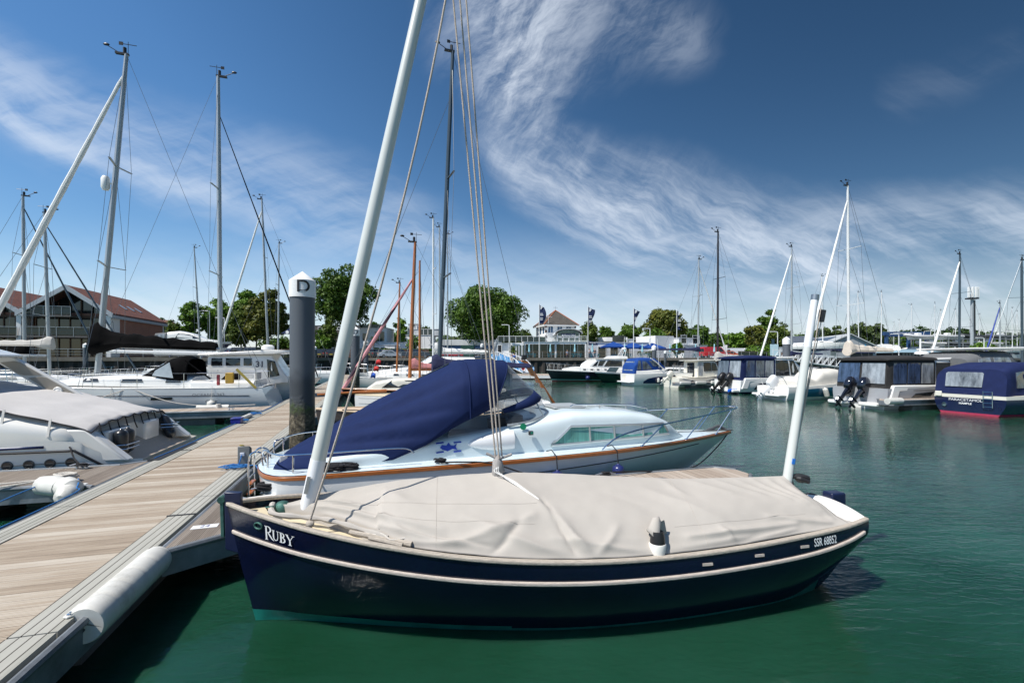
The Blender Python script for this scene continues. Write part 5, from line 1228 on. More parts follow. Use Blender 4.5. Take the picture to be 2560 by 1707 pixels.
# trawler-style cruiser, dark hull, bow to the left
o = P(1566, 898, 51.6); o.z = 0
tr, th = mboat('trawler_yacht', 'dark hulled trawler yacht with white wheelhouse and red waterline, its bow pointing left', 0, 0, 9.7, 3.2, 1.0, 1.32, [BLACKH, M('teal_line', (.12, .36, .34), .4), MAROON, WHITE_GC], lambda q, u: 3 if q < .07 else (2 if q > .86 else (1 if q > .80 else 0)), rz=pi + AX, origin=o, rake=.7, tw=.9, ts=[0, .07, .2, .35, .5, .65, .8, .86, 1])
th.deck('deck', WHITE_GC, tr)
s1 = Shell([(.4, 1.35, 1.0, 1.45), (4.4, 1.35, 1.02, 1.5), (6.4, 1.05, 1.15, 1.62), (7.6, .6, 1.25, 1.4)], e=.3); s1.build('trunk_cabin', WHITE_GC, tr)
s2 = Shell([(1.0, 1.25, 1.4, 2.42), (4.3, 1.25, 1.4, 2.42), (5.1, 1.12, 1.45, 1.9), (5.3, 1.0, 1.45, 1.55)], e=.16); s2.build('wheelhouse', WHITE_GC, tr)
G().box(.5, 4.5, -1.3, 1.3, 2.42, 2.5).obj('wheelhouse_roof', WHITE_GC, tr, bev=.03)
for s in (1, -1):
    win(tr, s2, [(1.3, 1.62), (1.3, 2.25), (3.0, 2.3), (3.5, 1.62)], s, (SMOKE, FRAME)); win(tr, s2, [(3.7, 1.68), (3.25, 2.28), (4.0, 2.25), (4.25, 1.68)], s, (SMOKE, FRAME)); win(tr, s2, [(4.4, 1.66), (4.15, 2.2), (4.35, 2.16), (4.85, 1.66)], s, (SMOKE, FRAME))
    for x in (3.2, 4.1, 4.8, 5.6): win(tr, s1, [(x, 1.22), (x, 1.36), (x + .3, 1.37), (x + .3, 1.23)], s, (SMOKE, FRAME))
    guard(tr, th, .35, .95, s, h=.62, n=7)
pulpit(tr, th, 2.2, .7)
g = G(); g.add([(2.0, -.8, 2.5), (2.0, .8, 2.5), (1.5, .75, 2.95), (1.5, -.75, 2.95)], [(0, 1, 2, 3)]); g.obj('flybridge_screen', GLASS, tr, smooth=0, solid=.02)
Shell([(.5, 1.1, 2.5, 2.75), (1.9, 1.1, 2.5, 2.78), (2.4, .9, 2.5, 2.55)], e=.3).build('flybridge', WHITE_GC, tr)
tubes(tr, 'radar_frame', [[(.6, s * .6, 2.5), (.2, s * .3, 3.5)] for s in (1, -1)] + [[(1.0, s * .6, 2.5), (.4, s * .3, 3.5)] for s in (1, -1)] + [[(.3, -.3, 3.5), (.3, .3, 3.5)], [(.3, 0, 3.5), (.25, 0, 4.9)]], .022, WHITE_P)
G().lathe([(0, 0), (.28, .02), (.3, .1), (.2, .2), (0, .22)], (.3, 0, 3.5), 14).obj('radome', WHITE_P, tr)
g = G(); g.tube([(.75, 1.42 , 1.75 + 0.0) if False else (.8 + .22 * cos(a), 1.4, 1.72 + .26 * sin(a)) for a in np.linspace(-.9, pi + .9, 16)], .07, 8); g.obj('lifebuoy', M('lifebuoy_ochre', (.5, .38, .10), .7), tr)
q = th.find(5.6, .6, 1, .2); G().ball((q[0], q[1], .42), .24).obj('ball_fender', NAVYF, tr); hangf(tr, th, 3.4, 1, M('bright_blue_fender', (.01, .10, .55), .35), .45, .11, .65)
g = G(); g.ball((8.1, .45, .95), (.14, .05, .1)); g.obj('anchor', WHITE_P, tr)
# small green-black open boat between the trawler and the blue canopy boat
o = P(1512, 898, 46.8); o.z = 0
sb, sh_ = mboat('sports_boat', 'small dark green and white sports boat squeezed between the trawler and the blue canopied cruiser', 0, 0, 5.6, 2.1, .95, 1.15, [M('dark_green_hull', (.008, .026, .022), .15, .2, coat=.5), WHITE_GC], lambda q, u: 1 if q < .12 else 0, rz=pi + AX + .3, origin=(o.x + 3.4, o.y + 2.2, 0), rake=1.2, ts=[0, .12, .3, .5, .7, .85, 1])
sh_.deck('deck', WHITE_GC, sb)
g = G(); g.add([(3.3, -.7, 1.0), (3.3, .7, 1.0), (2.7, .65, 1.55), (2.7, -.65, 1.55)], [(0, 1, 2, 3)]); g.obj('windscreen', GLASS, sb, smooth=0, solid=.02)

# sports cruiser with bright blue canopy
bc, bh = mboat('sports_cruiser', 'white sports cruiser with royal blue canopy and navy hull flash, fenders along its side', 22.7, 38.0, 7.6, 2.7, 1.05, 1.35, [WHITE_GC, M('cruiser_flash', (.01, .022, .09), .2, coat=.5)], None, rake=1.5, tw=.92, bulge=.05, p=2.0)
bh.deck('deck', WHITE_GC, bc)
G().box(-.45, .1, -1.15, 1.15, .22, .36).obj('bathing_platform', WHITE_GC, bc, bev=.04)
for s in (1, -1):
    g = G(); pl = [(.9, .3), (1.4, .62), (2.2, .78), (6.3, .98), (5.6, .3)]
    g2 = []
    for a, b in zip(pl, pl[1:] + pl[:1]):
        for k in range(8): g2.append((lerp(a[0], b[0], k / 8), lerp(a[1], b[1], k / 8)))
    xs = np.linspace(.95, 6.0, 26); top = lambda x: table([(.9, .32), (1.4, .62), (2.2, .76), (6.0, .95)], x)
    g.grid([[bh.find(x, lerp(.16, top(x), k / 5), s, .012) for x in xs] for k in range(6)]); g.obj('hull_flash', M('cruiser_flash', (.01, .022, .09), .2), bc, smooth=50)
s1 = Shell([(.3, 1.15, 1.0, 1.42), (2.6, 1.12, 1.05, 1.5), (3.6, .95, 1.1, 1.62), (5.2, .75, 1.2, 1.62), (6.6, .4, 1.28, 1.36)], e=.35); s1.build('cabin_top', WHITE_GC, bc)
for s in (1, -1): win(bc, s1, [(3.4, 1.32), (3.9, 1.5), (5.9, 1.38), (5.4, 1.27)], s, (SMOKE, FRAME))
cn1 = Shell([(.05, 1.08, 1.05, 1.95, .12), (.5, 1.1, 1.2, 2.48), (1.5, 1.08, 1.35, 2.56), (2.4, 1.05, 1.4, 2.5), (3.0, 1.0, 1.45, 2.15), (3.5, .9, 1.5, 1.7)], e=.32); ca = cn1.build('canopy', CVB, bc, sub=4)
for s in (1, -1):
    for pl in ([(.35, 1.42), (.5, 2.25), (.75, 2.3), (.8, 1.42)], [(.95, 1.45), (.92, 2.25), (1.3, 2.2), (2.0, 1.5)], [(2.1, 1.75), (1.6, 2.3), (2.4, 2.25), (2.9, 1.75)]): win(ca, cn1, pl, s, (VINYL, FRAME), off=.02)
back_panel(ca, 'window', [(-.8, 1.35), (.8, 1.35), (.75, 2.2), (-.75, 2.2)], lambda a, b: .05 + .25 * (b - 1.05) - .02, VIN_W)
for s in (1, -1): 
    g = G(); rr = [(1.75, 2.52), (2.3, 2.2), (2.9, 1.7), (3.3, 1.45)]; g.tube([(x, s * 1.13, z - .02) for x, z in rr], .05, 6); g.obj('canopy_arch', WHITE_GC, bc)
tubes(bc, 'aerial', [[(2.7, -1.1, 1.6), (2.5, -1.1, 4.3)]], .018, WHITE_P)
for x in (2.4, 4.2): hangf(bc, bh, x, -1, FENDW, .4, .12, .55)
back_panel(bc, 'transom_door', [(.3, .5), (.85, .5), (.85, 1.0), (.3, 1.0)], lambda a, b: -.005, IVORY, .02)

# cream pilothouse fishing boat with pale outboard on a short finger
pb, ph_ = mboat('fishing_boat', 'cream pilothouse fishing boat with a raised pale outboard, moored beside a finger with white fenders', 24.3, 33.6, 6.3, 2.4, .82, 1.15, [IVORY], None, rake=.9, tw=.95)
ph_.deck('deck', IVORY, pb, drop=.05)
wh = Shell([(2.0, .92, .85, 2.3), (3.4, .92, .85, 2.32), (3.9, .9, .9, 2.2), (4.35, .82, .95, 1.5)], e=.14); wh.build('pilothouse', IVORY, pb)
g = G(); g.prism([(1.55, 2.32), (4.3, 2.38), (4.45, 2.3), (4.2, 2.28), (1.6, 2.24)], lambda a, b, t: (a, t, b), -1.02, 1.02); g.obj('pilothouse_roof', IVORY, pb, bev=.03)
for s in (1, -1):
    win(pb, wh, [(2.65, 1.4), (2.6, 2.1), (3.3, 2.1), (3.4, 1.4)], s, (SMOKE, BLACK), fr=.025); win(pb, wh, [(3.5, 1.42), (3.42, 2.1), (3.8, 2.05), (4.05, 1.45)], s, (SMOKE, BLACK), fr=.025); win(pb, wh, [(2.1, 1.0), (2.1, 2.15), (2.48, 2.15), (2.5, 1.0)], s, (VIN_W, IVORY), 'door')
back_panel(pb, 'door', [(-.5, .9), (.4, .9), (.4, 2.1), (-.5, 2.1)], lambda a, b: 2.0, SMOKE)
outboard(pb, -.28, 0, .75, .85, IVORY, 1.0)
g = G(); g.tube(smooth_line([(.2, -1.2, .95), (2, -1.3, .80), (4, -1.15, .95), (5.6, -.5, 1.05)], 20), .02); g.obj('rope_rail', ROPE_BK, pb)
for x in (1.2, 3.0, 4.4): hangf(pb, ph_, x, -1, BLACK, .45, .09, .4)
f2 = finger('finger', 'short far finger pontoon with white edge fenders beside the cream fishing boat', 31.3, 32.1, 36, 23.2, TIMBER_F, .2)
for k in range(3): tag(G().box(-.5, .5, -.1, .1, -.14, .12).obj('dock_fender', FENDW, None, loc=UV(23.9 + k * 1.5, 31.18, ZD), rz=AX, bev=.06), ['first', 'middle', 'last'][k] + ' white fender block along the far finger by the cream fishing boat', 'fender', 'white fender blocks on the far finger')

# navy canopy boat with twin black outboards, turquoise open boat, charcoal canopy cruiser: one pattern
def canopy_boat(name, label, u, v, L, B, zs, zb, hm, cmat, vin, engines=2, side_mat=None, zroof=2.55, xs=(.15, 3.0, 5.0), emat=None, s=1.0, foil=True):
    t, h = mboat(name, label, u, v, L, B, zs, zb, hm, (lambda q, k: 1 if q > .84 else 0) if len(hm) > 1 else None, rake=1.1, tw=.93, ts=[0, .1, .25, .4, .55, .7, .84, 1])
    h.deck('deck', WHITE_GC, t, drop=.02)
    x0, x1, x2 = xs; w_ = B * .43
    G().box(-.55, .1, -B * .42, -B * .12, .14, .32).obj('bathing_platform', WHITE_GC, t, bev=.05); G().box(-.55, .1, B * .12, B * .42, .14, .32).obj('bathing_platform', WHITE_GC, t, bev=.05)
    for sd in (1, -1):
        g = G(); g.prism([(.05, .35), (.35, zs + .16), (x1, zs + .14), (x1, zs - .1), (.75, zs - .15), (.55, .35)], lambda a, b, k: (a, sd * (B * .45 + k), b), -.06, .1); g.obj('quarter_moulding', WHITE_GC, t, bev=.05)
    cn_ = Shell([(x0 - .12, w_ * .96, zs - .45, zroof - .22, .12), (x0 + .14, w_, zs - .3, zroof - .1, .06), (x0 + .5, w_, zs + .1, zroof + .03), (x1 * .6, w_, zs + .1, zroof + .1), (x1, w_ * .97, zs + .1, zroof)], e=.17)
    ca_ = cn_.build('canopy', cmat, t, sub=4)
    ew = Shell([(x0 - .05, w_ * 1.04, zroof - .12, zroof - .02), (x0 + .5, w_ * 1.04, zroof - .1, zroof + .07), (x1 * .6, w_ * 1.04, zroof - .1, zroof + .14), (x1 + .1, w_ * 1.0, zroof - .1, zroof + .06)], e=.5); ew.build('canopy_roof', cmat, t, sub=2)
    zl, zh = zs + .22, zroof - .24
    for sd in (1, -1):
        n = 3; e0, e1 = x0 + .32, x1 - .12
        for k in range(n):
            a, b = lerp(e0, e1, k / n) + .06, lerp(e0, e1, (k + 1) / n) - .05; win(ca_, cn_, [(a, zl), (a + .03, zh), (b + .02, zh), (b, zl)], sd, (vin[(k + 1) % len(vin)], cmat), off=.02)
    for (a, b), m_ in (((-.93, -.05), vin[0]), ((.05, .93), vin[-1])): back_panel(ca_, 'window', [(a * w_, zl), (b * w_, zl), (b * w_ * .97, zh), (a * w_ * .97, zh)], lambda p, q: x0 - .12 + .12 * (q - zs + .45) - .012, m_)
    wh_ = Shell([(x1, w_ * .95, zs, zroof - .02), (x2 - .5, w_ * .9, zs + .05, zroof - .03), (x2 + .4, w_ * .78, zs + .12, zs + .95), (x2 + 1.0, w_ * .6, zs + .15, zs + .45), (L * .9, w_ * .25, zb, zb + .15)], e=.18); wh_.build('wheelhouse', WHITE_GC, t, sub=3)
    G().prism([(x1 - .1, zroof - .02), (x2 - .3, zroof + .06), (x2 + .1, zroof - .06), (x2 - .1, zroof - .1), (x1 - .1, zroof - .12)], lambda a, b, k: (a, k, b), -w_ * .93, w_ * .93).obj('hard_top', WHITE_GC, t, bev=.04)
    for sd in (1, -1):
        a = x1 + .1; win(t, wh_, [(a, zs + .3), (a, zh), (lerp(a, x2, .52), zh), (lerp(a, x2, .6), zs + .3)], sd, (SMOKE, BLACK), fr=.02); win(t, wh_, [(lerp(a, x2, .68), zs + .32), (lerp(a, x2, .6), zh), (x2 - .45, zh - .02), (x2 + .2, zs + .4)], sd, (SMOKE, BLACK), fr=.02)
        guard(t, h, .62, .97, sd, h=.55, n=4)
    ys = [0] if engines == 1 else [-.34 * s, .34 * s]
    for y in ys: outboard(t, -.32, y, zs - .3, .75, emat or BLACK, 1.16 * s)
    return t, h
nb, nh = canopy_boat('canopy_boat', 'white motor boat with navy cockpit tent and two raised black outboards', 23.9, 26.6, 7.6, 2.7, .95, 1.3, [WHITE_GC, NAVYH], CVN, [VIN_W, VIN_B, VINYL], 2, zroof=2.55, xs=(.15, 3.1, 5.3))
for s in (1, -1):
    g = G(); xs = np.linspace(1.1, 6.6, 22); g.grid([[nh.find(x, lerp(.3, table([(1.1, .32), (1.4, .72), (6.6, 1.0)], x), k / 4), s, .012) for x in xs] for k in range(5)]); g.obj('hull_flash', NAVYH, nb, smooth=50)
G().lathe([(0, -.2), (.1, -.2), (.12, 0), (.1, .9), (0, .9)], (-.5, -.9, .25), 12, ax='x').obj('platform_fender', M('bright_blue_fender', (.01, .10, .55), .35), nb)
cb_, chh = canopy_boat('canopy_boat', 'silver grey cruiser with charcoal cockpit tent, raised black twin outboards and a white hard top', 23.2, 16.9, 8.4, 2.9, 1.0, 1.4, [GREYH, WHITE_GC], CVC, [VIN_W, VIN_B, VIN_B], 2, zroof=2.46, xs=(.15, 3.5, 6.0), emat=M('glossy_black', (.01, .012, .02), .12, .2, coat=.8))
for s in (1, -1):
    g = G(); g.quad(*[chh.find(x, z, s, .015) for x, z in ((1.5, .55), (2.75, .58), (3.0, .82), (1.75, .74))]); g.obj('hull_window', SMOKE, cb_, smooth=0, solid=.012)
    g = G(); g.grid([[chh.find(x, z, s, .012) for x in np.linspace(1.6, 5.5, 12)] for z in (.885, .91)]); g.obj('hull_stripe', BLACK, cb_, smooth=40)
    g = G(); g.quad(*[chh.find(x, z, s, .015) for x, z in ((3.9, .82), (5.6, .78), (5.6, .98), (4.2, .9))]); g.obj('hull_window', SMOKE, cb_, smooth=0, solid=.012)
G().lathe([(0, 0), (.3, .02), (.3, .1), (.2, .16), (0, .17)], (4.5, 0, 2.66), 14).obj('radome', WHITE_P, cb_); tubes(cb_, 'aerial', [[(4.9, .3, 2.65), (4.9, .3, 3.5)]], .04, WHITE_P)
q = chh.find(3.9, .6, -1, .15); G().ball((q[0], q[1], .42), .2).obj('ball_fender', BLACK, cb_)
# turquoise open boat with white outboard
qb, qh = mboat('open_boat', 'turquoise hulled open boat with pale covers and one large raised white outboard', 23.0, 21.9, 7.2, 2.4, .78, 1.25, [TEALH, WHITE_GC], lambda q, u: 1 if q < .2 or q > .8 or u < .12 else 0, rake=.35, tw=.95, ts=[0, .1, .2, .35, .5, .65, .8, 1])
qh.deck('deck', WHITE_GC, qb, drop=.04)
G().box(-.6, .05, -1.0, 1.0, .2, .36).obj('bathing_platform', WHITE_GC, qb, bev=.06)
cvx = Shell([(1.0, .85, .75, 1.1), (1.8, .9, .78, 1.35), (2.4, .92, .8, 1.25), (3.0, .95, .82, 1.7), (4.4, .95, .9, 1.8), (5.0, .85, .95, 1.35), (5.6, .7, 1.0, 1.2)], e=.4); cvx.build('cover', CVW, qb, sub=5, fn=lambda x, y, z: (x, y, z + .03 * sin(x * 6 + y * 3)))
outboard(qb, -.25, 0, .55, .82, M('white_cowl', (.76, .76, .76), .2, .03, coat=.6), 1.3)
letters('QUARKEN', .17, lambda x, y: qh.find(4.0 + x, .57 + y, -1, .012), M('lettering_black', (.02, .02, .02), .4), qb, sx=1.15)
fender(qb, (2.55, -1.3, .72), (2.75, -1.33, .1), .14, FENDW)
for s in (1, -1): tubes(qb, 'ski_frame', [[(.25, s * .9, .75), (-.1, s * .85, 1.3), (-.35, s * .8, 1.45)]], .018)
f3 = finger('finger', 'far finger pontoon between the silver grey cruiser and the navy tented boat', 15.0, 15.9, 36, 22.8, TIMBER_F, .2)
tag(G().tube([(-.55, 0, 0), (.3, 0, 0), (.42, .1, 0)], [.14, .15, .1], 12).obj('dock_fender', FENDW, None, loc=UV(22.75, 14.9, ZD - .0), rz=AX), 'white wrapped fender on the tip of the finger beside the silver grey cruiser', 'fender')
# navy boat at the right edge, stern towards us
pc, pch = mboat('canopy_boat', 'navy motor boat at the right edge with navy tent, cream rail and pink waterline', 24.7, 13.3, 7.5, 2.9, .86, 1.2, [NAVYH, ANTIRED, IVORY], lambda q, u: 2 if q < .17 else (1 if q > .9 else 0), rake=.8, tw=.86, wl=.8, ts=[0, .08, .17, .35, .5, .65, .8, .9, 1], bulge=.1)
pch.deck('deck', IVORY, pc)
pcn = Shell([(.0, 1.22, .84, 1.98, .14), (.3, 1.24, .86, 2.08, .08), (.7, 1.22, .9, 2.16), (1.4, 1.2, .9, 2.26), (2.6, 1.2, .95, 2.28), (2.75, 1.2, .95, 2.2), (4.2, 1.15, 1.0, 2.2), (5.2, .95, 1.05, 1.5)], e=.3); pca = pcn.build('canopy', CVN, pc, sub=5, fn=lambda x, y, z: (x, y * (1 + .012 * sin(z * 9 + x * 4)), z))
gl = G(); gl.prism([(-.85, 1.2), (.45, 1.2), (.48, 1.78), (.42, 1.84), (-.78, 1.84), (-.85, 1.78)], lambda a, b, k: (.14 * (b - .84) - .012 - k, -a, b), 0, .03); pw = gl.obj('window', VIN_W, pca, smooth=0)
for s in (1, -1): 
    for pl in ([(.75, 1.2), (.7, 1.85), (1.4, 1.92), (1.55, 1.2)], [(1.85, 1.2), (1.75, 1.95), (2.4, 1.95), (2.5, 1.2)], [(3.0, 1.2), (2.95, 1.95), (3.9, 1.95), (4.2, 1.2)]): win(pca, pcn, pl, s, (VINYL, CVN), off=.02)
letters('PARACETAMOL', .155, lambda x, y: (-.015 - .02 * abs(x), -(x - .1), .62 + y), WHITE_INK, pc, sx=1.1); letters('HAMBLE', .11, lambda x, y: (-.015 - .02 * abs(x), -(x - .1), .47 + y), WHITE_INK, pc, sx=1.1, bold=.004)
tubes(pc, 'boarding_ladder', [[(-.08, -.55, .35), (-.1, -.55, 1.05)], [(-.08, -.85, .35), (-.1, -.85, 1.05)]] + [[(-.1, -.55, z), (-.1, -.85, z)] for z in (.4, .56, .72, .88, 1.02)], .014)
G().lathe([(.07, -.03), (.09, -.03), (.09, .03), (.07, .03)], (-.02, .85, .38), 16, ax='x').obj('exhaust', STEEL, pc)
G().box(-.06, .0, .95, 1.2, .74, .96).obj('stern_plate', IVORY, pc, bev=.02)
# white cruiser with the grey tent just behind it
wb, wbh = mboat('cruiser', 'white cruiser with grey cockpit tent and hard top behind the navy pink-bottomed boat', 24.2, 19.6 - 2.6 + 5.1, 9.5, 3.2, 1.15, 1.5, [WHITE_GC, NAVYH], lambda q, u: 1 if .3 < q < .6 else 0, rake=1.3)
wb.location = UV(27.6, 16.3); wbh.deck('deck', WHITE_GC, wb)
wc = Shell([(.3, 1.35, 1.15, 2.45), (1.4, 1.38, 1.15, 2.8), (3.6, 1.35, 1.2, 2.85), (4.6, 1.2, 1.25, 2.2), (6.0, .9, 1.3, 1.6), (8, .4, 1.4, 1.5)], e=.3); wc.build('cockpit_tent', M('grey_tent', (.12, .125, .13), .8, .1, 4), wb)
G().prism([(.9, 2.98), (4.6, 3.05), (5.0, 2.95), (4.6, 2.88), (1.0, 2.86)], lambda a, b, k: (a, k, b), -1.4, 1.4).obj('hard_top', WHITE_GC, wb, bev=.06)
for s in (1, -1):
    for pl in ([(.7, 1.6), (1.0, 2.4), (1.8, 2.5), (1.9, 1.6)], [(2.1, 1.6), (2.1, 2.5), (3.3, 2.5), (3.8, 1.6)]): win(wb, wc, pl, s, (VIN_W, FRAME), off=.02)

# ---------------------------------------------------------------- sailing yachts on the far right with their furled jibs
def at_px(px, Y): q = P(px, YH, Y); return (q.x, q.y, 0)
def far_yacht(label, px, Y, ytop, mmat=ALUM, jib=None, rake=.25, L=10, boom=None, cover=None, bowdir=1, hullm=None, r=.085, spr=((.36, .9), (.66, .75)), boot=None, detail=1, group=None, boom_mat=None, wire=.009, jibtop=.94, rz=None):
    zt = H - (ytop - YH) / F * Y; rz = AX if rz is None else rz
    if bowdir < 0: rz += pi
    mx = L * .55; c = Vector(at_px(px, Y)); o = c - Vector((cos(rz) * mx, sin(rz) * mx, 0))
    t, h = yacht(label, o, rz, L=L, B=L * .31, zs=1.0, zb=1.25, hullm=hullm or WHITE_GC, detail=detail, group=group, boot=boot)
    rig(t, mx, 1.55, zt, r, rake=rake, mat=mmat, spr=spr, beam=L * .13, stay_x=L * .99, stay_f=jibtop, back_x=.1, boom=boom, jib=jib, cover=cover, wire=wire, boom_mat=boom_mat)
    return t
far_yacht('white yacht with cream boom cover, its white furled jib crossing the bare mizzen mast', 2122, 30, 465, mmat=ALUM_W, jib=(SAILW, .085), L=9.5, boom=(4.0, 2.95), cover=(SAILC, .95, True), bowdir=-1, rake=-.1, jibtop=.93)
far_yacht('yacht with a slim grey mast and white furled jib beside the stout mooring pile', 1979, 44, 617, jib=(SAILW, .09), L=10, bowdir=-1, rake=.0, boom=(4, 2.9), cover=(SAILN, .5, True))
far_yacht('yacht with a black mast and grey boom cover behind the cream fishing boat', 1794, 41, 580, mmat=MAST_BLK, L=10.5, bowdir=-1, boom=(4.6, 2.5), cover=(SAILG, .85, True), rake=.05, r=.095)
far_yacht('yacht with pale grey mast and a navy boom cover reaching left, among the parasols', 1745, 47, 648, L=10, bowdir=1, boom=(5.2, 3.35), cover=(SAILN, .55, True), rake=-.1, jib=(SAILW, .06))
far_yacht('yacht with white furled jib and grey mast left of the telecom mast', 2398, 41, 635, jib=(SAILW, .10), mmat=MAST_BLUE, L=10, bowdir=-1, rake=.1, boom=(4, 2.8), cover=(CVC, .7, True))
far_yacht('yacht with blue furled jib and red drum, near the right edge', 2500, 62, 758, jib=(M('blue_sail', (.03, .06, .3), .7), .09), L=9, bowdir=-1, rake=.0)
far_yacht('white yacht with mast at the right frame edge, dark stays slanting left', 2556, 36, 650, mmat=MAST_BLUE, L=10, bowdir=1, rake=0.1)
# left of the walkway
y1 = far_yacht('slate hulled yacht with grey boom cover behind the radar arch', 124, 26.5, 533, L=10.5, bowdir=1, boom=(4.4, 3.2, -.05), cover=(SAILG, .75, True), hullm=SLATE, jib=(MAST_BLUE, .05), rake=.25, r=.085)
G().box(1.0, 5.0, -1.2, 1.2, 2.55, 2.68).obj('bimini', WHITE_GC, y1, bev=.05)
far_yacht('yacht with a black boom cover and dark furled jib at the left edge', 62, 31, 490, L=11, bowdir=1, boom=(4.6, 2.95), cover=(SAILB, .95, True), jib=(MAST_BLUE, .06), rake=.1, r=.1)
y3 = far_yacht('tall masted yacht with white boom and thin black headsail behind the black covered yacht', 551, 27.2, 192, L=12.5, bowdir=1, boom=(5.6, 2.75, -.1), jib=(SAILB, .04), rake=.12, r=.125, hullm=WHITE_GC, boom_mat=ALUM_W, spr=((.33, 1.1), (.62, .9)), wire=.008, jibtop=.88)
far_yacht('yacht with slanted white furled jib just left of the big D pile', 672, 43, 500, L=11, bowdir=-1, jib=(SAILW, .10), rake=-.6, r=.1)
far_yacht('yacht with a bare mast carrying a white reflector left of the big D pile', 695, 50, 608, L=10, bowdir=1, rake=-.1)
far_yacht('yacht with a leaning slender mast in front of the left trees', 503, 56, 620, L=10, bowdir=1, rake=.75)
# motor boat with pilothouse behind
mb_, mh_ = mboat('pilothouse_boat', 'white pilothouse motor boat marked 31 behind the stern of the black covered yacht', -10.5, 25.9, 7.2, 3.1, 1.15, 1.4, [M('pale_blue_hull', (.52, .60, .64), .18, .03, coat=.5), BLACKH], lambda q, u: 1 if q > .86 else 0, rake=.6, tw=.9)
mh_.deck('deck', WHITE_GC, mb_)
w3 = Shell([(2.9, 1.25, 1.15, 2.62), (5.6, 1.2, 1.2, 2.66), (6.1, 1.1, 1.25, 1.8), (6.3, 1.0, 1.25, 1.5)], e=.16); w3.build('wheelhouse', WHITE_GC, mb_)
G().prism([(2.5, 2.66), (5.6, 2.86), (7.0, 2.82), (6.6, 2.74), (5.6, 2.64), (2.5, 2.58)], lambda a, b, k: (a, k, b), -1.35, 1.35).obj('hard_top', WHITE_GC, mb_, bev=.05)
for s in (1, -1):
    for a, b in ((3.05, 3.5), (3.65, 4.25), (4.4, 4.75)): win(mb_, w3, [(a, 2.1), (a, 2.45), (b, 2.45), (b, 2.1)], s, (SMOKE, FRAME))
    win(mb_, w3, [(5.45, 1.5), (5.4, 2.4), (5.75, 2.3), (5.95, 1.6)], s, (SMOKE, FRAME)); guard(mb_, mh_, .3, .97, s, .7)
letters('31', .4, lambda x, y: (5.1 + x, -1.235, 2.15 + y), M('lettering_dark', (.04, .05, .08), .4), mb_, bold=.01)
G().lathe([(0, 0), (.3, .05), (.3, .2), (.2, .28), (0, .3)], (5.2, 0, 2.85), 14).obj('radome', WHITE_P, mb_)
# big sports yacht standing ashore behind
sy, syh = mboat('sports_yacht', 'white sports yacht with grey aft tent laid up ashore beside the brick gables', 0, 0, 9.2, 3.0, 1.5, 1.85, [WHITE_GC, NAVYH], lambda q, u: 1 if .12 < q < .4 else 0, rz=AX * .6, origin=P(396, 898, 62), rake=1.4)
sy.location.z = 3.0; syh.deck('deck', WHITE_GC, sy)
s5 = Shell([(.2, 1.25, 1.5, 2.9), (1.6, 1.25, 1.5, 3.05)], e=.25); tn = s5.build('aft_tent', M('grey_tent', (.12, .125, .13), .8, .1, 4), sy)
s6 = Shell([(1.6, 1.2, 1.5, 3.1), (3.0, 1.2, 1.55, 3.25), (4.6, 1.1, 1.6, 2.9), (6.0, .9, 1.7, 2.2), (7.6, .5, 1.8, 2.0)], e=.35); s6.build('deckhouse', WHITE_GC, sy)
for s in (1, -1): win(sy, s6, [(2.6, 2.25), (3.0, 2.9), (4.3, 2.75), (5.6, 2.2)], s, (SMOKE, FRAME)); win(tn, s5, [(.4, 2.1), (.5, 2.75), (1.4, 2.85), (1.4, 2.1)], s, (VIN_W, FRAME))
g = G()
for x in (2, 6):
    for s in (1, -1): g.bar((x, s * 1.2, -.35), (x, s * .9, .9), .12, .12); 
    g.box(x - .06, x + .06, -1.3, 1.3, -.35, -.2)
g.obj('cradle', M('cradle_steel', (.1, .12, .2), .6), sy)

# ---------------------------------------------------------------- boats on the right side of the walkway, beyond the cruiser
c1, c1h = yacht('navy sailing boat with pink waterline stripe and tall slate mast, beyond the cabin cruiser', UV(4.9, 12.75), pi + AX, L=6.4, B=2.3, zs=.92, zb=1.12, hullm=BLACKH, coach=True, detail=0, deckm=M('cream_rail', (.62, .47, .32), .5, .1, 6), rake=.2, stripe=M('magenta_stripe', (.45, .015, .22), .4))
rig(c1, 3.25, 1.3, 11.05, .062, rake=.42, mat=MAST_BLUE, spr=((.345, .62), (.63, .55)), beam=1.0, stay_x=6.3, stay_f=.87, back_x=.1, boom=(2.8, 2.2), cover=(SAILN, .5, True), wire=.006)
g = G(); g.prism([(-.02, 1.12), (.1, 1.1), (.45, 1.72), (.58, 1.74), (.62, 1.88), (.74, 1.9), (.78, 2.08), (.9, 2.1), (1.14, 2.5), (1.22, 2.52), (1.2, 2.58), (1.02, 2.54)], lambda a, b, k: (a * .95, k, b * .98), -.035, .035); rd = g.obj('raised_rudder', VARN, c1, bev=.01); rd.location = (-.35, .0, -.15)
G().box(1.0, 1.14, -.05, .05, 2.54, 2.68).obj('rudder_stock', BLACK, rd, bev=.02)
rope('black mooring lines heaped on the bow of the navy sailing boat beyond the cruiser', [UV(-.8, 12.0, 1.15), UV(.2, 11.7, 1.12), UV(.9, 11.6, 1.1), UV(1.4, 11.6, 1.1)], .014, ROPE_BK, 20, heap=[(UV(.6, 11.72, 1.08), .13, 4, .02, 41, .08), (UV(1.2, 11.7, 1.08), .15, 4, .02, 43, .08)])
f4 = finger('finger', 'finger pontoon hidden between the navy sailing boat and the white clinker boat', 16.45, 17.2, U_R + .06, 8, TIMBER_V, .4)
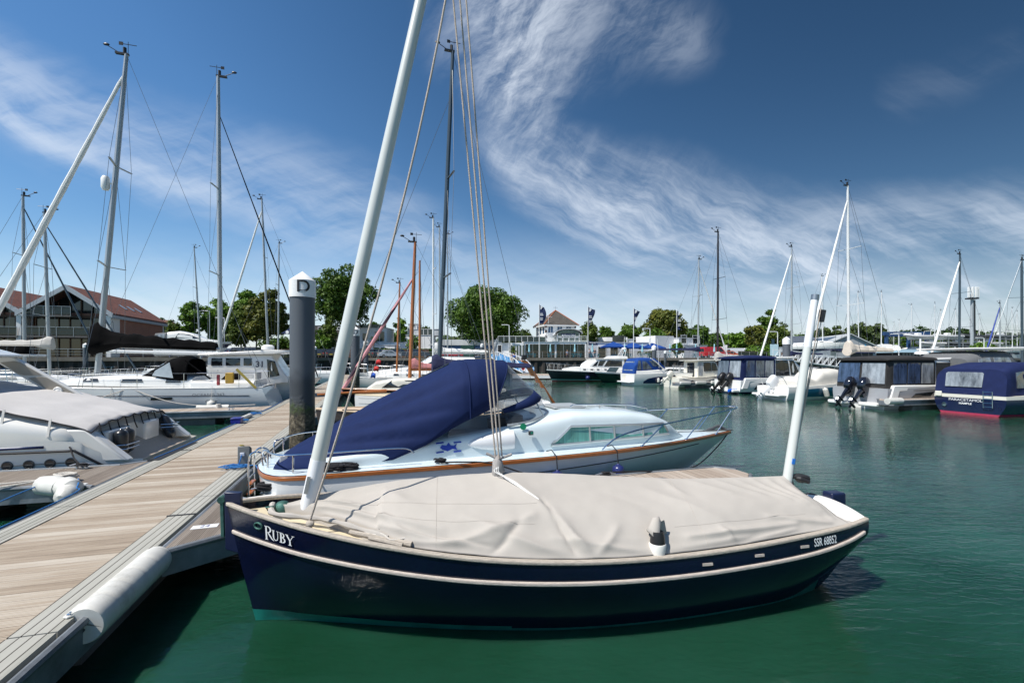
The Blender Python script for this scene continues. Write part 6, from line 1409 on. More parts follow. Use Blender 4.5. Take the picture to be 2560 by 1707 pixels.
c2, c2h = yacht('white clinker gaffer with a straight stem and wooden bowsprit over the walkway', UV(5.3, 18.75), pi + AX, L=6.1, B=2.3, zs=.9, zb=1.02, hullm=M('clinker_white', (.70, .70, .68), .35, .03), coach=True, detail=0, rake=.05, deckm=CREAM, boot=M('boot_red', (.3, .02, .02), .5), cabm=IVORY)
G().tube([(4.9, 0, 1.16), (7.45, .0, 1.05)], [.06, .045], 10).obj('bowsprit', MAST_WOOD, c2)
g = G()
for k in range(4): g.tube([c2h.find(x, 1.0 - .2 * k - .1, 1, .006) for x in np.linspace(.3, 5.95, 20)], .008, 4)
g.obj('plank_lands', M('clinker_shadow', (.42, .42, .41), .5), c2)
rig(c2, 3.6, 1.1, 6.4, .05, mat=MAST_WOOD, spr=(), beam=1.0, stay_x=7.4, wire=.006, head=False)
letters('CORNISH SHRIMPER', .07, lambda x, y: c2h.find(4.9 - x, .62 + y, 1, .012), M('lettering_red', (.35, .05, .05), .5), c2)
c3, c3h = yacht('black hulled classic yacht with varnished rail and varnished mast, pink wrapped jib', UV(6.2, 22.6), pi + AX, L=7.9, B=2.4, zs=.88, zb=1.04, hullm=BLACKH, coach=False, detail=0, deckm=VARN, rake=.9)
kc = Shell([(2.4, .8, .95, 1.45), (5.2, .76, .95, 1.52), (6.2, .55, 1.0, 1.35), (6.6, .4, 1.0, 1.05)], e=.3); kc.build('cabin', IVORY, c3)
for s in (1, -1): win(c3, kc, [(2.7, 1.08), (2.8, 1.4), (5.5, 1.42), (5.95, 1.08)], s, (SMOKE, VARN))
c3h.deck('deck', IVORY, c3, drop=-.015, inset=.06)
def spiral():
    m, nt, b = new_mat('pink_spiral_cover'); L = nt.links
    tc = nn(nt, 'ShaderNodeTexCoord'); w_ = nn(nt, 'ShaderNodeTexWave', wave_type='BANDS', bands_direction='DIAGONAL'); w_.inputs['Scale'].default_value = .62; w_.inputs['Distortion'].default_value = 1.2
    L.new(tc.outputs['Object'], w_.inputs['Vector']); cr = nn(nt, 'ShaderNodeValToRGB'); e = cr.color_ramp.elements; e[0].position, e[0].color = .12, (.04, .015, .03, 1); e[1].position, e[1].color = .22, (.55, .25, .27, 1)
    L.new(w_.outputs['Fac'], cr.inputs['Fac']); L.new(cr.outputs[0], b.inputs['Base Color']); b.inputs['Roughness'].default_value = .8; return m
rig(c3, 4.65, 1.0, 8.1, .09, rake=.28, mat=MAST_WOOD, spr=(), beam=1.0, stay_x=8.0, stay_f=.76, back_x=.1, jib=(spiral(), .085), boom=(3.4, 1.9), cover=(M('pink_sail', (.5, .2, .2), .8, .2, 5, bump=.5), .5, False), wire=.006)
c4, c4h = mboat('motor_cruiser', 'white motor cruiser with raked windscreen among the yachts left of the navy canopy', 7.4, 33.2, 9.2, 3.1, 1.2, 1.5, [WHITE_GC, BLACKH], lambda q, u: 1 if q > .85 else 0, rz=pi + AX, rake=1.5)
c4h.deck('deck', WHITE_GC, c4)
k4 = Shell([(.6, 1.3, 1.2, 2.55), (3.6, 1.3, 1.25, 2.6), (4.8, 1.1, 1.3, 1.9), (6.2, .8, 1.4, 1.75), (8, .3, 1.45, 1.55)], e=.3); k4.build('deckhouse', WHITE_GC, c4)
for s in (1, -1): win(c4, k4, [(1.0, 1.75), (1.0, 2.3), (3.5, 2.35), (4.5, 1.8)], s, (SMOKE, FRAME)); guard(c4, c4h, .5, .95, s)
pulpit(c4, c4h)
far_yacht('yacht with a white mast and heaped white sails behind the classic yacht', 1083, 38, 545, mmat=ALUM_W, L=10, bowdir=-1, boom=(4.5, 2.9), cover=(SAILW, .8, False), rake=.0)
far_yacht('yacht with a grey mast just right of the heaped white sails', 1100, 44, 568, L=10, bowdir=-1, rake=-.05)
far_yacht('yacht with a bare mast partly behind the tall slate mast', 1119, 52, 585, L=10, bowdir=1, rake=.0)
far_yacht('small yacht with a slim varnished mast behind the pink wrapped jib', 992, 31, 707, mmat=MAST_WOOD, L=7, bowdir=-1, rake=.2, r=.07, spr=())
t = thing('signal_flags', 'string of two red and one blue signal flag hanging by the pink wrapped jib', 'flags', P(941, 900, 26))
for k, (cc, dx, dz) in enumerate((((.5, .02, .02), 0, .0), ((.5, .03, .02), -.12, -.38), ((.02, .1, .5), -.3, -.75))): G().grid([[(dx, 0, dz), (dx + .13, .03, dz + .05), (dx + .26, .0, dz - .04)], [(dx - .04, 0, dz - .27), (dx + .1, .03, dz - .24), (dx + .24, 0, dz - .3)]]).obj('flag', M('signal_flag_%d' % k, cc, .7), t, smooth=60, solid=.006)
G().tube([(.15, 0, .6), (.0, 0, .0), (-.4, 0, -1.1)], .008, 5).obj('line', ROPE_W, t)
# inflatables by the walkway
t = thing('inflatable_dinghy', 'grey inflatable dinghy with outboard moored left of the walkway beyond the black covered yacht', 'dinghy', UV(-6.2, 33.5), AX)
g = G(); pts = [(-1.4, .6, .35), (.6, .6, .35), (1.3, .35, .42), (1.5, 0, .48), (1.3, -.35, .42), (.6, -.6, .35), (-1.4, -.6, .35)]; g.tube(smooth_line(pts, 30), .22, 10); g.obj('tube', M('hypalon_grey', (.25, .26, .28), .6), t)
G().box(-1.4, 1.2, -.5, .5, .15, .22).obj('floor', BLACK, t); outboard(t, -1.6, 0, .4, .3, BLACK, .7)
# ---------------------------------------------------------------- land and quay
QZ = 2.65
QL = [(-320, -20), (-150, 28), (-53, 57), (-36, 62), (-28, 81), (45, 83), (75, 92), (160, 125), (420, 230)]
ASPH = M('car_park_asphalt', (.10, .10, .098), .9, .2, .8, bump=.2)
g = G(); n = len(QL)
g.add([(x, y, QZ) for x, y in QL] + [(700, 1500, QZ), (-700, 1500, QZ)], [tuple(range(n + 2))]); tag(g.obj('ground', ASPH, smooth=0), kind='structure')
PIL = M('tarred_sheet_piling', (.035, .03, .026), .8, .5, .6, bump=.4, dirt=.5, stretch=(1, 1, .35)); CAPB = M('weathered_capping_beam', (.16, .14, .115), .85, .25, 1.2, bump=.3, dirt=.4)
qw = thing('quay_wall', 'dark sheet piled quay wall with a weathered capping beam', 'quay wall', (0, 0, 0))
g = G()
for (x0, y0), (x1, y1) in zip(QL[1:], QL[2:]):
    L_ = math.hypot(x1 - x0, y1 - y0); dx, dy = (x1 - x0) / L_, (y1 - y0) / L_; k = 0; top, bot = [], []
    for i in range(int(L_ / .35) + 1):
        s = i * .35; o = (.16 if (i % 4) < 2 else -.10); p = (x0 + dx * s + dy * o, y0 + dy * s - dx * o); top.append((*p, QZ - .45)); bot.append((*p, -1.5))
    g.grid([top, bot])
g.obj('sheet_piling', PIL, qw, smooth=0)
g = G()
for (x0, y0), (x1, y1) in zip(QL[1:], QL[2:]): g.bar((x0, y0, QZ - .22), (x1, y1, QZ - .22), .6, .5)
g.obj('capping_beam', CAPB, qw, smooth=0)
RAILG = M('railing_grey', (.40, .42, .43), .4, .1, 4, metal=.5); RAILW = M('railing_white', (.74, .75, .75), .4, .05)
def railing(label, pts, h=1.05, step=2.0, mat=RAILG, n=3, r=.03, z=QZ, toprail=None):
    t = thing('railing', label, 'railing', (pts[0][0], pts[0][1], z)); g = G(); w_ = G()
    for (x0, y0), (x1, y1) in zip(pts, pts[1:]):
        L_ = math.hypot(x1 - x0, y1 - y0); k = max(1, round(L_ / step))
        for i in range(k + 1): q = i / k; x, y = lerp(x0, x1, q) - pts[0][0], lerp(y0, y1, q) - pts[0][1]; g.tube([(x, y, 0), (x, y, h)], r, 6)
        for j in range(n): zz = h * (j + 1) / n; w_.bar((x0 - pts[0][0], y0 - pts[0][1], zz), (x1 - pts[0][0], y1 - pts[0][1], zz), .05 if j == n - 1 else .025, .05 if j == n - 1 else .025)
    g.obj('posts', mat, t); w_.obj('rails', toprail or mat, t); return t
railing('grey steel railing along the quay in front of the brick gables', [(-140, 31.5), (-53.5, 57.4), (-36.6, 62.4), (-28.6, 81.3)])
railing('grey steel railing along the quay in front of the parked dark cars', [(-28, 81.5), (-1.5, 82.2)])
railing('grey terrace railing with timber top in front of the glazed restaurant', [(2.2, 82.4), (20.5, 82.8)], 1.15, 1.6, n=4, toprail=M('timber_top_rail', (.25, .19, .14), .7))
railing('grey terrace railing with timber top below the navy parasols', [(21, 82.9), (45, 83.4)], 1.15, 1.5, n=4, toprail=M('timber_top_rail', (.25, .19, .14), .7))
railing('grey steel railing along the quay by the red van', [(45.2, 83.6), (75, 92.5)])
railing('grey steel railing along the quay by the black low shed', [(75.3, 92.8), (160, 125.6)])

# ---------------------------------------------------------------- foliage
def leaf_mat(name, c0, c1, c2, tr=.25):
    m, nt, b = new_mat(name); L = nt.links
    tc = nn(nt, 'ShaderNodeTexCoord'); no = nn(nt, 'ShaderNodeTexNoise'); no.inputs['Scale'].default_value = .55; no.inputs['Detail'].default_value = 4; L.new(tc.outputs['Object'], no.inputs['Vector'])
    n2 = nn(nt, 'ShaderNodeTexWhiteNoise'); sn = nn(nt, 'ShaderNodeVectorMath', operation='SNAP'); sn.inputs[1].default_value = (.3, .3, .3); L.new(tc.outputs['Object'], sn.inputs[0]); L.new(sn.outputs[0], n2.inputs['Vector'])
    ma = nn(nt, 'ShaderNodeMath', operation='MULTIPLY_ADD'); L.new(n2.outputs['Value'], ma.inputs[0]); ma.inputs[1].default_value = .35; L.new(no.outputs['Fac'], ma.inputs[2])
    cr = nn(nt, 'ShaderNodeValToRGB'); e = cr.color_ramp.elements; e[0].position, e[0].color = .42, c0 + (1,); e[1].position, e[1].color = .95, c2 + (1,); k = e.new(.66); k.color = c1 + (1,)
    L.new(ma.outputs[0], cr.inputs['Fac']); L.new(cr.outputs[0], b.inputs['Base Color']); b.inputs['Roughness'].default_value = .55; b.inputs['Specular IOR Level'].default_value = .3
    t = nn(nt, 'ShaderNodeBsdfTranslucent'); L.new(cr.outputs[0], t.inputs['Color']); mx = nn(nt, 'ShaderNodeMixShader'); mx.inputs[0].default_value = tr
    L.new(b.outputs[0], mx.inputs[1]); L.new(t.outputs[0], mx.inputs[2]); L.new(mx.outputs[0], nt.nodes['Material Output'].inputs['Surface']); return m
LF = {'oak': leaf_mat('oak_leaf', (.018, .05, .006), (.06, .125, .012), (.12, .20, .022)), 'fresh': leaf_mat('fresh_leaf', (.04, .10, .008), (.10, .20, .018), (.18, .30, .035)),
      'olive': leaf_mat('olive_leaf', (.035, .055, .009), (.10, .125, .018), (.22, .21, .03)), 'willow': leaf_mat('willow_leaf', (.035, .065, .010), (.085, .13, .02), (.15, .20, .035)), 'poplar': leaf_mat('poplar_leaf', (.03, .06, .012), (.07, .11, .025), (.12, .16, .05)), 'pine': leaf_mat('pine_leaf', (.012, .032, .009), (.03, .065, .014), (.06, .11, .025)), 'hedge': leaf_mat('hedge_leaf', (.03, .08, .006), (.08, .17, .012), (.16, .26, .03))}
BARK = M('tree_bark', (.10, .085, .065), .9, .3, 3, bump=.5)
def leaves(lobes, n, size, seed, flat=.0, droop=0.0):
    q = np.random.default_rng(seed); vol = np.array([l[3] ** 2 for l in lobes]); idx = q.choice(len(lobes), n, p=vol / vol.sum())
    lb = np.array(lobes)[idx]; d = q.normal(size=(n, 3)); d /= np.linalg.norm(d, axis=1)[:, None]
    d[:, 2] = np.where((d[:, 2] < -.35) & (q.random(n) < .6), -d[:, 2], d[:, 2])
    rr = lb[:, 3] * (1 - np.abs(q.normal(0, .14, n))); c = lb[:, :3] + d * rr[:, None] * np.array([1, 1, .78]); c += q.normal(0, size * .5, (n, 3))
    if droop: c[:, 2] -= droop * q.random(n) ** 2
    nr = d * .9 + q.normal(0, .55, (n, 3)) + np.array([0, 0, .35]); nr /= np.linalg.norm(nr, axis=1)[:, None]
    a = np.cross(nr, q.normal(size=(n, 3))); a /= np.linalg.norm(a, axis=1)[:, None]; b = np.cross(nr, a); s = size * q.uniform(.55, 1.25, n)[:, None]
    asp = .55
    v = np.stack([c - a * s, c - b * s * asp + a * s * .1, c + a * s, c + b * s * asp + a * s * .1], 1).reshape(-1, 3)
    return v
def tree_mesh(kind, R_, Hc, z0, n, size, seed, lobes=26, fill=.5):
    q = np.random.default_rng(seed); L = []
    for i in range(lobes):
        t = (i + .5) / lobes; ph = math.acos(1 - 1.98 * t); az = i * 2.39996 + q.uniform(-.4, .4); k = q.uniform(.5, 1.06)
        r = R_ * q.uniform(.16, .36)
        L.append((R_ * k * .82 * sin(ph) * cos(az), R_ * k * .82 * sin(ph) * sin(az), z0 + Hc * .5 + Hc * .5 * k * .85 * cos(ph), r))
    for i in range(int(lobes * fill)): L.append((*(q.normal(0, .26, 2) * R_), z0 + Hc * q.uniform(.25, .75), R_ * q.uniform(.22, .34)))
    v = leaves(L, n, size, seed + 1, droop=(1.2 if kind == 'willow' else 0)); return v, L
def quads_obj(name, v, mat, par):
    n = len(v) // 4; me = bpy.data.meshes.new(name); me.vertices.add(4 * n); me.vertices.foreach_set('co', v.astype(np.float32).ravel()); me.loops.add(4 * n); me.loops.foreach_set('vertex_index', np.arange(4 * n, dtype=np.int32))
    me.polygons.add(n); me.polygons.foreach_set('loop_start', np.arange(0, 4 * n, 4, dtype=np.int32)); me.update(calc_edges=True); me.materials.append(mat)
    o = bpy.data.objects.new(name, me); COL.objects.link(o); o.parent = par; return o
TREE_N = [0]
def tree(label, px, Y, ytop, wpx, kind='oak', zc=None, n=5000, size=.42, lobes=26, fill=.5, group=None, zbase=QZ, seed=None, catg='tree', ybot=None):
    TREE_N[0] += 1; seed = seed or TREE_N[0] * 13; c = P(px, YH, Y); R_ = wpx * Y / F / 2; top = H - (ytop - YH) / F * Y - zbase
    zl = (H - (ybot - YH) / F * Y - zbase) if ybot else top * .18
    t = thing('tree', label, catg, (c.x, c.y, zbase), 0, group)
    v, L = tree_mesh(kind, R_, top - zl, zl, n, size, seed, lobes, fill); quads_obj('crown', v, LF[kind], t)
    q = random.Random(seed); g = G(); tr = max(.12, R_ * .055)
    hh = zl + (top - zl) * .6; g.tube([(0, 0, -.2), (q.uniform(-.1, .1), 0, hh * .35), (q.uniform(-.3, .3), q.uniform(-.3, .3), hh * .7), (q.uniform(-.5, .5), 0, hh)], [tr * 1.3, tr, tr * .7, tr * .2], 8)
    for l in q.sample(L, min(len(L), 11)): a = q.uniform(.3, .75) * hh; m_ = Vector((l[0] * .5, l[1] * .5, lerp(a, l[2], .6))); g.tube([(0, 0, a), m_, l[:3]], [tr * .55, tr * .32, tr * .1], 5)
    g.obj('trunk', BARK, t); return t
tree('large dark oak behind the big D pile and leaning white mast', 858, 108, 664, 156, 'oak', n=24000, size=.34, lobes=44, ybot=828)
tree('large round oak directly left of the marina office', 1212, 100, 716, 204, 'oak', n=36000, size=.32, lobes=56, ybot=868)
tree('open crowned pale green tree behind the parked sports yacht', 476, 105, 736, 66, 'fresh', n=3200, size=.36, lobes=16, fill=.2)
tree('tall bright green tree rising above the left shore trees', 612, 112, 710, 78, 'fresh', n=8000, size=.42, lobes=24)
tree('broad green tree at the foot of the tallest left tree', 545, 110, 742, 100, 'fresh', n=8000, size=.42, ybot=868)
tree('drooping dull green willow between the bright trees and the brown tree', 602, 96, 756, 62, 'willow', n=6500, size=.34, ybot=872)
tree('bronze tinged bushy tree just left of the big D pile', 672, 92, 724, 92, 'olive', n=11000, size=.34, lobes=34, ybot=862)
tree('bronze green tree reaching down beside the bushy brown one', 640, 95, 742, 60, 'olive', n=5500, size=.34, ybot=868)
tree('small dark tree beside the brick house on the left', 392, 100, 782, 40, 'oak', n=2200, size=.4)
tree('low pale tree in front of the red brick house', 430, 96, 790, 46, 'willow', n=2500, size=.34)
tree('feathery birch right of the big D pile', 824, 90, 786, 36, 'willow', n=2600, size=.28, lobes=16)
tree('bright clipped shrub under the dark oak', 800, 92, 815, 30, 'hedge', n=1400, size=.28, catg='shrub')
tree('bright hedge under the dark oak', 806, 88, 842, 44, 'hedge', n=2200, size=.26, catg='shrub', ybot=886)
tree('slim yellow green tree above the white terrace house', 1003, 118, 782, 34, 'fresh', n=2200, size=.34, lobes=14)
tree('distant rounded tree above the terrace house roof', 938, 150, 795, 44, 'oak', n=1800, size=.5)
tree('bush in front of the long white house', 1032, 100, 835, 30, 'hedge', n=1200, size=.28, catg='shrub')
tree('far hazy tree behind the long white house', 1062, 150, 806, 46, 'poplar', n=1600, size=.5)
tree('light green garden tree on the white house terrace', 1006, 112, 814, 18, 'fresh', n=900, size=.26)
tree('fresh green shrub beside the long low building', 1110, 104, 836, 34, 'fresh', n=1500, size=.3, catg='shrub')
tree('pale birch just right of the marina office roof', 1470, 104, 797, 48, 'willow', n=4200, size=.32, lobes=22, ybot=866)
tree('dark green tree behind the curved white house', 1515, 122, 817, 46, 'oak', n=3400, size=.42)
tree('medium green tree behind the curved white house', 1574, 118, 808, 60, 'oak', n=4600, size=.42)
tree('big spreading tree with an airy crown behind the flagpoles', 1662, 112, 767, 110, 'olive', n=8500, size=.38, lobes=30, fill=.35, ybot=858)
tree('dark green understorey tree left under the airy spreading one', 1640, 108, 820, 70, 'oak', n=4500, size=.4, ybot=880)
tree('dark green tree right of the last flagpole', 1738, 116, 807, 70, 'oak', n=6000, size=.42)
tree('low bright shrub in front of the white cubic house', 1694, 88, 858, 34, 'hedge', n=2200, size=.22, catg='shrub', ybot=884)
tree('round green tree behind the black mast', 1790, 125, 828, 56, 'oak', n=4000, size=.42)
tree('green tree above the red van', 1842, 118, 829, 62, 'fresh', n=5200, size=.4, ybot=882)
tree('thin bronze birch right of the red van', 1888, 98, 805, 52, 'olive', n=3600, size=.3, lobes=18, fill=.3, ybot=872)
tree('dark tall tree between two white furled jibs', 1920, 112, 774, 50, 'oak', n=4600, size=.4)
tree('drooping brown birch left of the stout mooring pile', 1948, 100, 803, 54, 'willow', n=4200, size=.3)
for k, (px, yt) in enumerate(((2044, 817), (2066, 811), (2092, 812))): tree('bushy poplar in the trio behind the grey workshop roof', px, 140, yt, 26, 'poplar', n=2200, size=.42, group='poplars behind the workshop', ybot=870)
tree('wide poplar clump behind the workshop gable', 2148, 132, 806, 56, 'poplar', n=4600, size=.42, ybot=868)
tree('wide poplar clump just left of the blue boat hoist', 2192, 130, 810, 44, 'poplar', n=4000, size=.42, ybot=868)
for k, (px, yt, wd) in enumerate(((2238, 832, 70), (2290, 822, 90), (2345, 828, 80), (2395, 816, 80), (2440, 830, 70), (2500, 836, 80), (2560, 842, 90))): tree('dark pine of the belt beyond the boat hoist and dry stack', px, 210, yt, wd, 'pine', n=2200, size=.75, group='pine belt beyond the yard', ybot=868)
tree('bright green bush beside the black low shed', 2458, 84, 856, 52, 'fresh', n=3200, size=.28, catg='bush', ybot=897)
tree('clipped hedge behind the white vans', 1905, 92, 868, 90, 'hedge', n=2600, size=.28, catg='hedge', ybot=892)
def hedge(label, px0, px1, Y, y0, kind='hedge', d=1.2, n=3000):
    a, b = P(px0, YH, Y), P(px1, YH, Y); hz = H - (y0 - YH) / F * Y - QZ; t = thing('hedge', label, 'hedge', (a.x, a.y, QZ)); q = np.random.default_rng(int(px0))
    c = np.stack([q.uniform(0, b.x - a.x, n), q.uniform(0, d, n), np.maximum(.05, hz * (1 - np.abs(q.normal(0, .22, n))))], 1); nr = q.normal(size=(n, 3)); nr /= np.linalg.norm(nr, axis=1)[:, None]; x = np.cross(nr, q.normal(size=(n, 3))); x /= np.linalg.norm(x, axis=1)[:, None]; y = np.cross(nr, x); s = .2
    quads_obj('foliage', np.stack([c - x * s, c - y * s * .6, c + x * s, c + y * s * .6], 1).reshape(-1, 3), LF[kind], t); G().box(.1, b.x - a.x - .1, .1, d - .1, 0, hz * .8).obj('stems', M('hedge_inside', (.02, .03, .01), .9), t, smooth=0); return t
hedge('trimmed hedge behind the dark parked cars below the white houses', 870, 1130, 96, 872, n=5200)
hedge('low hedge behind the terrace tables under the navy parasols', 1590, 1640, 90, 878, n=1200)
hedge('long dark hedge under the left shore trees', 560, 790, 84, 876, 'oak', n=4200)
bl = [tree('green tree of the continuous belt behind the waterfront houses and sheds', 1010, 175, 836, 78, k_, n=2600, size=.62, group='tree belt behind the waterfront', ybot=880) for k_ in ('oak', 'poplar', 'oak')]
for i, px in enumerate(range(700, 2500, 62)):
    c = P(px + rnd.uniform(-20, 20), YH, rnd.uniform(168, 200)); o = bl[i] if i < 3 else copy_tree(bl[i % 3]); o.location = (c.x, c.y, QZ); o.rotation_euler.z = i * 1.7; o.scale = (rnd.uniform(.85, 1.25), rnd.uniform(.85, 1.25), rnd.uniform(.75, 1.12))
# palms
def palm(label, px, Y, ytop, ybase, r=1.2):
    c = P(px, YH, Y); z1 = H - (ytop - YH) / F * Y; z0 = max(QZ, H - (ybase - YH) / F * Y); t = thing('palm_tree', label, 'palm tree', (c.x, c.y, z0)); h = z1 - z0; G().tube([(0, 0, -.3), (.05, 0, h * .45), (0, 0, h * .68)], [.14, .12, .15], 8).obj('trunk', BARK, t); vs = []
    q = random.Random(int(px))
    for k in range(46):
        a = q.uniform(0, 2 * pi); el = q.uniform(-.5, 1.3); p = Vector((0, 0, h * .68)); d = Vector((cos(a) * cos(el), sin(a) * cos(el), sin(el))); L = r * q.uniform(.7, 1.1)
        side = d.cross(Vector((0, 0, 1))).normalized() * .13 * r
        for i in range(4):
            p0 = p + d * L * (i / 4) - Vector((0, 0, .25 * L * (i / 4) ** 2)); p1 = p + d * L * ((i + 1) / 4) - Vector((0, 0, .25 * L * ((i + 1) / 4) ** 2)); w0, w1 = 1 - i / 4 * .7, 1 - (i + 1) / 4 * .7; vs += [p0 - side * w0, p1 - side * w1, p1 + side * w1, p0 + side * w0]
    quads_obj('fronds', np.array([tuple(v) for v in vs]), LF['willow'], t)
palm('bushy palm on the roof terrace left of the marina office', 1320, 95, 831, 855, 1.3); palm('palm in front of the white slatted entrance by the gangway', 1283, 83, 866, 897, 1.2)
palm('palm by the white terrace house behind the pink wrapped jib', 934, 100, 836, 885, 1.6); palm('palm on the flat roof of the white house behind the parasols', 1563, 103, 848, 870, .9); palm('palm on the cubic white house roof', 1780, 106, 858, 885, 1.1)

# ---------------------------------------------------------------- buildings
WALLW = M('white_render', (.76, .76, .75), .7, .04, .6, dirt=.08); WALLG = M('pale_grey_cladding', (.50, .52, .54), .6, .08, .6); DARKG = M('dark_glazing', (.02, .026, .03), .06, .3, .5, spec=.7)
TEALG = M('teal_glazing', (.03, .07, .07), .05, .5, .5, spec=.8); TIMB = M('brown_timber', (.11, .055, .028), .6, .2, 2)
def brick_mat(name, c1, c2, mortar, sc_=1.0, w_=.22, h_=.075):
    m, nt, b = new_mat(name); L = nt.links; tc = nn(nt, 'ShaderNodeTexCoord'); s = nn(nt, 'ShaderNodeSeparateXYZ'); L.new(tc.outputs['Object'], s.inputs[0])
    ad = nn(nt, 'ShaderNodeMath', operation='ADD'); L.new(s.outputs['X'], ad.inputs[0]); L.new(s.outputs['Y'], ad.inputs[1]); c = nn(nt, 'ShaderNodeCombineXYZ'); L.new(ad.outputs[0], c.inputs[0]); L.new(s.outputs['Z'], c.inputs[1])
    br = nn(nt, 'ShaderNodeTexBrick'); br.inputs['Scale'].default_value = sc_; br.inputs['Brick Width'].default_value = w_; br.inputs['Row Height'].default_value = h_; br.inputs['Mortar Size'].default_value = .012
    for k, q in (('Color1', c1), ('Color2', c2), ('Mortar', mortar)): br.inputs[k].default_value = q + (1,)
    L.new(c.outputs[0], br.inputs['Vector']); no = nn(nt, 'ShaderNodeTexNoise'); no.inputs['Scale'].default_value = .9; no.inputs['Detail'].default_value = 6; L.new(tc.outputs['Object'], no.inputs['Vector'])
    mx = nn(nt, 'ShaderNodeMix', data_type='RGBA', blend_type='MULTIPLY'); mx.inputs['Factor'].default_value = .6; L.new(br.outputs['Color'], mx.inputs['A']); cr = nn(nt, 'ShaderNodeValToRGB'); cr.color_ramp.elements[0].color = (.55, .5, .5, 1); cr.color_ramp.elements[1].color = (1.25, 1.2, 1.2, 1); L.new(no.outputs['Fac'], cr.inputs['Fac']); L.new(cr.outputs[0], mx.inputs['B'])
    L.new(mx.outputs['Result'], b.inputs['Base Color']); b.inputs['Roughness'].default_value = .85; return m
BRICK = brick_mat('red_brick', (.42, .15, .085), (.33, .115, .07), (.30, .24, .2)); RTILE = brick_mat('red_roof_tiles', (.22, .085, .055), (.15, .06, .045), (.07, .03, .025), 1, .3, .24); SLATE_T = brick_mat('mossy_roof_tiles', (.105, .095, .08), (.075, .068, .058), (.045, .04, .035), 1, .3, .22)
def gable_house(label, origin, rz, Wd, D, ze, za, front=True, brick_right=True, name='gabled_house'):
    t = thing(name, label, 'building', origin, rz)       # local x along the front to the right, y away, front at y=0
    G().box(-Wd, 0, 2.2, D, 0, ze).obj('wall', BRICK, t, smooth=0)
    G().add([(-Wd, 2.2, ze), (0, 2.2, ze), (-Wd / 2, 2.2, za - .25)], [(0, 1, 2)]).obj('gable_wall', DARKG, t, smooth=0)
    g = G(); ov = .35
    for s in (0, 1):
        x0, x1 = (-Wd - ov, -Wd / 2) if s == 0 else (ov, -Wd / 2); g.prism([(x0, ze - .1), (x1, za), (x1, za - .28), (x0, ze - .38)], lambda a, b, k: (a, k, b), -.4, D + .3)
    rf_ = g.obj('roof', RTILE, t, smooth=0)
    g = G()
    for s in (0, 1):
        x0, x1 = (-Wd - ov - .1, -Wd / 2) if s == 0 else (ov + .1, -Wd / 2); g.prism([(x0, ze - .15), (x1, za + .03), (x1, za - .6), (x0, ze - .75)], lambda a, b, k: (a, k, b), -.55, -.38)
    g.box(.12, .5, -.4, D + .3, ze - .75, ze - .36); g.obj('bargeboard', M('pale_fascia', (.42, .45, .48), .6), rf_, smooth=0)
    G().box(-.5, .0, -.05, 2.2, 0, ze - .4).obj('corner_pier', WALLW, t, smooth=0); G().box(-.02, .06, D - .3, D + .0, 0, ze).obj('downpipe', WALLW, t, smooth=0)
    for zf, nm in ((.15, 'ground'), (3.1, 'first'), (5.3, 'upper')):
        g = G(); hh = 2.4
        if zf < 5: g.box(-Wd + .2, -.5, 2.1, 2.18, zf, zf + hh); g.obj('glazing', DARKG, t, smooth=0)
    g = G()
    for x in np.linspace(-Wd + .2, -.6, 8):
        zt = ze + (za - ze) * (1 - abs(x + Wd / 2) / (Wd / 2)) - .5; g.box(x - .05, x + .05, 1.98, 2.09, .1, max(1, zt))
    for z in (2.75, 5.25): g.box(-Wd + .2, -.5, 1.96, 2.085, z, z + .3)
    g.obj('timber_frame', TIMB, t, smooth=0)
    for z, x0, x1 in ((2.55, -Wd + .1, -.3), (5.2, -Wd + .4, -Wd * .45)):
        g = G(); g.box(x0, x1, -.3, 1.95, z, z + .22); bl = g.obj('balcony', M('balcony_slab', (.12, .11, .1), .7), t, smooth=0); g = G(); g.box(x0, x1, -.28, -.26, z + .3, z + 1.25); g.obj('balcony_glass', GLASS, bl, smooth=0)
        g = G(); 
        for x in np.linspace(x0, x1, 6): g.box(x - .02, x + .02, -.32, -.29, z + .1, z + 1.3)
        g.box(x0, x1, -.33, -.28, z + 1.3, z + 1.35); g.obj('balcony_rail', RAILG, bl, smooth=0)
    for y in (D * .42, D * .56, D * .7):
        sl_ = (za - ze + .1) / (Wd / 2 + ov); x = -Wd * .18; zz = za - (x + Wd / 2) * sl_; g = G(); g.prism([(x - .45, zz + .45 * sl_ + .03), (x + .45, zz - .45 * sl_ + .03), (x + .45, zz - .45 * sl_ + .09), (x - .45, zz + .45 * sl_ + .09)], lambda a, b, k: (a, k, b), y, y + .55); g.obj('roof_light', M('roof_light', (.25, .3, .35), .1, .1), rf_, smooth=0)
    return t
c = P(277, 898, 60); gb1 = gable_house('red brick gabled building with glazed balconies, its long brick side towards the cars', (c.x, c.y, QZ), AX, 9.2, 15.5, 5.9, 9.3)
c2_ = UV(-9.9, 1.0); gb2 = gable_house('matching red brick gabled building at the left frame edge, behind the furled jib', (c.x + c2_.x, c.y + c2_.y, QZ), AX, 9.2, 15.5, 5.9, 9.3)
c2_ = UV(-19.8, 2.0); gable_house('farthest left red brick gabled building, mostly outside the frame', (c.x + c2_.x, c.y + c2_.y, QZ), AX, 9.2, 15.5, 5.9, 9.3)
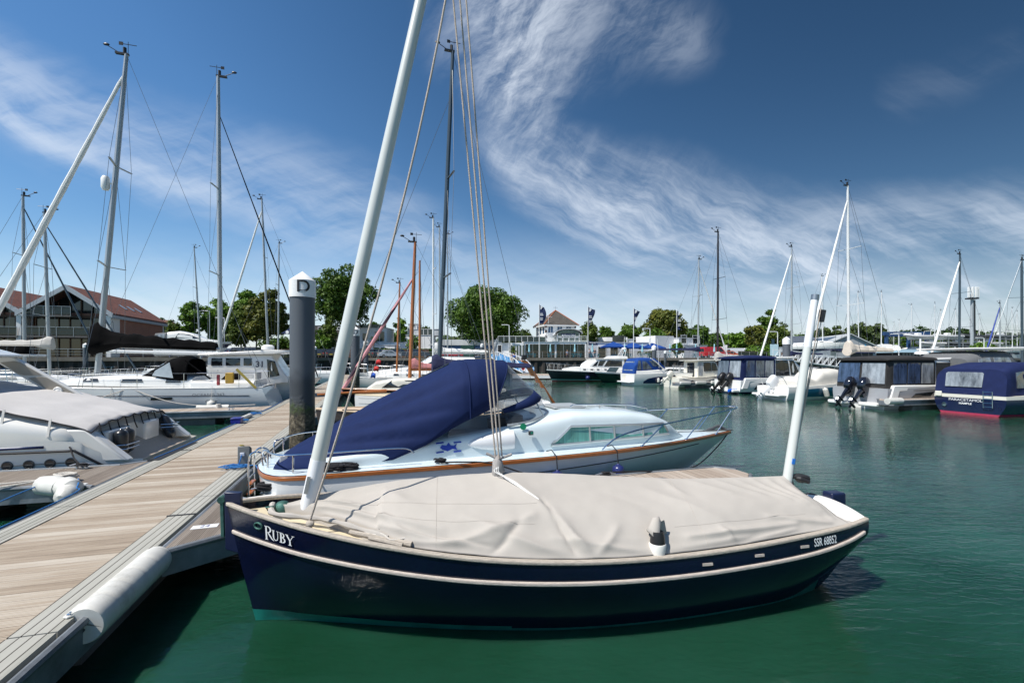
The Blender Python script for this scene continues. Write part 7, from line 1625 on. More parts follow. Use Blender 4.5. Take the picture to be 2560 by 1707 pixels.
# small red tiled house behind
c = P(414, 898, 118); t = thing('house', 'small red brick house with tiled hipped roof and dormers among the left trees', 'house', (c.x, c.y, QZ), .2)
G().box(-4, 4, 0, 7, 0, 5.6).obj('wall', BRICK, t, smooth=0); rf_ = G().add([(-4.4, -.4, 5.5), (4.4, -.4, 5.5), (4.4, 7.4, 5.5), (-4.4, 7.4, 5.5), (-2.5, 3.5, 10.2), (-.5, 3.5, 10.2)], [(0, 1, 5, 4), (1, 2, 5), (2, 3, 4, 5), (3, 0, 4)]).obj('roof', RTILE, t, smooth=0)
for x in (-2.2, .2, 2.4): d_ = G().box(x - .7, x + .7, -.1, 2, 5.6, 6.8).obj('dormer', WALLW, t, smooth=0); G().box(x - .5, x + .5, -.13, -.11, 5.75, 6.6).obj('window', DARKG, d_, smooth=0)
def block(t, name, x0, x1, y0, y1, z0, z1, mat, wins=(), par=None, cap=True, wmat=None):
    o = G().box(x0, x1, y0, y1, z0, z1).obj(name, mat, par or t, smooth=0)
    if cap: G().box(x0 - .12, x1 + .12, y0 - .12, y1 + .12, z1, z1 + .12).obj('parapet', WALLG, o, smooth=0)
    for a, b, c, d in wins:
        w_ = G().box(a, b, y0 - .06, y0 - .02, c, d).obj('window', wmat or DARKG, o, smooth=0); g = G()
        g.box(a - .08, b + .08, y0 - .1, y0 - .03, d, d + .1); g.box(a - .08, b + .08, y0 - .1, y0 - .03, c - .1, c)
        for x in np.linspace(a, b, max(2, int((b - a) / 1.1) + 1)): g.box(x - .05, x + .05, y0 - .1, y0 - .065, c, d)
        g.obj('window_frame', WALLW, w_, smooth=0)
    return o
def bldg(name, label, px, Y, rz=0.0, catg='building'): c = P(px, YH, Y); return thing(name, label, catg, (c.x, c.y, QZ), rz)
def zz(py, Y): return H - (py - YH) / F * Y - QZ
k_ = 106 / F
t = bldg('terrace_house', 'white flat roofed terrace house stepping up behind the pink wrapped jib', 876, 106)
block(t, 'lower_storey', 0, 130 * k_, 4, 10, 0, zz(855, 106), WALLW, [(1, 4, .3, 2.3), (5, 8, .3, 2.3), (9, 11.5, .3, 2.3)]); block(t, 'upper_storey', -1, 70 * k_, 7, 14, zz(855, 106), zz(815, 106), WALLW, [(.5, 1.6, 4.4, 6.2), (3.6, 6, 4.2, 6.6)]); block(t, 'garden_room', 48 * k_, 108 * k_, 1, 4, 0, 3.0, WALLW, [(5, 6.4, .2, 2.5), (6.8, 8.2, .2, 2.5)])
g = G(); g.box(0, 70 * k_, 6.6, 6.64, zz(815, 106) + .1, zz(806, 106)); g.obj('roof_balustrade', GLASS, t, smooth=0)
t = bldg('white_house', 'white two storey flat roofed house behind the varnished mast', 1014, 116)
k2 = 116 / F; block(t, 'lower_storey', 0, 62 * k2, 0, 8, 0, zz(838, 116), WALLW, [(3, 6, .4, 2.4)]); block(t, 'upper_storey', 0, 80 * k2, 2, 9, zz(838, 116), zz(822, 116), WALLG, [(.5, 1.5, 6.2, 7.4), (3, 6.5, 6.0, 7.5)]); block(t, 'penthouse', 0, 22 * k2, 3, 9, zz(822, 116), zz(808, 116), WALLW, [(.4, 1.8, 8.2, 9.0)])
t = bldg('bungalow', 'white bungalow with a shallow roof left of the birch', 784, 100); block(t, 'wall', 0, 3.5, 0, 6, 0, 3.2, WALLW, [(.4, 1.6, 1, 2.2)], cap=False); G().add([(-.4, -.4, 3.2), (3.9, -.4, 3.2), (3.9, 6, 3.2), (-.4, 6, 3.2), (-.4, 2.8, 4.4), (2.6, 2.8, 4.6)], [(0, 1, 5, 4), (1, 2, 5), (2, 3, 4, 5)]).obj('roof', WALLG, t, smooth=0)
t = bldg('dark_roofed_house', 'dark flat roofed house under the dark oak', 778, 130); block(t, 'wall', 0, 14, 0, 8, 0, zz(814, 130), M('dark_cladding', (.09, .08, .07), .8), [(2, 12, zz(824, 130), zz(818, 130))])
# long low building with blue windows left of the restaurant
k3 = 98 / F; t = bldg('low_building', 'long low building with grey roof, blue window band and a dark green container', 1078, 98)
block(t, 'wall', 0, 172 * k3, 0, 9, 0, zz(862, 98), M('blue_trim', (.05, .14, .30), .5), [(.6, 3.4, .6, 2.0), (4, 6, .6, 2.0), (9, 13.5, .5, 2.0)], cap=False)
G().prism([(-.6, zz(863, 98)), (172 * k3 + .4, zz(863, 98)), (172 * k3 + .4, zz(849, 98)), (30 * k3, zz(849, 98))], lambda a, b, q: (a, q, b), -.6, 9).obj('roof', M('grey_sheet_roof', (.55, .56, .55), .6, .1, 1), t, smooth=0)
tag(G().box(0, 2.6, 0, 3, 0, 2.6).obj('container', M('container_green', (.008, .05, .035), .5), None, loc=P(1152, 898, 92) * 1, smooth=0), 'dark green storage container in front of the low building', 'container'); bpy.data.objects['container'].location.z = QZ
# restaurant, terrace and marina office
Yr = 86.0; kr = Yr / F; t = bldg('restaurant', 'white flat roofed quayside restaurant with a fully glazed front and roof terrace', 1310, Yr)
W0 = 156 * kr; z1 = zz(854.5, Yr)
G().box(0, W0, 0, .05, z1 - .45, z1).obj('front_beam', WALLW, t, smooth=0); G().box(-.2, W0 + .2, -.15, 11, z1, z1 + .14).obj('roof', WALLW, t, smooth=0)
block(t, 'rear_wall', 0, W0, 5, 11, 0, z1 - .02, M('dim_interior', (.05, .07, .075), .8, .5, .7), cap=False); G().box(.1, W0 - .1, .1, 4.9, -.05, .02).obj('floor', M('wood_floor', (.2, .13, .08), .5), t, smooth=0)
for x in (.12, 79 * kr, W0 - .12): G().box(x - .14, x + .14, -.02, .2, 0, z1 - .45).obj('pillar', WALLW, t, smooth=0)
for a, b in ((.28, 79 * kr - .16), (79 * kr + .16, W0 - .28)):
    gl_ = G().box(a, b, .08, .1, .12, z1 - .46).obj('glazing', glass_mat('shop_glass', (.5, .62, .6), .45, .02, (.02, .035, .036)), t, smooth=0); g = G()
    for x in np.linspace(a, b, 5): g.box(x - .02, x + .02, .05, .12, .1, z1 - .46)
    g.obj('glazing_bars', FRAME, gl_, smooth=0)
for px in (1337, 1369, 1401): G().lathe([(.0, -.03), (.28, -.03), (.28, .03), (0, .03)], ((px - 1310) * kr, 4.9, zz(873, Yr)), 18, ax='y').obj('round_mirror', M('mirror_teal', (.3, .5, .52), .1, .05, metal=.5), t)
g = G()
for k in range(4): g.box(1.5 + 3 * k, 2.7 + 3 * k, 2, 3, .0, .75)
g.obj('dining_furniture', M('dining_teal', (.03, .12, .13), .6), t, smooth=0)
# left wing
block(t, 'entrance_wing', -34 * kr, -.02, -.6, 8, 0, zz(857, Yr), WALLW, cap=False); g = G()
for x in np.linspace(-33 * kr, -.3, 5): g.box(x, x + .28, -.66, -.62, .25, 2.4)
g.obj('window', TEALG, t, smooth=0)
block(t, 'slatted_wing', -78 * kr, -34.5 * kr, .5, 9, 0, zz(858, Yr), WALLW, [(-66 * kr, -56 * kr, .1, 2.4)], wmat=BLACK)
g = G()
for k in range(12): g.box(-78 * kr, -68 * kr, .42, .48, .2 + k * .24, .34 + k * .24)
g.obj('slats', WALLG, t, smooth=0)
g = G(); g.prism([(-84 * kr, .2), (-68 * kr, zz(848, Yr)), (-68 * kr, zz(844, Yr)), (-84 * kr, .8)], lambda a, b, q: (a, q, b), .2, .28); g.obj('outside_stair', WALLG, t, smooth=0)
rt = thing('railing', 'white railed glass balustrade round the restaurant roof terrace', 'railing', P(1245, YH, Yr)); rt.location.z = QZ + zz(857, Yr) + .16; g = G()
for k in range(16): x = k / 15 * 222 * kr; g.box(x - .035, x + .035, -.2, -.13, 0, 1.05)
g.box(0, 222 * kr, -.22, -.11, 1.05, 1.13); g.obj('posts', RAILW, rt, smooth=0); G().box(0, 120 * kr, -.175, -.155, .1, .98).obj('balustrade_glass', GLASS, rt, smooth=0); g = G()
for z in (.35, .7): g.box(120 * kr, 222 * kr, -.18, -.15, z, z + .05)
g.obj('rails', RAILW, rt, smooth=0)
# tower of the marina office
mo = bldg('marina_office', 'white marina office tower with hipped tile roof and arched glazed front reading Marina Office', 1364, 93, RAD(14)); S_ = 6.6; km = 93 / F; ze = zz(812, 93); za = zz(774, 95.5)
G().box(0, S_, 0, S_, 0, ze).obj('wall', WALLW, mo, smooth=0)
o_ = .55; rf_ = G().add([(-o_, -o_, ze), (S_ + o_, -o_, ze), (S_ + o_, S_ + o_, ze), (-o_, S_ + o_, ze), (S_ / 2, S_ / 2, za)], [(0, 1, 4), (1, 2, 4), (2, 3, 4), (3, 0, 4), (0, 3, 2, 1)]).obj('roof', SLATE_T, mo, smooth=0)
g = G()
for p in ((-o_, -o_), (S_ + o_, -o_), (-o_, S_ + o_), (S_ + o_, S_ + o_)): g.tube([(p[0], p[1], ze + .05), (S_ / 2, S_ / 2, za + .05)], .08, 6)
g.obj('hip_tiles', M('terracotta_ridge', (.42, .13, .06), .8, .2), rf_); g = G(); g.box(-o_, S_ + o_, -o_, -o_ + .1, ze - .22, ze - .01); g.box(-o_, -o_ + .1, -o_ + .1, S_ + o_, ze - .22, ze - .01); g.obj('gutter', WALLW, rf_, smooth=0)
G().box(4.2, 4.5, 1.2, 1.5, ze + .3, ze + 1.6).obj('roof_vent', GALV, rf_)
WINB = M('blue_window', (.04, .09, .17), .1, .3, 1)
for x in (.55, 2.55, 4.5): w_ = G().box(x, x + 1.0, -.05, -.01, ze - 1.55, ze - .35).obj('window', WINB, mo, smooth=0); G().box(x + .46, x + .54, -.08, -.052, ze - 1.55, ze - .35).obj('window_bar', WALLW, w_, smooth=0)
for y in (.9, 2.9, 4.9): G().box(-.05, -.01, y, y + .9, ze - 1.7, ze - .45).obj('window', WINB, mo, smooth=0); G().box(-.05, -.01, y, y + .9, ze - 4.4, ze - 3.3).obj('window', WINB, mo, smooth=0)
g = G()
for k in range(5): g.box(-.06, .3, -.06, .3, ze - .5 - k * 1.05, ze - .02 - k * 1.05); g.box(S_ - .3, S_ + .06, -.06, .3, ze - .5 - k * 1.05, ze - .02 - k * 1.05)
g.obj('quoins', M('brown_quoin', (.06, .035, .03), .8), mo, smooth=0)
tubes(mo, 'weather_vane', [[(S_ / 2, S_ / 2, za), (S_ / 2, S_ / 2, za + .9)], [(S_ / 2 - .5, S_ / 2, za + .6), (S_ / 2 + .5, S_ / 2, za + .6)]], .03, GALV); tubes(mo, 'aerial', [[(.5, -.3, ze - .8), (.5, -.3, ze + 3.2)], [(-.3, -.3, ze + 1.6), (1.3, -.3, ze + 1.6)]], .03, RAILW)
# arched office front stands on the restaurant roof
of = thing('office_front', 'glazed barrel roofed office front with a navy sign reading Marina Office', 'office', P(1421, YH, 88.5)); of.location.z = QZ + z1 + .14; ko = 88.5 / F; hw, hs, ht = 27 * ko, zz(836, 88.5) - z1, zz(826, 88.5) - z1
arc = [(hw * cos(a), hs + (ht - hs) * sin(a)) for a in np.linspace(pi, 0, 14)]
G().prism([(-hw, 0)] + arc + [(hw, 0)], lambda a, b, q: (a, q, b), 0, 5).obj('office_glazing', TEALG, of, smooth=0); g = G()
ro = [((hw + .5) * cos(a) * 1.02, hs - .02 + (ht - hs + .12) * sin(a)) for a in np.linspace(pi + .12, -.12, 16)]
g.loft([[(a, -.9, b), (a, 5.3, b), (a, 5.3, b + .1), (a, -.9, b + .1)] for a, b in ro]); g.obj('curved_roof', WALLG, of, smooth=40); g = G()
for x in (-hw, -hw * .55, .03, hw * .6, hw): g.box(x - .07, x + .07, -.08, -.02, 0, hs)
g.box(-hw, hw, -.08, -.02, hs - .75, hs - .6); g.obj('glazing_bars', WALLW, of, smooth=0); sg = G().box(-hw * .66, hw * .62, -.16, -.09, hs - .62, hs + .02).obj('sign', M('sign_navy', (.008, .016, .07), .4), of, smooth=0); letters('Marina Office', .42, lambda x, y: (.26 + x, -.175, hs - .3 + y), WHITE_INK, sg, sx=1.0, bold=.008)
g = G(); g.lathe([(.1, 0), (.17, 0), (.17, .01), (.1, .01)], (-hw * .54, -.175, hs - .3), 14, ax='y'); g.obj('sign_emblem', WHITE_INK, sg)
# block between restaurant and parasols with the curved navy sign
t = bldg('bar_building', 'low pale bar building with glazed doors behind the navy parasols', 1467, 90); kb = 90 / F; block(t, 'wall', 0, 155 * kb, 0, 8, 0, zz(857, 90), M('pale_blue_render', (.55, .59, .66), .7, .05), [(2.2, 3.8, 0.05, 2.2), (4.6, 6.2, .05, 2.2), (7, 8.4, .05, 2.2)]); g = G(); g.prism([(-1.5, 2.5), (1.9, 2.5), (1.9, 2.8), (1.2, 3.15), (.2, 3.3), (-1.5, 3.3)], lambda a, b, q: (a, q, b), -1.5, -1.42); sg = g.obj('sign', M('sign_navy', (.008, .016, .07), .4), t, smooth=0); letters('HOUSE', .36, lambda x, y: (.85 + x, -1.53, 2.95 - .06 * x + y), WHITE_INK, sg, sx=1.1, bold=.006); letters('BOAT', .36, lambda x, y: (-.75 + x, -1.53, 2.98 + y), M('sign_orange', (.6, .25, .03), .5), sg, sx=1.1, bold=.006)
t = bldg('curved_house', 'white house with a curved end and flat roof behind the navy parasols', 1488, 105); kc_ = 105 / F; L_ = 130 * kc_; zt = zz(843, 105); g = G(); pl = [(3 + 3 * cos(a), 4 + 4 * sin(a)) for a in np.linspace(pi / 2, 3 * pi / 2, 14)] + [(L_ * .62, 0), (L_ * .62, 8)]; g.prism(pl, lambda a, b, q: (a, b, q), 0, zt); g.obj('wall', WALLW, t, smooth=30); block(t, 'wing', L_ * .62, L_, .5, 8, 0, zz(848, 105), WALLG, [(L_ * .75, L_ * .95, 3.4, 4.8)]); G().box(L_ * .33, L_ * .58, -.08, -.02, 3.4, 5.2).obj('window', DARKG, t, smooth=0); G().box(1.6, 4.1, -.08, 0.2, 2.9, 3.9).obj('window', DARKG, t, smooth=0)
t = bldg('cubic_house', 'white cubic two storey house behind the last flagpole', 1697, 100, RAD(24)); kq = 100 / F; block(t, 'upper_storey', 0, 66 * kq, 0, 8, 2.8, zz(845, 100), WALLW, [(.6, 2.2, 3.3, 5), (4, 6, 3.3, 5)]); block(t, 'lower_storey', 0, 78 * kq, -1.5, 8, 0, 2.75, WALLW, [(5.3, 6.2, 0.1, 1.9)], cap=True); G().box(-.08, -.02, 2.5, 4, 3.2, 5).obj('window', DARKG, t, smooth=0); G().box(-5.2, -.02, 1.5, 8, 0, 4.9).obj('side_wing', WALLW, t, smooth=0)
t = bldg('white_wall', 'stepped white boundary wall left of the green tree above the red van', 1776, 96, RAD(-8), 'wall'); g = G(); kk = 96 / F
for k in range(5): g.box(k * 8 * kk, (k + 1) * 8 * kk, 0, .4, 0, zz(880 - k * 4.4, 96))
g.obj('wall_panel', WALLW, t, smooth=0)
# workshop, sheds, hoist, rack
t = bldg('workshop', 'grey clad workshop with solar roof, open door and HYS sign', 2048, 78, RAD(-14)); kw = 78 / F; Ww = 125 * kw * .98; zeW, zaW = zz(868, 78), zz(836, 78)
CLADG = M('grey_sheet_cladding', (.27, .29, .31), .6, .08, .6, stretch=(9, 1, .2)); G().prism([(0, 0), (Ww, 0), (Ww, zeW), (Ww * .55, zaW), (0, zeW)], lambda a, b, q: (a, q, b), 0, 14).obj('wall', CLADG, t, smooth=0); g = G(); g.prism([(-.5, zeW - .1), (Ww * .55, zaW + .08), (Ww * .55, zaW - .05), (-.5, zeW - .25)], lambda a, b, q: (a, q, b), -.4, 14.4); g.prism([(Ww + .5, zeW - .1), (Ww * .55, zaW + .08), (Ww * .55, zaW - .05), (Ww + .5, zeW - .25)], lambda a, b, q: (a, q, b), -.4, 14.4); rf_ = g.obj('roof', M('pale_sheet_roof', (.42, .44, .45), .5, .08), t, smooth=0)
g = G(); g.prism([(Ww * .1, lerp(zeW, zaW, .2) + .1), (Ww * .45, lerp(zeW, zaW, .82) + .1), (Ww * .45, lerp(zeW, zaW, .82) + .16), (Ww * .1, lerp(zeW, zaW, .2) + .16)], lambda a, b, q: (a, q, b), 3, 13); g.obj('solar_panels', M('solar_blue', (.03, .05, .09), .2), rf_, smooth=0)
G().box(Ww * .52, Ww * .94, -.05, .02, 0, zeW - 1.0).obj('doorway', BLACK, t, smooth=0); G().box(Ww * .5, Ww * .97, -.3, -.06, zeW - 1.0, zeW - .75).obj('door_head', M('sign_navy', (.008, .016, .07), .4), t, smooth=0); letters('HYS', .85, lambda x, y: (Ww * .66 + x, -.06, zeW - .1 + y), M('hys_blue', (.02, .06, .28), .4), t, sx=1.1, bold=.02); g = G(); g.add([(Ww * .8, -.06, zeW - .45), (Ww * .87, -.06, zeW - .45), (Ww * .8, -.06, zeW + .55)], [(0, 1, 2)]); g.obj('sail_emblem', M('hys_cyan', (.02, .3, .55), .4), t, smooth=0); w_ = G().box(Ww * .3, Ww * .42, -.04, -.01, 1.0, 2.0).obj('window', DARKG, t, smooth=0)
c = P(1972, YH, 76); t = thing('workshop_wing', 'long pale roofed wing of the grey workshop behind the stout mooring pile', 'building', (c.x, c.y, QZ), RAD(-10)); Lw = 84 * 76 / F; G().box(0, Lw, 0, 6, 0, zz(866, 76)).obj('wall', CLADG, t, smooth=0); G().add([(-.3, -.4, zz(867, 76)), (Lw, -.4, zz(867, 76)), (Lw, 5, zz(838, 78)), (1.5, 5, zz(840, 78))], [(0, 1, 2, 3)]).obj('roof', M('solar_roof', (.10, .115, .14), .35, .3, .8, stretch=(.3, 5, 1)), t, smooth=0, solid=.1)
t = bldg('shed', 'small brown timber shed in front of the grey workshop', 1981, 72); ks = 72 / F; G().box(0, 66 * ks, 0, 3, 0, zz(880, 72)).obj('wall', M('brown_boards', (.15, .085, .055), .8, .2, 2), t, smooth=0); G().add([(-.3, -.3, zz(880, 72)), (66 * ks + .2, -.3, zz(883, 72)), (60 * ks, 3, zz(872, 74)), (.2, 3, zz(869, 74))], [(0, 1, 2, 3)]).obj('roof', M('felt_roof', (.14, .135, .12), .9), t, smooth=0, solid=.08)
t = bldg('low_shed', 'long black low shed with pale blue sheet roof at the right', 2250, 84, RAD(12)); kl = 84 / F; Ll = 150 * kl; zs_ = zz(881, 84); G().box(0, Ll, 0, 8, 0, zs_).obj('wall', M('black_boards', (.018, .018, .02), .7, .3, .8, stretch=(4, 1, 1)), t, smooth=0); G().add([(-.4, -.4, zs_), (Ll + .3, -.4, zs_), (Ll - 1.5, 4, zz(872, 84)), (1.0, 4, zz(872, 84)), (-.4, 8.3, zs_), (Ll + .3, 8.3, zs_)], [(0, 1, 2, 3), (1, 5, 2), (5, 4, 3, 2), (4, 0, 3)]).obj('roof', M('pale_blue_roof', (.24, .36, .43), .5, .06, .8), t, smooth=0); g = G()
for k in range(14): g.box(.5 + k * .78, 1.0 + k * .78, -.04, -.01, .3, .9)
g.obj('window', M('shed_window', (.12, .14, .16), .2, .4, 1), t, smooth=0)
ho = bldg('boat_hoist', 'blue steel travelling boat hoist with lettered top beam', 2216, 100); kh = 100 / F; HB = M('hoist_blue', (.018, .06, .16), .5, .15, 2); Lh = 100 * kh; zh_ = zz(838, 100)
for x in (0, Lh * .55, Lh):
    G().box(x - .25, x + .25, -.25, .25, .5, zh_).obj('leg', HB, ho, smooth=0)
bm_ = G().box(-.6, Lh + .6, -.35, .35, zh_, zh_ + .75).obj('beam', HB, ho, smooth=0); letters('HAMBLE YACHT SERVICES', .42, lambda x, y: (Lh * .42 + x, -.36, zh_ + .38 + y), WHITE_INK, bm_, sx=1.0, bold=.006); G().box(Lh * .5, Lh * 1.55, 5, 5.7, zh_, zh_ + .75).obj('rear_beam', HB, ho, smooth=0)
for x in (0, Lh): G().lathe([(0, -.25), (.55, -.25), (.55, .25), (0, .25)], (x, 0, .55), 14, ax='y').obj('wheel', RUBBER, ho)
# dry stack rack with ribs
rk = bldg('boat_rack', 'grey steel dry stack rack holding small boats', 2300, 96); kk = 96 / F; Lr = 250 * kk; g = G(); levels = [zz(882, 96), zz(864, 96), zz(846, 96)]
for k in range(8):
    x = k / 7 * Lr
    for y in (0, 5): g.box(x - .07, x + .07, y - .07, y + .07, 0, levels[-1] + .2)
for z in levels:
    for y in (0, 5): g.box(0, Lr, y - .06, y + .06, z - .12, z)
g.obj('rack_frame', GALV, rk, smooth=0)
rib = None; cols = [(.55, .55, .55), (.05, .055, .06), (.12, .13, .14), (.5, .5, .5)]
hullcols = ['white', 'black', 'charcoal', 'pale']
protos = []
for k, cc in enumerate(cols):
    t = thing('rigid_inflatable', hullcols[k] + ' rigid inflatable boat on the dry stack rack', 'inflatable boat', (0, 0, 0), 0); g = G(); g.tube(smooth_line([(-2.8, 1, .5), (1, 1, .5), (2.3, .6, .7), (2.9, 0, .85), (2.3, -.6, .7), (1, -1, .5), (-2.8, -1, .5)], 30), .27, 9); g.obj('tube', M('rib_tube_' + hullcols[k], cc, .5), t); Hull([(-2.8, .9, .5, -2.8, .7), (1, .9, .5, 1, .5), (2.8, .05, .8, 2.4, .02)], .02).build('hull', WHITE_GC if k in (0, 3) else BLACK, t, n=14, depth=.25); G().box(-.6, .4, -.4, .4, .4, 1.25).obj('console', WHITE_P if k != 1 else BLACK, t, bev=.1); tubes(t, 'arch', [[(-2.2, -.8, .6), (-2.4, -.7, 1.7), (-2.4, .7, 1.7), (-2.2, .8, .6)]], .04, WHITE_P); protos.append(t)
c = rk.location; spots = [(0, 2, .06), (1, 2, .62), (3, 2, .36), (0, 1, .18), (2, 1, .45), (3, 1, .75), (0, 0, .30), (2, 0, .58), (3, 0, .88), (2, 2, .9)]
wl = {0: 'lower', 1: 'middle', 2: 'top'}
used_p = set()
for p_, lv, q in spots:
    loc = (c.x + Lr * q, c.y + 2, QZ + levels[lv] + .02); lab = f"{hullcols[p_]} rigid inflatable boat on the {wl[lv]} level of the dry stack" + (', far end' if q > .85 else '')
    if p_ not in used_p: protos[p_].location = loc; protos[p_].rotation_euler.z = pi + .1; protos[p_]['label'] = lab; used_p.add(p_); protos[p_]['group'] = 'boats on the dry stack rack'
    else: b_ = copy_tree(protos[p_], loc, pi + .1, lab)
# telecom mast, lamp posts, flags
t = bldg('telecom_mast', 'grey telecom mast with white panel antennas at the right', 2430, 88, 0, 'mast'); kt = 88 / F; ht = zz(735, 88); G().tube([(0, 0, 0), (0, 0, ht)], [.32, .22], 12).obj('mast', M('mast_grey', (.34, .37, .39), .5), t); g = G(); g.tube([(.35, -.1, 4), (.3, -.1, ht - 1.2)], .2, 6); g.box(-.9, .9, -.5, .5, ht - 1.0, ht - .75); g.obj('cables', BLACK, t)
for a in (-.9, -.35, .35, .85): G().box(a - .2, a + .2, -.75 + abs(a) * .4, -.55 + abs(a) * .4, ht - .7, ht + 1.3).obj('antenna', WHITE_P, t, bev=.03)
def lamp(label, px, Y, ytop, mat=RAILW, arm=.9):
    t = bldg('street_lamp', label, px, Y, 0, 'street lamp'); t['group'] = 'street lamps on the quay'; h = zz(ytop, Y); G().tube(smooth_line([(0, 0, 0), (0, 0, h * .6), (0, 0, h - .3), (-.15, 0, h - .05), (-arm, 0, h)], 16), .07, 8).obj('pole', mat, t); G().box(-arm - .5, -arm + .1, -.12, .12, h - .06, h + .06).obj('lamp_head', mat, t, bev=.02)
lamp('grey street lamp among the left trees behind the parked sports yacht', 524, 80, 777, RAILG); lamp('white street lamp near the tall masted yacht and bronze trees', 561, 72, 794); lamp('white street lamp left of the restaurant roof terrace', 1273, 84, 812); lamp('white street lamp behind the third navy parasol', 1625, 86, 821); lamp('white street lamp left of the stout mooring pile', 1944, 84, 829); lamp('white street lamp behind the cream boom cover', 2247, 80, 835); lamp('white street lamp by the bright green bush', 2460, 78, 844); lamp('white street lamp right of the workshop wing behind the yacht masts', 2140, 82, 845)
FLAGN = M('flag_navy', (.01, .022, .085), .7, .1, 3)
def flag(label, px, ytop, k):
    Y = 84.0; t = bldg('flagpole', label, px, Y, 0, 'flag'); t['group'] = 'navy flags along the terrace'; h = zz(ytop, Y); G().tube([(0, 0, 0), (0, 0, h)], [.075, .05], 8).obj('pole', WHITE_P, t); hh = 3.6; w_ = 1.25; rows = []
    for i in range(13):
        q = i / 12; rows.append([(.06 + w_ * s * (.55 + .45 * sin(q * 3.2 + k)) * (1 if q > .04 else .2), .12 * sin(s * 4 + q * 5 + k) * s, h - .25 - hh * q - .35 * s * (1 - q)) for s in (0, .33, .66, 1)])
    f_ = G().grid(rows).obj('flag_cloth', FLAGN, t, smooth=60); g = G()
    for q, ln in ((.2, .3), (.45, .5), (.53, .6), (.68, .55), (.76, .5)): g.box(.15, .15 + ln, -.16, -.15, h - .25 - hh * q - .2, h - .25 - hh * q - .08)
    g.lathe([(.1, 0), (.2, 0), (.2, .01), (.1, .01)], (.4, -.15, h - .25 - hh * .16), 12, ax='y'); g.obj('flag_print', WHITE_INK, f_, smooth=0)
flag('tall flagpole with navy banner in front of the restaurant, left of the office', 1348, 757, 0); flag('tall flagpole with navy banner at the right end of the restaurant', 1470, 763, 1.1); flag('tall flagpole with navy banner behind the navy parasols', 1584, 767, 2.0); flag('tall flagpole with navy banner in front of the airy spreading tree', 1692, 772, 2.9)
# burgee on the left
t = bldg('burgee', 'navy triangular pennant with a white ring left of the big D pile', 724, 36, 0, 'flag'); t.location.z = zz(820, 36) + QZ; G().tube([(.1, 0, -1.6), (0, 0, .4)], .012, 5).obj('staff', WIRE, t); f_ = G().add([(0, 0, 0), (.05, 0, -.5), (-.72, .05, -.42)], [(0, 1, 2)]).obj('flag_cloth', FLAGN, t, smooth=0); G().lathe([(.07, 0), (.13, 0), (.13, .01), (.07, .01)], (-.18, -.02, -.32), 14, ax='y').obj('flag_print', WHITE_INK, f_)
# parasols and tables
def parasol(px, Y, ytop, wpx, label):
    t = bldg('parasol', label, px, Y, 0, 'parasol'); t['group'] = 'open navy parasols'; h = zz(ytop, Y); r = wpx * Y / F / 2; G().tube([(0, 0, 0), (0, 0, h)], .05, 8).obj('pole', WALLG, t); g = G(); ring = [(r * 1.0 * cos(a), r * sin(a), h - .95) for a in np.linspace(pi / 4, 2 * pi + pi / 4, 5)[:-1]]; g.add(ring + [(0, 0, h)], [(0, 1, 4), (1, 2, 4), (2, 3, 4), (3, 0, 4)])
    g.add(ring + [(x, y, z - .22) for x, y, z in ring], [(i, (i + 1) % 4, 4 + (i + 1) % 4, 4 + i) for i in range(4)]); g.obj('canopy', CVB, t, smooth=0)
parasol(1533, 87, 854, 78, 'open navy parasol nearest the restaurant'); parasol(1582, 87, 856, 76, 'middle one of the open navy parasols'); parasol(1630, 87, 857, 74, 'open navy parasol farthest from the restaurant')
PALEB = M('pale_blue_canvas', (.30, .55, .62), .8, .08); TEALT = M('teal_paint', (.02, .22, .30), .5, .1)
def set_(k, px, wh, proto=[None, None]):
    Y = 83.6; c = P(px, YH, Y)
    if proto[0] is None:
        t = thing('closed_parasol', 'x', 'parasol'); G().tube([(0, 0, 0), (0, 0, 2.55)], .03, 6).obj('pole', WALLG, t); G().lathe([(.03, 1.05), (.2, 1.1), (.17, 1.6), (.11, 2.1), (.13, 2.3), (.02, 2.6)], (0, 0, 0), 9).obj('canopy', PALEB, t, smooth=20); b = thing('picnic_table', 'x', 'table'); G().box(-.9, .9, -.38, .38, .70, .75).obj('tabletop', TEALT, b, smooth=0)
        for s in (1, -1): G().box(-.9, .9, s * .75 - .13, s * .75 + .13, .42, .46).obj('bench', TEALT, b, smooth=0); G().bar((s * .65, -.75, 0), (s * .65, .15, .7), .08, .05, up=(1, 0, 0)).obj('leg', TEALT, b); G().bar((s * .65, .75, 0), (s * .65, -.15, .7), .08, .05, up=(1, 0, 0)).obj('leg', TEALT, b)
        proto[0], proto[1] = t, b; u_, b_ = t, b
    else: u_, b_ = copy_tree(proto[0]), copy_tree(proto[1])
    u_.location = (c.x, c.y, QZ); b_.location = (c.x + .35, c.y - .15, QZ); u_['label'] = 'closed pale blue parasol ' + wh; b_['label'] = 'teal picnic table ' + wh; u_['group'] = 'closed pale blue parasols'; b_['group'] = 'teal picnic tables'; u_['category'] = 'parasol'; b_['category'] = 'table'
for k, (px, wh) in enumerate(((1323, 'at the left end of the glazed restaurant front'), (1376, 'just right of the first flagpole'), (1437, 'under the arched office front'), (1481, 'just right of the second flagpole'), (1562, 'between the first two navy parasols'), (1606, 'just right of the third flagpole'), (1675, 'left of the cubic white house'), (1692, 'at the foot of the last flagpole'), (1739, 'near the grey mast with navy boom cover'), (1786, 'beside the black mast by the red van'))): set_(k, px, wh)
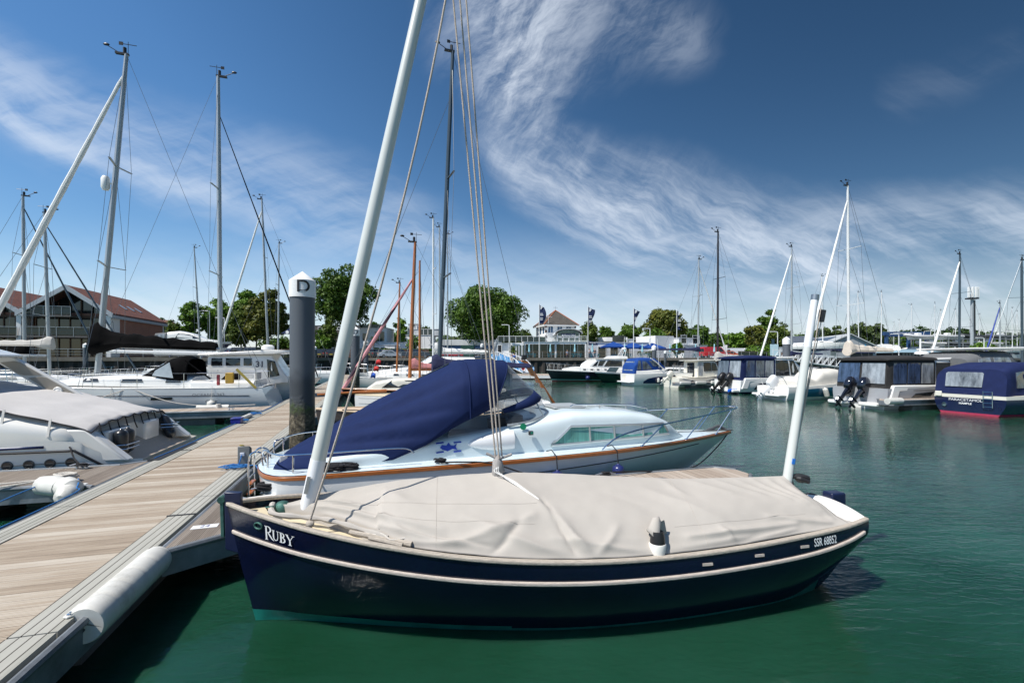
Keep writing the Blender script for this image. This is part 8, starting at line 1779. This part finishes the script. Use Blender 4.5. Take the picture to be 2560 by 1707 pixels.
# cars and vans
CARG = M('car_glass', (.02, .025, .03), .05, .2, spec=.8); TYRE = M('car_tyre', (.015, .015, .016), .8); CHROME = M('wheel_rim', (.3, .31, .32), .3, metal=.7)
def car(name, label, col, px, Y, rz=0.0, kind='suv', group=None):
    c = P(px, YH, Y); t = thing(name, label, {'van': 'van'}.get(kind, 'car'), (c.x, c.y, QZ), rz, group); mt = M('paint_' + '_'.join(str(int(x * 100)) for x in col), col, .25, .03, coat=.8); L, W, Hh = {'suv': (4.6, 1.85, 1.7), 'car': (4.3, 1.78, 1.45), 'van': (5.4, 2.0, 2.15)}[kind]
    prof = {'suv': [(-L / 2, .45), (-L / 2, .95), (-L / 2 + .15, 1.05), (-L / 2 + .35, Hh - .1), (-L / 2 + .8, Hh), (.5, Hh), (1.15, 1.1), (L / 2 - .15, .95), (L / 2, .8), (L / 2, .4)], 'car': [(-L / 2, .4), (-L / 2, .85), (-L / 2 + .3, .95), (-L / 2 + .9, Hh), (.3, Hh), (1.0, .95), (L / 2 - .2, .85), (L / 2, .7), (L / 2, .35)], 'van': [(-L / 2, .4), (-L / 2, Hh - .1), (-L / 2 + .2, Hh), (1.1, Hh), (1.9, 1.25), (L / 2 - .1, 1.0), (L / 2, .8), (L / 2, .4)]}[kind]
    g = G(); zb = 1.0 if kind != 'van' else 1.2; rings = []
    for y, s in ((-W / 2, 1), (-W / 2 * .97, 1), (W / 2 * .97, 1), (W / 2, 1)): rings.append([(x, y * (1 - .14 * max(0, z - zb) / .7), z) for x, z in prof])
    g.loft(rings); bd = g.obj('body', mt, t, smooth=20, bev=.04)
    for s in (1, -1):
        q = lambda x, z: (x, s * (W / 2 * (1 - .14 * max(0, z - zb) / .7) + .012), z); g = G(); zt = Hh - .16
        pls = {'suv': [[(-1.75, 1.08), (-1.6, zt), (-.7, zt), (-.7, 1.08)], [(-.6, 1.08), (-.6, zt), (.35, zt), (.85, 1.08)]], 'car': [[(-1.2, .95), (-.9, zt), (-.4, zt), (-.4, .95)], [(-.3, .95), (-.3, zt), (.2, zt), (.75, .95)]], 'van': [[(.55, 1.25), (.55, zt), (1.1, zt), (1.6, 1.25)]]}[kind]
        for pl in pls: g.add([q(*p) for p in pl], [tuple(range(len(pl)))])
        g.obj('side_window', CARG, t, smooth=0)
        for x in (-L / 2 + .85, L / 2 - .85): w_ = G().lathe([(0, -.1), (.3, -.11), (.33, -.06), (.33, .1), (0, .1)], (x, s * (W / 2 - .08), .33), 16, ax='y').obj('wheel', TYRE, t); G().lathe([(0, -.115), (.19, -.115), (.19, .0), (0, 0)] if True else [], (x, s * (W / 2 - .03) , .33), 12, ax='y').obj('rim', CHROME, w_)
    x0 = -L / 2; g = G()
    if kind == 'van': g.add([(x0 - .02, -.75, 1.2), (x0 - .02, .75, 1.2), (x0 - .02, .7, 1.85), (x0 - .02, -.7, 1.85)], [(0, 1, 2, 3)]); 
    else: a = (prof[2], prof[3]); g.add([(lerp(a[0][0], a[1][0], .15) - .03, -W * .42, lerp(a[0][1], a[1][1], .15)), (lerp(a[0][0], a[1][0], .15) - .03, W * .42, lerp(a[0][1], a[1][1], .15)), (lerp(a[0][0], a[1][0], .85) - .03, W * .37, lerp(a[0][1], a[1][1], .85)), (lerp(a[0][0], a[1][0], .85) - .03, -W * .37, lerp(a[0][1], a[1][1], .85))], [(0, 1, 2, 3)])
    g.obj('rear_window', CARG, t, smooth=0); G().box(x0 - .02, x0 - .005, -.26, .26, .6, .72).obj('number_plate', M('plate_yellow', (.6, .45, .04), .5), t, smooth=0)
    for s in (1, -1): G().box(x0 - .02, x0 + .05, s * W * .4 - .12, s * W * .4 + .12, .75, .98).obj('tail_light', M('tail_red', (.35, .008, .012), .2), t, smooth=0)
    i = {'suv': 5, 'car': 4, 'van': 3}[kind]; a = (prof[i], prof[i + 1]); g = G(); g.add([(lerp(a[0][0], a[1][0], .1) + .03, -W * .4, lerp(a[0][1], a[1][1], .1) + .02), (lerp(a[0][0], a[1][0], .1) + .03, W * .4, lerp(a[0][1], a[1][1], .1) + .02), (lerp(a[0][0], a[1][0], .9) + .03, W * .44, lerp(a[0][1], a[1][1], .9) + .02), (lerp(a[0][0], a[1][0], .9) + .03, -W * .44, lerp(a[0][1], a[1][1], .9) + .02)], [(0, 1, 2, 3)]); g.obj('windscreen', CARG, t, smooth=0); return t
GRP = 'cars parked along the quay'; Yc = 85.5
up = pi / 2 + .15
for lab, px, col, kd, rz, Y in (('dark blue saloon parked right of the parked sports yacht', 573, (.012, .02, .08), 'car', up, 72), ('black four wheel drive behind the slanted furled jib', 604, (.012, .013, .016), 'suv', up, 76), ('dark grey estate left of the big D pile', 638, (.03, .035, .045), 'suv', up, 74), ('black people carrier beside the small black pile', 806, (.01, .012, .018), 'suv', up, Yc), ('black car with red tail light, left of the second D pile', 835, (.008, .008, .01), 'suv', up, Yc), ('dark car between the second and third D piles', 901, (.015, .016, .02), 'suv', up, Yc), ('charcoal car under the red flags of the classic yacht', 926, (.03, .032, .035), 'suv', up, Yc), ('large black four wheel drive with dark windows behind the wrapped jib', 952, (.008, .008, .01), 'suv', .3, Yc + 1), ('silver white small car among the dark parked cars', 974, (.6, .62, .64), 'car', .5, Yc), ('black car left of the varnished mast', 1000, (.012, .012, .014), 'suv', .2, Yc + 1), ('black car right of the varnished mast', 1045, (.01, .01, .012), 'suv', .15, Yc + 1), ('red car in front of the long low building', 1130, (.35, .015, .02), 'car', .1, Yc + 2), ('grey white car right of the heaped white sails', 1118, (.4, .42, .45), 'car', .3, Yc + 4)): car('parked_car', lab, col, px, Y, rz, kd, GRP)
car('parked_van', 'bright red van parked behind the black mast', (.55, .012, .02), 1784, 90, pi + .25 - pi, 'van'); car('parked_car', 'orange red hatchback right of the red van', (.55, .09, .03), 1824, 93, .1, 'car', GRP); car('parked_van', 'white van behind the green mesh fence, right of the red van', (.72, .73, .74), 1893, 98, .05, 'van'); car('parked_van', 'white van half hidden by the green mesh fence, farther left', (.65, .66, .68), 1853, 99, .0, 'van'); car('parked_car', 'dark car between the white vans and the stout pile', (.05, .05, .055), 1928, 97, .1, 'car', GRP)
t = bldg('mesh_fence', 'dark green lattice fence panels in front of the white vans', 1846, 89, RAD(14), 'fence'); km_ = 89 / F
for k in range(3): G().box(k * 30 * km_, k * 30 * km_ + 29 * km_, 0, .08, .2, 1.35).obj('panel', M('lattice_green', (.012, .035, .028), .7, .5, 8), t, smooth=0)
t = bldg('notice_board', 'white and pale blue notice board beside the street lamp by the stout pile', 1936, 80, 0, 'sign'); G().box(-.7, .7, 0, .08, .4, 2.4).obj('panel', M('board_blue', (.5, .68, .75), .5), t, smooth=0); G().box(-.5, .0, -.02, -.005, 2.4, 3.3).obj('upper_panel', M('board_dark', (.03, .06, .09), .5), t, smooth=0)
tag(G().box(0, 40, 0, .12, 0, 1.7).obj('fence', M('brown_board_fence', (.10, .06, .04), .85, .2, 2), None, loc=tuple(P(555, YH, 88).xy) + (QZ,), smooth=0), 'brown board fence behind the cars under the left trees', 'fence')
# gangway with people
a = P(1236, YH, 80.5); a.z = QZ + .1; b = P(1322, YH, 60); b.z = .62; d = b - a
gw = thing('gangway', 'white trussed gangway with blue side panels sloping from the quay down to the pontoon', 'gangway', a); dv = Vector((d.x, d.y, 0)).normalized(); sd = Vector((-dv.y, dv.x, 0)); g = G(); g.bar((0, 0, 0), d, 1.4, .12); g.obj('walkway', WALLG, gw, smooth=0)
for s in (.75, -.75):
    g = G(); o = sd * s; k = 12; up_ = Vector((0, 0, 1.25))
    hb = lambda q: .5 + .95 * min(1, min(q, 1 - q) * 5)
    for i in range(k):
        q0, q1 = i / k, (i + 1) / k; p0, p1 = o + d * q0, o + d * q1; u0, u1 = p0 + Vector((0, 0, hb(q0))), p1 + Vector((0, 0, hb(q1))); g.bar(u0, u1, .09, .09); g.bar(p0, u0, .06, .06); g.bar(p0 if i % 2 else u0, u1 if i % 2 else p1, .05, .05)
    g.bar(o, o + d, .1, .1); g.obj('truss', RAILW, gw, smooth=0); g = G(); g.quad(o * .97 + Vector((0, 0, .05)), o * .97 + d + Vector((0, 0, .05)), o * .97 + d + Vector((0, 0, .75)), o * .97 + Vector((0, 0, .75))); g.obj('side_panel', M('panel_blue', (.03, .25, .55), .5, .1), gw, smooth=0, solid=.03)
t = thing('landing_pontoon', 'timber landing pontoon with white edge at the foot of the gangway', 'pontoon', (P(1340, YH, 58).x, 58, 0)); G().box(-3, 8, -4, 2, .2, .5).obj('deck', TIMBER_F, t, smooth=0); G().box(-3, 8, -4.1, -4, .15, .46).obj('edge', WALLW, t, smooth=0); 
t = thing('lifebuoy_post', 'red and white lifebuoy on its post at the foot of the gangway', 'lifebuoy', (P(1308, YH, 57).x, 57, .5)); G().box(-.3, .3, .03, .12, .5, 1.15).obj('back_board', M('life_red', (.5, .02, .03), .5), t, smooth=0); G().tube([(.27 * cos(a_), -.03, .72 + .27 * sin(a_)) for a_ in np.linspace(0, 2 * pi, 18, endpoint=False)], .07, 8, closed=True).obj('buoy_ring', WHITE_P, t); G().box(-.05, .05, .13, .2, 0, 1.1).obj('post', RAILG, t, smooth=0)
# white lattice bridge on the right
t = bldg('lattice_bridge', 'white lattice access bridge in front of the grey workshop', 1950, 62, RAD(6), 'bridge'); kb_ = 62 / F; Lb = 170 * kb_; g = G()
for y in (0, 1.4):
    for k in range(10): x0, x1 = k / 10 * Lb, (k + 1) / 10 * Lb; za_, zb_ = -.2 - x0 * .12, -.2 - x1 * .12; g.bar((x0, y, za_ + 1.3), (x1, y, zb_ + 1.3), .1, .1); g.bar((x0, y, za_), (x1, y, zb_), .1, .1); g.bar((x0, y, za_), (x1, y, zb_ + 1.3), .06, .06); g.bar((x0, y, za_ + 1.3), (x0, y, za_), .06, .06)
g.obj('lattice', RAILW, t, smooth=0); G().prism([(0, -.25), (Lb, -.25 - Lb * .12), (Lb, -.35 - Lb * .12), (0, -.35)], lambda a_, b_, q: (a_, q, b_), .1, 1.3).obj('walkway', WALLG, t, smooth=0)
SKIN = M('skin', (.45, .25, .17), .5, .05)
def skinned(name, pts, edges, rad, mat, par, root=0):
    me = bpy.data.meshes.new(name); me.from_pydata(pts, edges, []); me.materials.append(mat); o = bpy.data.objects.new(name, me); COL.objects.link(o); o.parent = par; m_ = o.modifiers.new('skin', 'SKIN'); m_.use_smooth_shade = True
    for i, r in enumerate(rad): me.skin_vertices[0].data[i].radius = (r, r)
    me.skin_vertices[0].data[root].use_root = True; s_ = o.modifiers.new('sub', 'SUBSURF'); s_.levels = 1; s_.render_levels = 1; return o
def person(label, loc, rz, shirt, legs, hairc, shorts=False, seated=False, stride=.12, shoe=(.03, .03, .03)):
    t = thing('person', label, 'person', loc, rz); J = [(0, 0, .92), (0, 0, 1.15), (0, .0, 1.38), (0, 0, 1.50), (0, .02, 1.60), (0, .025, 1.74)]; R_ = [.13, .125, .14, .055, .085, .08]; E = [(0, 1), (1, 2), (2, 3), (3, 4), (4, 5)]; v = list(J); r = list(R_)
    for s in (1, -1):
        i = len(v); v += [(s * .18, 0, 1.40), (s * .23, -.02, 1.13), (s * .22, .08 * s, .90), (s * .22, .10 * s, .80)]; r += [.06, .047, .035, .03]; E += [(2, i), (i, i + 1), (i + 1, i + 2), (i + 2, i + 3)]
        for f in range(4): j = len(v); v += [(s * (.20 + .015 * f), .10 * s + .01 * f, .755), (s * (.20 + .015 * f), .11 * s + .01 * f, .715 - .006 * (f in (1, 2)))]; r += [.010, .008]; E += [(i + 3, j), (j, j + 1)]
        j = len(v); v += [(s * .19, .14 * s, .78)]; r += [.010]; E += [(i + 3, j)]
        i = len(v); v += [(s * .09, 0, .86), (s * .10, stride * s * .5 + .03, .48), (s * .10, stride * s, .08), (s * .10, stride * s + .14, .04)]; r += [.095, .065, .045, .04]; E += [(0, i), (i, i + 1), (i + 1, i + 2), (i + 2, i + 3)]
    skinned('body', v, E, r, SKIN, t)
    def sub(ids, k): mp = {a_: n_ for n_, a_ in enumerate(ids)}; return [v[a_] for a_ in ids], [(mp[a_], mp[b_]) for a_, b_ in E if a_ in mp and b_ in mp], [r[a_] + k for a_ in ids]
    idx = {}; n0 = 6; A = [n0 + 0, n0 + 1]; step = 4 + 8 + 1 + 4; B_ = [n0 + step, n0 + step + 1]; skinned('shirt', *sub([0, 1, 2] + A + B_, .016), M('shirt_' + '_'.join(str(int(c * 99)) for c in shirt), shirt, .85), t)
    l1, l2 = n0 + 13, n0 + step + 13; skinned('shorts' if shorts else 'trousers', *sub([0, l1, l1 + 1, l2, l2 + 1] if shorts else [0, l1, l1 + 1, l1 + 2, l2, l2 + 1, l2 + 2], .018), M('legs_' + '_'.join(str(int(c * 99)) for c in legs), legs, .85), t)
    g = G(); g.ball((0, .01, 1.70), (.095, .105, .10), 12, 8); g.v = [(x, y - .015, z if z > 1.66 else 1.66) for x, y, z in g.v]; g.obj('hair', M('hair_' + '_'.join(str(int(c * 99)) for c in hairc), hairc, .8), t); return t
def on_gw(q, s): p = a + d * q + sd * s; return (p.x, p.y, p.z + .08)
dr = math.atan2(-d.y, -d.x) - pi / 2
person('person in a bright blue top walking up the gangway, on the left', on_gw(.58, .35), dr, (.02, .13, .45), (.05, .06, .1), (.08, .05, .03)); person('person in a grey shirt and beige shorts walking up the gangway', on_gw(.63, -.3), dr, (.13, .15, .22), (.5, .42, .33), (.3, .28, .26), shorts=True)
c = P(1487, YH, 84.8); person('bald man in a dark navy shirt standing by the bar doorway', (c.x, c.y, QZ), pi, (.015, .02, .045), (.02, .025, .05), (.4, .24, .17)); c = P(1473, YH, 84.5); person('person in a pale shirt beside the second flagpole', (c.x, c.y, QZ), pi - .6, (.4, .42, .5), (.06, .06, .1), (.25, .14, .07)); c = P(1418, YH, 84.6); person('person in a pale blue shirt behind the terrace rail under the arched office', (c.x, c.y, QZ - .25), .4, (.25, .32, .45), (.05, .05, .08), (.2, .12, .08))
# distant yachts in the yard on the right: one source, then copies
YG = 'masts in the far boatyard'
base_y, _h = yacht('distant white yacht with a bare mast in the boatyard behind the black low shed', (0, 0, 0), 0, L=9, B=2.9, zs=1.0, zb=1.2, detail=0, coach=True, ports=2, group=YG)
rig(base_y, 4.8, 1.4, 13.0, .09, rake=.2, mat=ALUM_W, spr=((.36, .9), (.66, .7)), beam=1.1, stay_x=8.8, back_x=.1, wire=.012)
G().box(1.5, 6.5, -.9, .9, -1.4, -.2).obj('cradle', GALV, base_y, smooth=0)
for k, (px, yt, Y) in enumerate(((2147, 731, 95), (2203, 730, 92), (2277, 762, 100), (2337, 757, 90), (2057, 690, 66), (2352, 776, 128), (2388, 774, 128), (2448, 786, 128), (2543, 778, 100), (2426, 800, 128), (2516, 812, 120), (2234, 806, 118), (2247, 800, 125), (2531, 770, 92))):
    o = base_y if k == 0 else copy_tree(base_y); sc_ = (H - (yt - YH) / F * Y - QZ) / 14.4; c = P(px, YH, Y); rz_ = (k * 1.3) % 6.28; o.rotation_euler.z = rz_; o.scale = (sc_,) * 3; o.location = (c.x - cos(rz_) * 4.8 * sc_, c.y - sin(rz_) * 4.8 * sc_, QZ + 1.4 * sc_)
